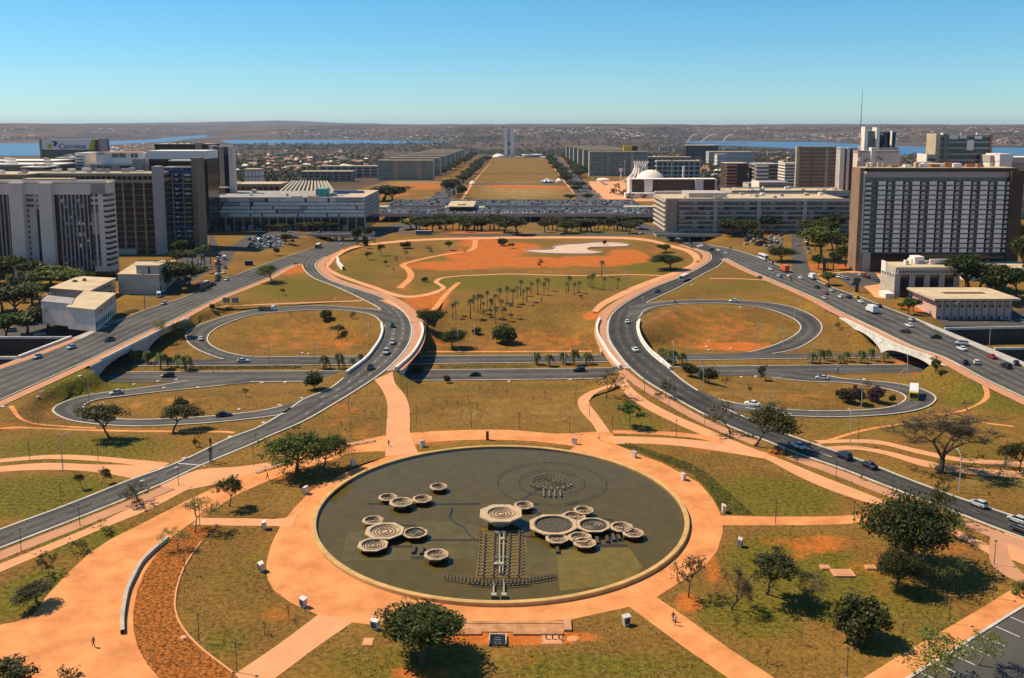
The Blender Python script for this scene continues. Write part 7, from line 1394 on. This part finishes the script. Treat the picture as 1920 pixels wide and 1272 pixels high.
q = block('low dark hall with a white end wall near the second slab', 1424, 1480, 358, 343, 960, 30, 'glass_dark', 'roof_grey', 2, .2, left='white_wall'); block('low white hall near the red louvred block', 1404, 1425, 356, 345, 1000, 24, 'white_wall', 'beige_wall', 1, .2)
# --- library, dome, cathedral, bell tower
q = Bld('white-framed library with long dark brick panels', 1181, 1342, 370, 337, 22, Y=1165, name='library', z0=-12); q.core('dark_brown'); 
for a, c, p_ in ((1180, 1184.5, 1.2), (1208, 1223, 2.5), (1303, 1318, 2.5), (1340, 1343, 1.2)): q.box('white_pier', 'white_wall', q.X(a), q.X(c), -p_, q.d, q.z0, q.z1+1)
q.box('roof', 'white_wall', q.x0, q.x1, -.6, q.d, q.z1, q.z1+.8); q.box('lower_wing', 'white_wall', q.X(1170), q.X(1225), -16, -1, q.z0, q.Z(361)); q.box('lower_wing', 'white_wall', q.X(1226), q.X(1300), -10, -1, q.z0, q.Z(358)); q.box('window_band', 'glass_dark', q.X(1185), q.X(1207), -.3, .2, q.Z(361), q.Z(358)); q.box('flagpole', 'pole_white', q.X(1170), q.X(1170.5), -16, -15.6, q.z0, q.Z(337)); q.box('marker_slab', 'white_wall', q.X(1296), q.X(1300), 60, 64, q.z0, q.Z(316))
c = PY(1219, 339, 1300); o = thing('museum_dome', 'smooth white half-dome museum behind the library', 'museum', (c.x, 1300, -13)); rd = (PY(1253, 339, 1300).x-PY(1185, 339, 1300).x)/2; hd = PY(1219, 318.5, 1300).z+13
b = MB(); b.lathe([(rd*math.cos(t), hd*math.sin(t)) for t in np.linspace(0, 1.56, 14)], 40); b.build('dome', 'white_wall', o, None, True); b = MB(); b.lathe([(rd*1.01, 0), (rd*1.01, .6), (rd*.98, .7)], 40); b.build('base_ring', 'concrete', o)
c = PY(1201, 345, 1560); o = thing('cathedral', 'white crown-shaped cathedral of curved upright ribs', 'cathedral', (c.x, 1560, -15)); hc = PY(1201, 302, 1560).z+15; rb = 33.
for k in range(16):
    a = 2*math.pi*k/16; pr = [(1.0, 0), (.72, .12), (.5, .28), (.36, .48), (.30, .66), (.31, .82), (.40, 1.0)]; b = MB(); b.tube([(rb*r_*math.cos(a), rb*r_*math.sin(a), hc*z) for r_, z in pr], [.5, 1.3, 1.9, 2.0, 1.7, 1.2, .4], 6); b.build('rib', 'white_wall', o)
b = MB(); b.lathe([(rb*.97, 0), (rb*.68, hc*.12), (rb*.46, hc*.28), (rb*.33, hc*.48), (rb*.27, hc*.62), (.01, hc*.66)], 32); b.build('glass_skin', 'glass_green', o); b = MB(); b.lathe([(11, 0), (11, 3.5), (8, 5), (.01, 6)], 24, 0, 0, (-62, 10, 0)); b.build('baptistery', 'white_wall', o)
c = PY(1164, 345, 1540); o = thing('bell_tower', 'slim white bell tower beside the cathedral', 'bell tower', (c.x, 1540, -15)); zt = PY(1164, 316, 1540).z+15; b = MB(); b.tube([(0, 0, 0), (0, 0, zt-5)], [.9, .9], 6); b.build('shaft', 'white_wall', o); b = MB(); b.box(-3, 3, -1, 1, zt-5, zt); b.build('bell_frame', 'white_wall', o)
for x, y0, y1 in ((1184.5, 346, 295), (1171, 344, 303), (1258, 350, 302)):
    c = G(x, y0); o = thing('flood_mast', 'tall white floodlight mast rising among cathedral and library', 'light mast', c, 'floodlight masts by the cathedral'); zt = PY(x, y1, c.y).z-c.z; b = MB(); b.tube([(0, 0, 0), (0, 0, zt)], [.6, .4], 6); b.build('mast', 'pole_white', o); b = MB(); b.lathe([(1.5, zt), (1.8, zt+1), (.1, zt+1.2)], 8); b.build('lamp_ring', 'pole_white', o)
# --- ministry slabs
for side_, xa, xb, Y1, dy, n, base in ((0, 709, 813, 1600, 150, 8, 333), (1, 1105, 1214, 1760, 150, 6, 325)):
    Xa, Xb = (xa-CX)/F*Y1*1.0, (xb-CX)/F*Y1
    Xa *= (Y1*cP+95*sP)/Y1; Xb *= (Y1*cP+95*sP)/Y1
    zt0 = PY(xa, 300.5 if not side_ else 284, Y1).z
    for k in range(n):
        Y = Y1+dy*k; z0 = GZat(Xa, Y); zt = z0+(zt0-GZat(Xa, Y1)); o = thing('ministry_block', 'glass ministry slab with pale end walls facing the mall, one of the row' if k else ('front ministry slab with green glass and three tan piers' if not side_ else 'front ministry slab beside the cathedral with green glass and tan piers'), 'building', ((Xa+Xb)/2, Y, z0), None if k == 0 else ('ministry row beyond the shopping block' if not side_ else 'ministry row beyond the cathedral'))
        if k: o['label'] = 'glass ministry slab with pale end walls in the row '+('leading from the shopping block side' if not side_ else 'behind the cathedral')
        bpart(o, 'glazing', 'glass_ministry', Xa+1, Xb-1, Y, Y+17, z0, zt-1); bpart(o, 'end_wall', 'beige_wall', Xa-.5, Xa+1, Y-.6, Y+18, z0, zt); bpart(o, 'end_wall', 'beige_wall', Xb-1, Xb+.5, Y-.6, Y+18, z0, zt); bpart(o, 'roof', 'roof_tan', Xa-.5, Xb+.5, Y-.6, Y+18, zt-1, zt)
        if k == 0:
            for t in ((.28, .37, .66, .76)[0:1]+(.70,)): x = Xa+(Xb-Xa)*t; bpart(o, 'pier', 'tan_wall', x, x+9, Y-2, Y+2, z0, zt-.5)
            for f in range(1, 8): bpart(o, 'floor_band', 'metal_dark', Xa+1, Xb-1, Y-.2, Y+.2, z0+(zt-z0)*f/8-.25, z0+(zt-z0)*f/8+.25)
c0 = PY(1184, 284, 1790); o = thing('yellow_banner', 'bright yellow wrapped box on top of the ministry slab', 'banner', (c0.x, 1790, PY(1180, 286, 1790).z)); a, c = PY(1169, 286, 1790), PY(1185, 273, 1790); bpart(o, 'wrap', 'yellow_panel', a.x, c.x, 1790, 1798, a.z-1, c.z); a, c = PY(1185.5, 286, 1790), PY(1196, 274, 1790); bpart(o, 'frame', 'dark_brown', a.x, c.x, 1791, 1797, a.z-1, c.z)
# --- parliament
o = thing('parliament', 'parliament with twin towers, white dome and white bowl on a long platform', 'parliament', (0, 3150, GZat(0, 3150)))
def pb(nm, m, x0, x1, y0, y1, d0, d1): a, c = PY(x0, y1, 3150), PY(x1, y0, 3150); return bpart(o, nm, m, a.x, c.x, 3150+d0, 3150+d1, a.z, c.z)
pb('tower', 'hotel_panel', 945, 951.8, 241.5, 297, 60, 95); pb('tower', 'hotel_panel', 957, 963.8, 243, 297, 60, 95); pb('tower_side', 'dark_brown', 951.9, 953, 243, 297, 62, 90); pb('tower_link', 'dark_brown', 952, 957, 268, 274, 70, 80); pb('platform', 'white_wall', 916, 1026, 296, 298.4, 0, 110); pb('gallery', 'glass_dark', 917, 1024, 298.5, 304, 4, 100); pb('ramp', 'white_wall', 953, 957.5, 297, 305, -14, 2)
c = PY(935, 296, 3170)-o.location; r_ = 12*3170/F; b = MB(); b.lathe([(r_*math.cos(t), 13*math.sin(t)) for t in np.linspace(0, 1.55, 9)], 28, 0, 0, (c.x, 30, c.z)); b.build('dome', 'white_wall', o, None, True); c = PY(998, 296, 3170)-o.location; b = MB(); b.lathe([(20, 0), (30, 4), (36, 11), (34, 11.2), (.1, 8)], 28, 0, 0, (c.x, 34, c.z)); b.build('bowl', 'white_wall', o, None, True)
# --- bus station decks, columns, kiosk roof
o = thing('bus_station', 'long two-level bus station deck packed with parked cars', 'bus station', (0, 860, -7.5))
xl, xr = PY(702, 395, 850).x, PY(1226, 395, 850).x
for (y0, y1, nm) in ((836, 892, 'front_deck'), (918, 990, 'rear_deck')):
    bpart(o, nm, 'asphalt', xl, xr, y0, y1, -1.2, -.02); bpart(o, 'deck_edge', 'grey_wall', xl, xr, y0-.8, y0-.05, -2.4, .7); bpart(o, 'deck_edge', 'concrete', xl, xr, y1+.05, y1+.6, -1.4, .8)
    for k in range(26): x = xl+(xr-xl)*(k+.5)/26; bpart(o, 'column', 'concrete', x-.6, x+.6, y0+6, y0+7.5, -8.5, -1.2)
xa, xb = PY(833, 390, 900).x, PY(908, 390, 900).x; bpart(o, 'cross_deck', 'concrete', xa, xb, 892.05, 917.9, -1.3, -.04); bpart(o, 'lower_hall', 'glass_dark', xl+8, xr-30, 862, 864, -8.5, -1.25)
o = thing('kiosk_hall', 'wide tan flat roof standing on the bus station deck', 'pavilion', (PY(866, 390, 890).x, 880, 0)); a, c = PY(838, 391, 862), PY(888, 391, 862); bpart(o, 'roof', 'roof_tan', a.x, c.x, 862, 925, 3.6, 4.5); bpart(o, 'hall', 'dark_brown', a.x+2, c.x-2, 866, 921, .0, 3.6); bpart(o, 'roof_house', 'roof_tan', a.x+9, a.x+16, 876, 888, 4.5, 5.6)
for x_ in (1205, 695): c_ = PY(x_, 400, 905); q = thing('ramp_wall', 'plain grey green wall between the two station decks' if x_ > 900 else 'plain grey wall between the decks beside the shopping block', 'wall', (c_.x, 900, -8)); bpart(q, 'wall', 'grey_wall', c_.x-18, c_.x+18, 896, 912, -8, .8); bpart(q, 'coping', 'concrete', c_.x-18, c_.x+18, 895.8, 912.2, .8, 1.1)
def deckrow(y, x0, x1, n, per, z=.02):
    for k in range(n):
        X = x0+(x1-x0)*(k+random.uniform(.2, .8))/n; yield (X, y+random.uniform(-.4, .4), z)
acc = []
for y in (841, 849, 859, 867, 877, 885, 924, 933, 943, 955, 967, 979): acc += [(X, Y_, z) for X, Y_, z in deckrow(y, xl+3, xr-3, 72, 1) if random.random() < .8 and not (a.x-4 < X < c.x+6 and 858 < Y_ < 928)]
random.shuffle(acc); acc.sort(key=lambda t: (t[1] > 862, random.random())); ndeck = 300-npark-6
for (X, Y_, z) in acc[:ndeck]: park((X, Y_, z), math.pi/2 if random.random() < .8 else .2, 'parked car in the packed rows on the bus station deck', 'cars on the bus station deck')
vb, fb, mb_ = [], [], []; off = 0; cc = ['white', 'silver', 'white', 'black', 'white', 'red', 'silver', 'white']
far_pts = list(acc[ndeck:])
for (x0, y0, x1, y1, n) in ((800,378,905,303,60),(830,378,910,303,60),(1105,372,1040,300,80),(1125,372,1052,305,70),(1140,350,1100,325,30),(640,333,705,331,50),(660,336,820,335,60),(1100,326,1180,325,25),(780,380,830,372,24)):
    for k in range(n):
        t = random.random(); g_ = G(x0+(x1-x0)*t+random.uniform(-4, 4), y0+(y1-y0)*t+random.uniform(-.8, .8)); far_pts.append((g_.x, g_.y, g_.z+.35))
B_ = MB()
for i, (X, Y_, z) in enumerate(far_pts):
    ml = i % len(cc); s = 1 if i % 2 else 0; l_, w_ = (.85, 2.0) if random.random() < .75 else (2.0, .85)
    B_.box(X-l_, X+l_, Y_-w_, Y_+w_, z+.25, z+.9, ml); B_.add([(X-l_*.85, Y_-w_*.75, z+.9), (X+l_*.85, Y_-w_*.75, z+.9), (X+l_*.85, Y_+w_*.6, z+.9), (X-l_*.85, Y_+w_*.6, z+.9), (X-l_*.7, Y_-w_*.5, z+1.4), (X+l_*.7, Y_-w_*.5, z+1.4), (X+l_*.7, Y_+w_*.4, z+1.4), (X-l_*.7, Y_+w_*.4, z+1.4)], [(0,1,5,4),(1,2,6,5),(2,3,7,6),(3,0,4,7)], len(cc)); B_.add([(X-l_*.7, Y_-w_*.5, z+1.4), (X+l_*.7, Y_-w_*.5, z+1.4), (X+l_*.7, Y_+w_*.4, z+1.4), (X-l_*.7, Y_+w_*.4, z+1.4)], [(0,1,2,3)], ml)
tag(B_.build('distant_cars', ['car_'+q_ for q_ in cc]+['car_glass']), 'distant cars along the mall avenues and on the far deck', 'cars', None, 'stuff')
# tents on the mall
for x, y, w, col, lb in ((1026, 343, 26, 'lightblue', 'round blue and white striped tent on the mall lawn'), (1048, 342, 13, 'white', 'small white tent beside the striped one'), (886, 347, 13, 'white', 'small white pointed tent on the mall lawn near the avenue')):
    c = G(x, y); m_ = pxm(c.y, c.z); r_ = w/2/m_; o = thing('tent', lb, 'tent', c); b = MB(); b.lathe([(r_, 2.5), (r_*.5, 5.0), (.05, 7.5)], 16); 
    if col == 'lightblue':
        for i in range(len(b.f)): b.m[i] = (i % 2)
    b.build('canopy', ['white_wall', 'car_blue'], o); b = MB(); b.lathe([(r_*.96, 0), (r_*.98, 2.5)], 16); b.build('wall', 'white_wall' if col == 'white' else 'car_blue', o)
# ================================================================== far city
FARB = [(458,486,340,318,1250,24,'white_wall','grey_wall','small white block by the scrub below the lake'),(330,440,361,345,1000,30,'dark_brown','tan_wall','low brown hall with a tan roof behind the black tower'),(440,525,361,346,1000,40,'dark_brown','tan_wall','low brown hall with a tan roof beside the ribbed theatre'),(565,660,336,322,1560,26,'dark_brown','tan_wall','long low ministry annexe with a tan roof'),(600,708,327,312,1700,26,'dark_brown','beige_wall','second long low annexe nearer the ministry row'),(1232,1312,322,302,1700,24,'glass_dark','beige_wall','low dark annexe with white end piers behind the cathedral'),(1212,1296,308,295,1850,24,'glass_dark','tan_wall','farther low annexe behind the cathedral'),(1288,1345,290,273,2600,60,'glass_blue','glass_dark','dark slab near the lake bridge arches'),(1330,1412,300,285,2300,40,'grey_wall','beige_wall','pale apartment row beyond the cathedral annexes'),(1345,1362,305,290,2200,30,'white_wall','grey_wall','small pale block in the trees')]
for (x0, x1, yb, yt, Y, d, cm, bm, lb) in FARB: block(lb, x0, x1, yb, yt, Y, d, cm, bm, 4, .35, 8 if x1-x0 > 60 else 4, bm, roofm='roof_tan')
for i in range(26):
    x = random.uniform(1130, 1480); y = random.uniform(283, 300); c = G(x, y); w = random.uniform(10, 26); h = random.uniform(4, 8); px_ = pxm(c.y, c.z); block('low pale apartment block among the trees towards the lake', x, x+w, y, y-h, c.y, 30, ('beige_wall', 'grey_wall', 'white_wall')[i % 3], 'glass_dark', 2, .3, 0, roofm=('roof_tan', 'concrete', 'roof_red')[i % 3], name='apartment_block', group='apartment blocks towards the lake')
for i in range(14):
    x = random.uniform(440, 640); y = random.uniform(288, 330); c = G(x, y); w = random.uniform(10, 22); h = random.uniform(3, 6); block('low pale building among the trees below the lake', x, x+w, y, y-h, c.y, 24, ('beige_wall', 'tan_wall', 'white_wall')[i % 3], 'dark_brown', 2, .3, 0, roofm=('roof_tan', 'concrete', 'roof_red')[i % 3], name='low_building', group='low buildings below the lake')
# lake bridge arches
o = thing('arch_bridge', 'white bridge of three leaning arches across the far lake', 'bridge', (PY(1330, 266, 6500).x, 6500, -60))
for x0, x1, yt in ((1288, 1304, 253), (1313, 1340, 253), (1354, 1372, 253)):
    b = MB(); pts = []
    for t in np.linspace(0, 1, 12): p = PY(x0+(x1-x0)*t*1.15, 269-(269-yt)*math.sin(math.pi*min(t*1.0, 1)*.62), 6500); pts.append(p-o.location)
    b.tube(pts, [3.2]*12, 6); b.build('arch', 'white_wall', o)
a, c = PY(1270, 268.5, 6500)-o.location, PY(1400, 268.5, 6500)-o.location; b = MB(); b.box(a.x, c.x, -8, 8, a.z-2, a.z+2); b.build('deck', 'concrete', o)
# far houses and woods: too many and too small to tell apart
def scatter(poly, n, rng):
    xs = [p[0] for p in poly]; ys = [p[1] for p in poly]; out = []; 
    X = rng.uniform(min(xs), max(xs), n*4); Y = rng.uniform(min(ys), max(ys), n*4); k = inpoly(X, Y, poly); return list(zip(X[k][:n], Y[k][:n]))
def Gmany(pts):
    A = np.array(pts); a = (A[:, 0]-CX)/F; u = (Y0-A[:, 1])/F; dy = cP+u*sP; dz = -sP+u*cP; ys = np.exp(np.linspace(math.log(700), math.log(29000), 700)); out = np.zeros((len(A), 3)); ok = np.zeros(len(A), bool)
    for s in range(0, len(A), 400):
        k = ys[None, :]/dy[s:s+400, None]; x = a[s:s+400, None]*k; z = CAMH+dz[s:s+400, None]*k; h = gh(x.ravel(), np.broadcast_to(ys, x.shape).ravel()).reshape(x.shape); hit = z <= h; i = hit.argmax(1); r = np.arange(len(i)); out[s:s+400] = np.stack([x[r, i], ys[i], h[r, i]], 1); ok[s:s+400] = hit.any(1)
    return out[ok]
rng = np.random.default_rng(5)
WOODS = [([(440,283),(720,283),(708,330),(560,350),(440,345)], 1500), ([(440,272),(830,271),(900,283),(860,290),(700,284),(440,284)], 900), ([(1190,285),(1500,283),(1490,300),(1480,345),(1400,358),(1345,350),(1310,320),(1215,300)], 1500), ([(1050,283),(1300,276),(1500,284),(1400,300),(1100,296)], 700), ([(1310,318),(1480,300),(1480,350),(1345,365)], 350), ([(870,290),(915,284),(1010,282),(1100,284),(1060,296),(930,294)], 350), ([(440,346),(520,346),(540,362),(440,366)], 90), ([(1690,290),(1760,292),(1760,318),(1690,318)], 120), ([(640,262),(900,258),(1080,262),(1280,262),(1280,278),(1000,282),(860,276)], 700), ([(1150,350),(1225,372),(1160,380),(1130,376)], 14)]
pts = []
for poly, n in WOODS: pts += scatter(poly, n, rng)
W_ = Gmany(pts)
clear = inpoly(W_[:, 0], W_[:, 1], [(-125, 985), (135, 985), (120, 3120), (-100, 3120)]); W_ = W_[~clear]
cs, ss = [], []
for (x, y, z) in W_:
    s = (3.4+rng.random()*3.2)*(1+max(0, y-1500)/3800.); n = 16 if y < 2500 else 9; d = rng.normal(size=(n, 3)); d /= np.linalg.norm(d, axis=1)[:, None]; cs.append(np.array([x, y, z+s*.75])+d*np.array([s, s, s*.62])*(rng.random(n)**.4)[:, None]); ss.append(np.full(n, s*.42))
v, f = quads(np.concatenate(cs), np.concatenate(ss), rng, .7); tag(add_obj('distant_woods', npmesh('distant_woods', v, f, ['leaf_far'])), 'far woods and street trees spread around the mall and lake', 'woods', None, 'stuff')
HILL = [([(0,238),(430,245),(430,252),(300,257),(0,266)], 90, 1), ([(500,244),(840,242),(840,262),(520,260)], 260, 1), ([(840,240),(1290,240),(1290,262),(840,262)], 480, 1), ([(1290,240),(1920,240),(1920,272),(1500,264),(1290,262)], 380, 1), ([(440,284),(700,284),(690,318),(440,330)], 110, 0), ([(1200,284),(1480,286),(1480,330),(1330,340),(1230,300)], 110, 0), ([(180,275),(290,270),(290,283),(190,290)], 60, 0)]
B_ = MB(); rnd = random.Random(3); cs, ss = [], []
for poly, n, far in HILL:
    H_ = Gmany(scatter(poly, n, rng))
    for (x, y, z) in H_:
        if far and math.sin(x*.0031+y*.0013)+math.sin(x*.0017-y*.0021+2)+.8*math.sin(x*.0067+1.1) < -.25: continue
        w = rnd.uniform(5, 13)*(1.35 if far else .8); d = rnd.uniform(5, 10); h = rnd.uniform(3, 6.5); mi = rnd.choice((0, 0, 1, 2)); B_.box(x-w, x+w, y-d, y+d, z-2, z+h, mi if mi < 2 else 1)
        rm = rnd.choice((3, 3, 0, 2)); B_.add([(x-w-.8, y-d-.8, z+h), (x+w+.8, y-d-.8, z+h), (x+w+.8, y+d+.8, z+h), (x-w-.8, y+d+.8, z+h), (x-w*.5, y, z+h+3), (x+w*.5, y, z+h+3)], [(0,1,5,4),(1,2,5),(2,3,4,5),(3,0,4)], rm)
    T_ = Gmany(scatter(poly, int(n*(1.8 if far else 1)), rng))
    for (x, y, z) in T_:
        s = (9+rng.random()*16) if far else 5; k = 8; dd = rng.normal(size=(k, 3)); dd /= np.linalg.norm(dd, axis=1)[:, None]; cs.append(np.array([x, y, z+s*.3])+dd*np.array([s*1.6, s, s*.35])*(rng.random(k)**.4)[:, None]); ss.append(np.full(k, s*.42))
tag(B_.build('distant_houses', ['white_wall', 'beige_wall', 'roof_tan', 'roof_red']), 'thousands of small houses on the far hillsides', 'houses', None, 'stuff')
v, f = quads(np.concatenate(cs), np.concatenate(ss), rng, 1.2); tag(add_obj('hillside_woods', npmesh('hillside_woods', v, f, ['leaf_far'])), 'dark tree patches on the far hillsides', 'woods', None, 'stuff')
# ================================================================== people
mat('skin', (.30, .17, .11), .6, .05); mat('cloth_dark', (.02, .02, .025), .9, .1); mat('cloth_blue', (.03, .05, .12), .9, .1); mat('cloth_white', (.6, .58, .55), .9, .1); mat('cloth_olive', (.07, .075, .03), .9, .1); mat('hair', (.012, .009, .007), .8, .1)
def person_mesh(stride, arm, top, legs):
    J = {'pel': (0, 0, .95, .15), 'che': (0, .02, 1.30, .17), 'nek': (0, .02, 1.48, .06), 'hd0': (0, .04, 1.56, .085), 'hd1': (0, .03, 1.68, .095), 'hd2': (0, .01, 1.75, .06)}
    for s, n_ in ((-1, 'l'), (1, 'r')):
        st = stride*s; J.update({n_+'hip': (.1*s, st*.1, .88, .10), n_+'kne': (.11*s, st*.6+.03, .50, .068), n_+'ank': (.11*s, st*.9-.05*abs(stride), .09, .045), n_+'toe': (.12*s, st*.9+.13, .04, .035), n_+'sho': (.19*s, .02, 1.42, .07), n_+'elb': (.26*s, -st*.4*arm, 1.13, .05), n_+'wri': (.27*s, -st*.7*arm+.08, .90, .035), n_+'pal': (.27*s, -st*.75*arm+.1, .82, .038), n_+'th': (.24*s, -st*.75*arm+.15, .82, .014)})
        for q in range(4): J[n_+'f%d' % q] = (.27*s+(q-1.5)*.016, -st*.78*arm+.11, .735-.01*abs(q-1.5), .012)
    E = [('pel', 'che'), ('che', 'nek'), ('nek', 'hd0'), ('hd0', 'hd1'), ('hd1', 'hd2')]
    for n_ in 'lr': E += [('pel', n_+'hip'), (n_+'hip', n_+'kne'), (n_+'kne', n_+'ank'), (n_+'ank', n_+'toe'), ('che', n_+'sho'), (n_+'sho', n_+'elb'), (n_+'elb', n_+'wri'), (n_+'wri', n_+'pal'), (n_+'pal', n_+'th')]+[(n_+'pal', n_+'f%d' % q) for q in range(4)]
    ks = list(J); me = bpy.data.meshes.new('figure'); me.from_pydata([J[k][:3] for k in ks], [(ks.index(a), ks.index(b)) for a, b in E], []); o = bpy.data.objects.new('figure', me); COL.objects.link(o); md = o.modifiers.new('skin', 'SKIN'); md.use_smooth_shade = True
    for i, k in enumerate(ks): me.skin_vertices[0].data[i].radius = (J[k][3], J[k][3]*(.8 if k in ('pel', 'che') else 1)); me.skin_vertices[0].data[i].use_root = (k == 'pel')
    sd = o.modifiers.new('sub', 'SUBSURF'); sd.levels = sd.render_levels = 1
    dg = bpy.context.evaluated_depsgraph_get(); m2 = bpy.data.meshes.new_from_object(o.evaluated_get(dg)); bpy.data.objects.remove(o); m2.materials.clear()
    for m_ in ('skin', top, legs, 'hair'): m2.materials.append(M(m_))
    for p in m2.polygons:
        z = p.center.z; ax = abs(p.center.x); p.material_index = 3 if (z > 1.70 or (z > 1.58 and p.center.y < .0)) else (0 if z > 1.47 or (ax > .21 and z < 1.05) else (1 if z > .93 or (ax > .2 and z > .7) else 2)); p.use_smooth = True
    return m2
PMs = [person_mesh(.30, 1.0, 'cloth_olive', 'cloth_dark'), person_mesh(.22, .6, 'cloth_white', 'cloth_blue'), person_mesh(.34, 1.0, 'cloth_dark', 'cloth_dark')]
PEO = [(176,1214,0,90,'person in olive top walking alone across the broad orange walkway'),(1262,1166,2,200,'person in dark clothes walking on the diagonal path, slightly ahead'),(1266,1173,1,200,'person in a white top walking on the diagonal path beside another'),(729,838,2,30,'person in dark clothes walking where the tan bridge walk meets the ring'),(1123,826,1,300,'person in a white top walking at the loop path junction'),(502,900,2,120,'person in dark clothes by the lawn edge under the twin trees'),(1615,901,2,110,'person in dark clothes walking on the red pavement by the road'),(1474,852,2,60,'person in dark clothes waiting at the crosswalk kerb'),(1535,850,1,60,'person in a white top on the zebra crossing')]
for x, y, k, rz, lb in PEO:
    c = G(x, y); tag(add_obj('person', PMs[k], None, (c.x, c.y, c.z+.05), (0, 0, R(rz))), lb, 'person')
# ================================================================== grass tufts on the nearer lawns (uncountable)
from mathutils.bvhtree import BVHTree
rg = np.random.default_rng(12); N_ = 110000; BV, BF, BK = [], [], []
for ob in COL.objects:
    if ob.get('kind') == 'structure' and ob.type == 'MESH' and ob.name.split('.')[0] not in ('ground', 'lake', 'lane_marking', 'road_marking'):
        o_ = len(BV); BV += [v_.co.copy() for v_ in ob.data.vertices]; gr_ = ob.name.split('.')[0] in ('lawn', 'soil_bed')
        for p_ in ob.data.polygons: BF.append([i_+o_ for i_ in p_.vertices]); BK.append(gr_)
o_ = len(BV); BV += [Vector((FC.x+40*math.cos(t_*.2), FC.y+40*math.sin(t_*.2), 1.2)) for t_ in range(32)]; BF.append([o_+i_ for i_ in range(32)]); BK.append(False)
bvh = BVHTree.FromPolygons(BV, BF)
yy = 112+(rg.random(N_)**1.35)*300; xx = (rg.random(N_)*2-1)*yy*.60; keep = {0: [], 1: []}; zz = gh(xx, yy)
gv_ = np.zeros(len(gv), np.float32); gm_ = bpy.data.objects['ground'].data; gm_.attributes['green'].data.foreach_get('value', gv_); gv_ = gv_.reshape(GX.shape); rv_ = np.zeros(len(gv), np.float32); gm_.attributes['red'].data.foreach_get('value', rv_); rv_ = rv_.reshape(GX.shape)
ix = np.clip(np.searchsorted(gx, xx), 0, len(gx)-1); iy = np.clip(np.searchsorted(gy, yy), 0, len(gy)-1)
nzv = np.sin(xx*.31+2*np.sin(yy*.17))+np.sin(yy*.43+1.7*np.sin(xx*.23)); cl = nzv+rg.random(N_)*1.6 > .3
for i in np.nonzero(cl)[0]:
    if rv_[iy[i], ix[i]] > .45 and rg.random() < .8: continue
    lo_, nr_, fi_, di_ = bvh.ray_cast(Vector((xx[i], yy[i], zz[i]+2.0)), Vector((0, 0, -1)), 3.0)
    if lo_ is None or BK[fi_]: keep[1 if gv_[iy[i], ix[i]] > .45+.3*(rg.random()-.5) and lo_ is None else 0].append((xx[i], yy[i], (zz[i] if lo_ is None else lo_.z)+.04))
for k_, m_, lb in ((0, 'tuft_dry', 'dry grass tufts spread over the lawns'), (1, 'tuft_green', 'greener grass tufts spread over the lawns')):
    c_ = np.array(keep[k_]); v, f = quads(c_, np.full(len(c_), .19), rg, .6); tag(add_obj('grass', npmesh('grass', v, f, [m_])), lb, 'grass', None, 'stuff')
# ================================================================== air
b = MB(); b.box(-16200, 16200, -120, 30200, -72, 205); hz = b.mesh('haze', []) if False else None
me = bpy.data.meshes.new('haze'); me.from_pydata(b.v, [], b.f); hm = bpy.data.materials.new('haze'); hm.use_nodes = True; n = hm.node_tree.nodes; n.remove(n['Principled BSDF']); pv = n.new('ShaderNodeVolumePrincipled'); pv.inputs['Color'].default_value = (.60, .73, 1.0, 1); pv.inputs['Density'].default_value = 2.3e-5; pv.inputs['Anisotropy'].default_value = .2
hm.node_tree.links.new(pv.outputs[0], n['Material Output'].inputs['Volume']); me.materials.append(hm); tag(add_obj('haze', me), 'thin blue-grey haze over the whole view', 'haze', None, 'stuff')
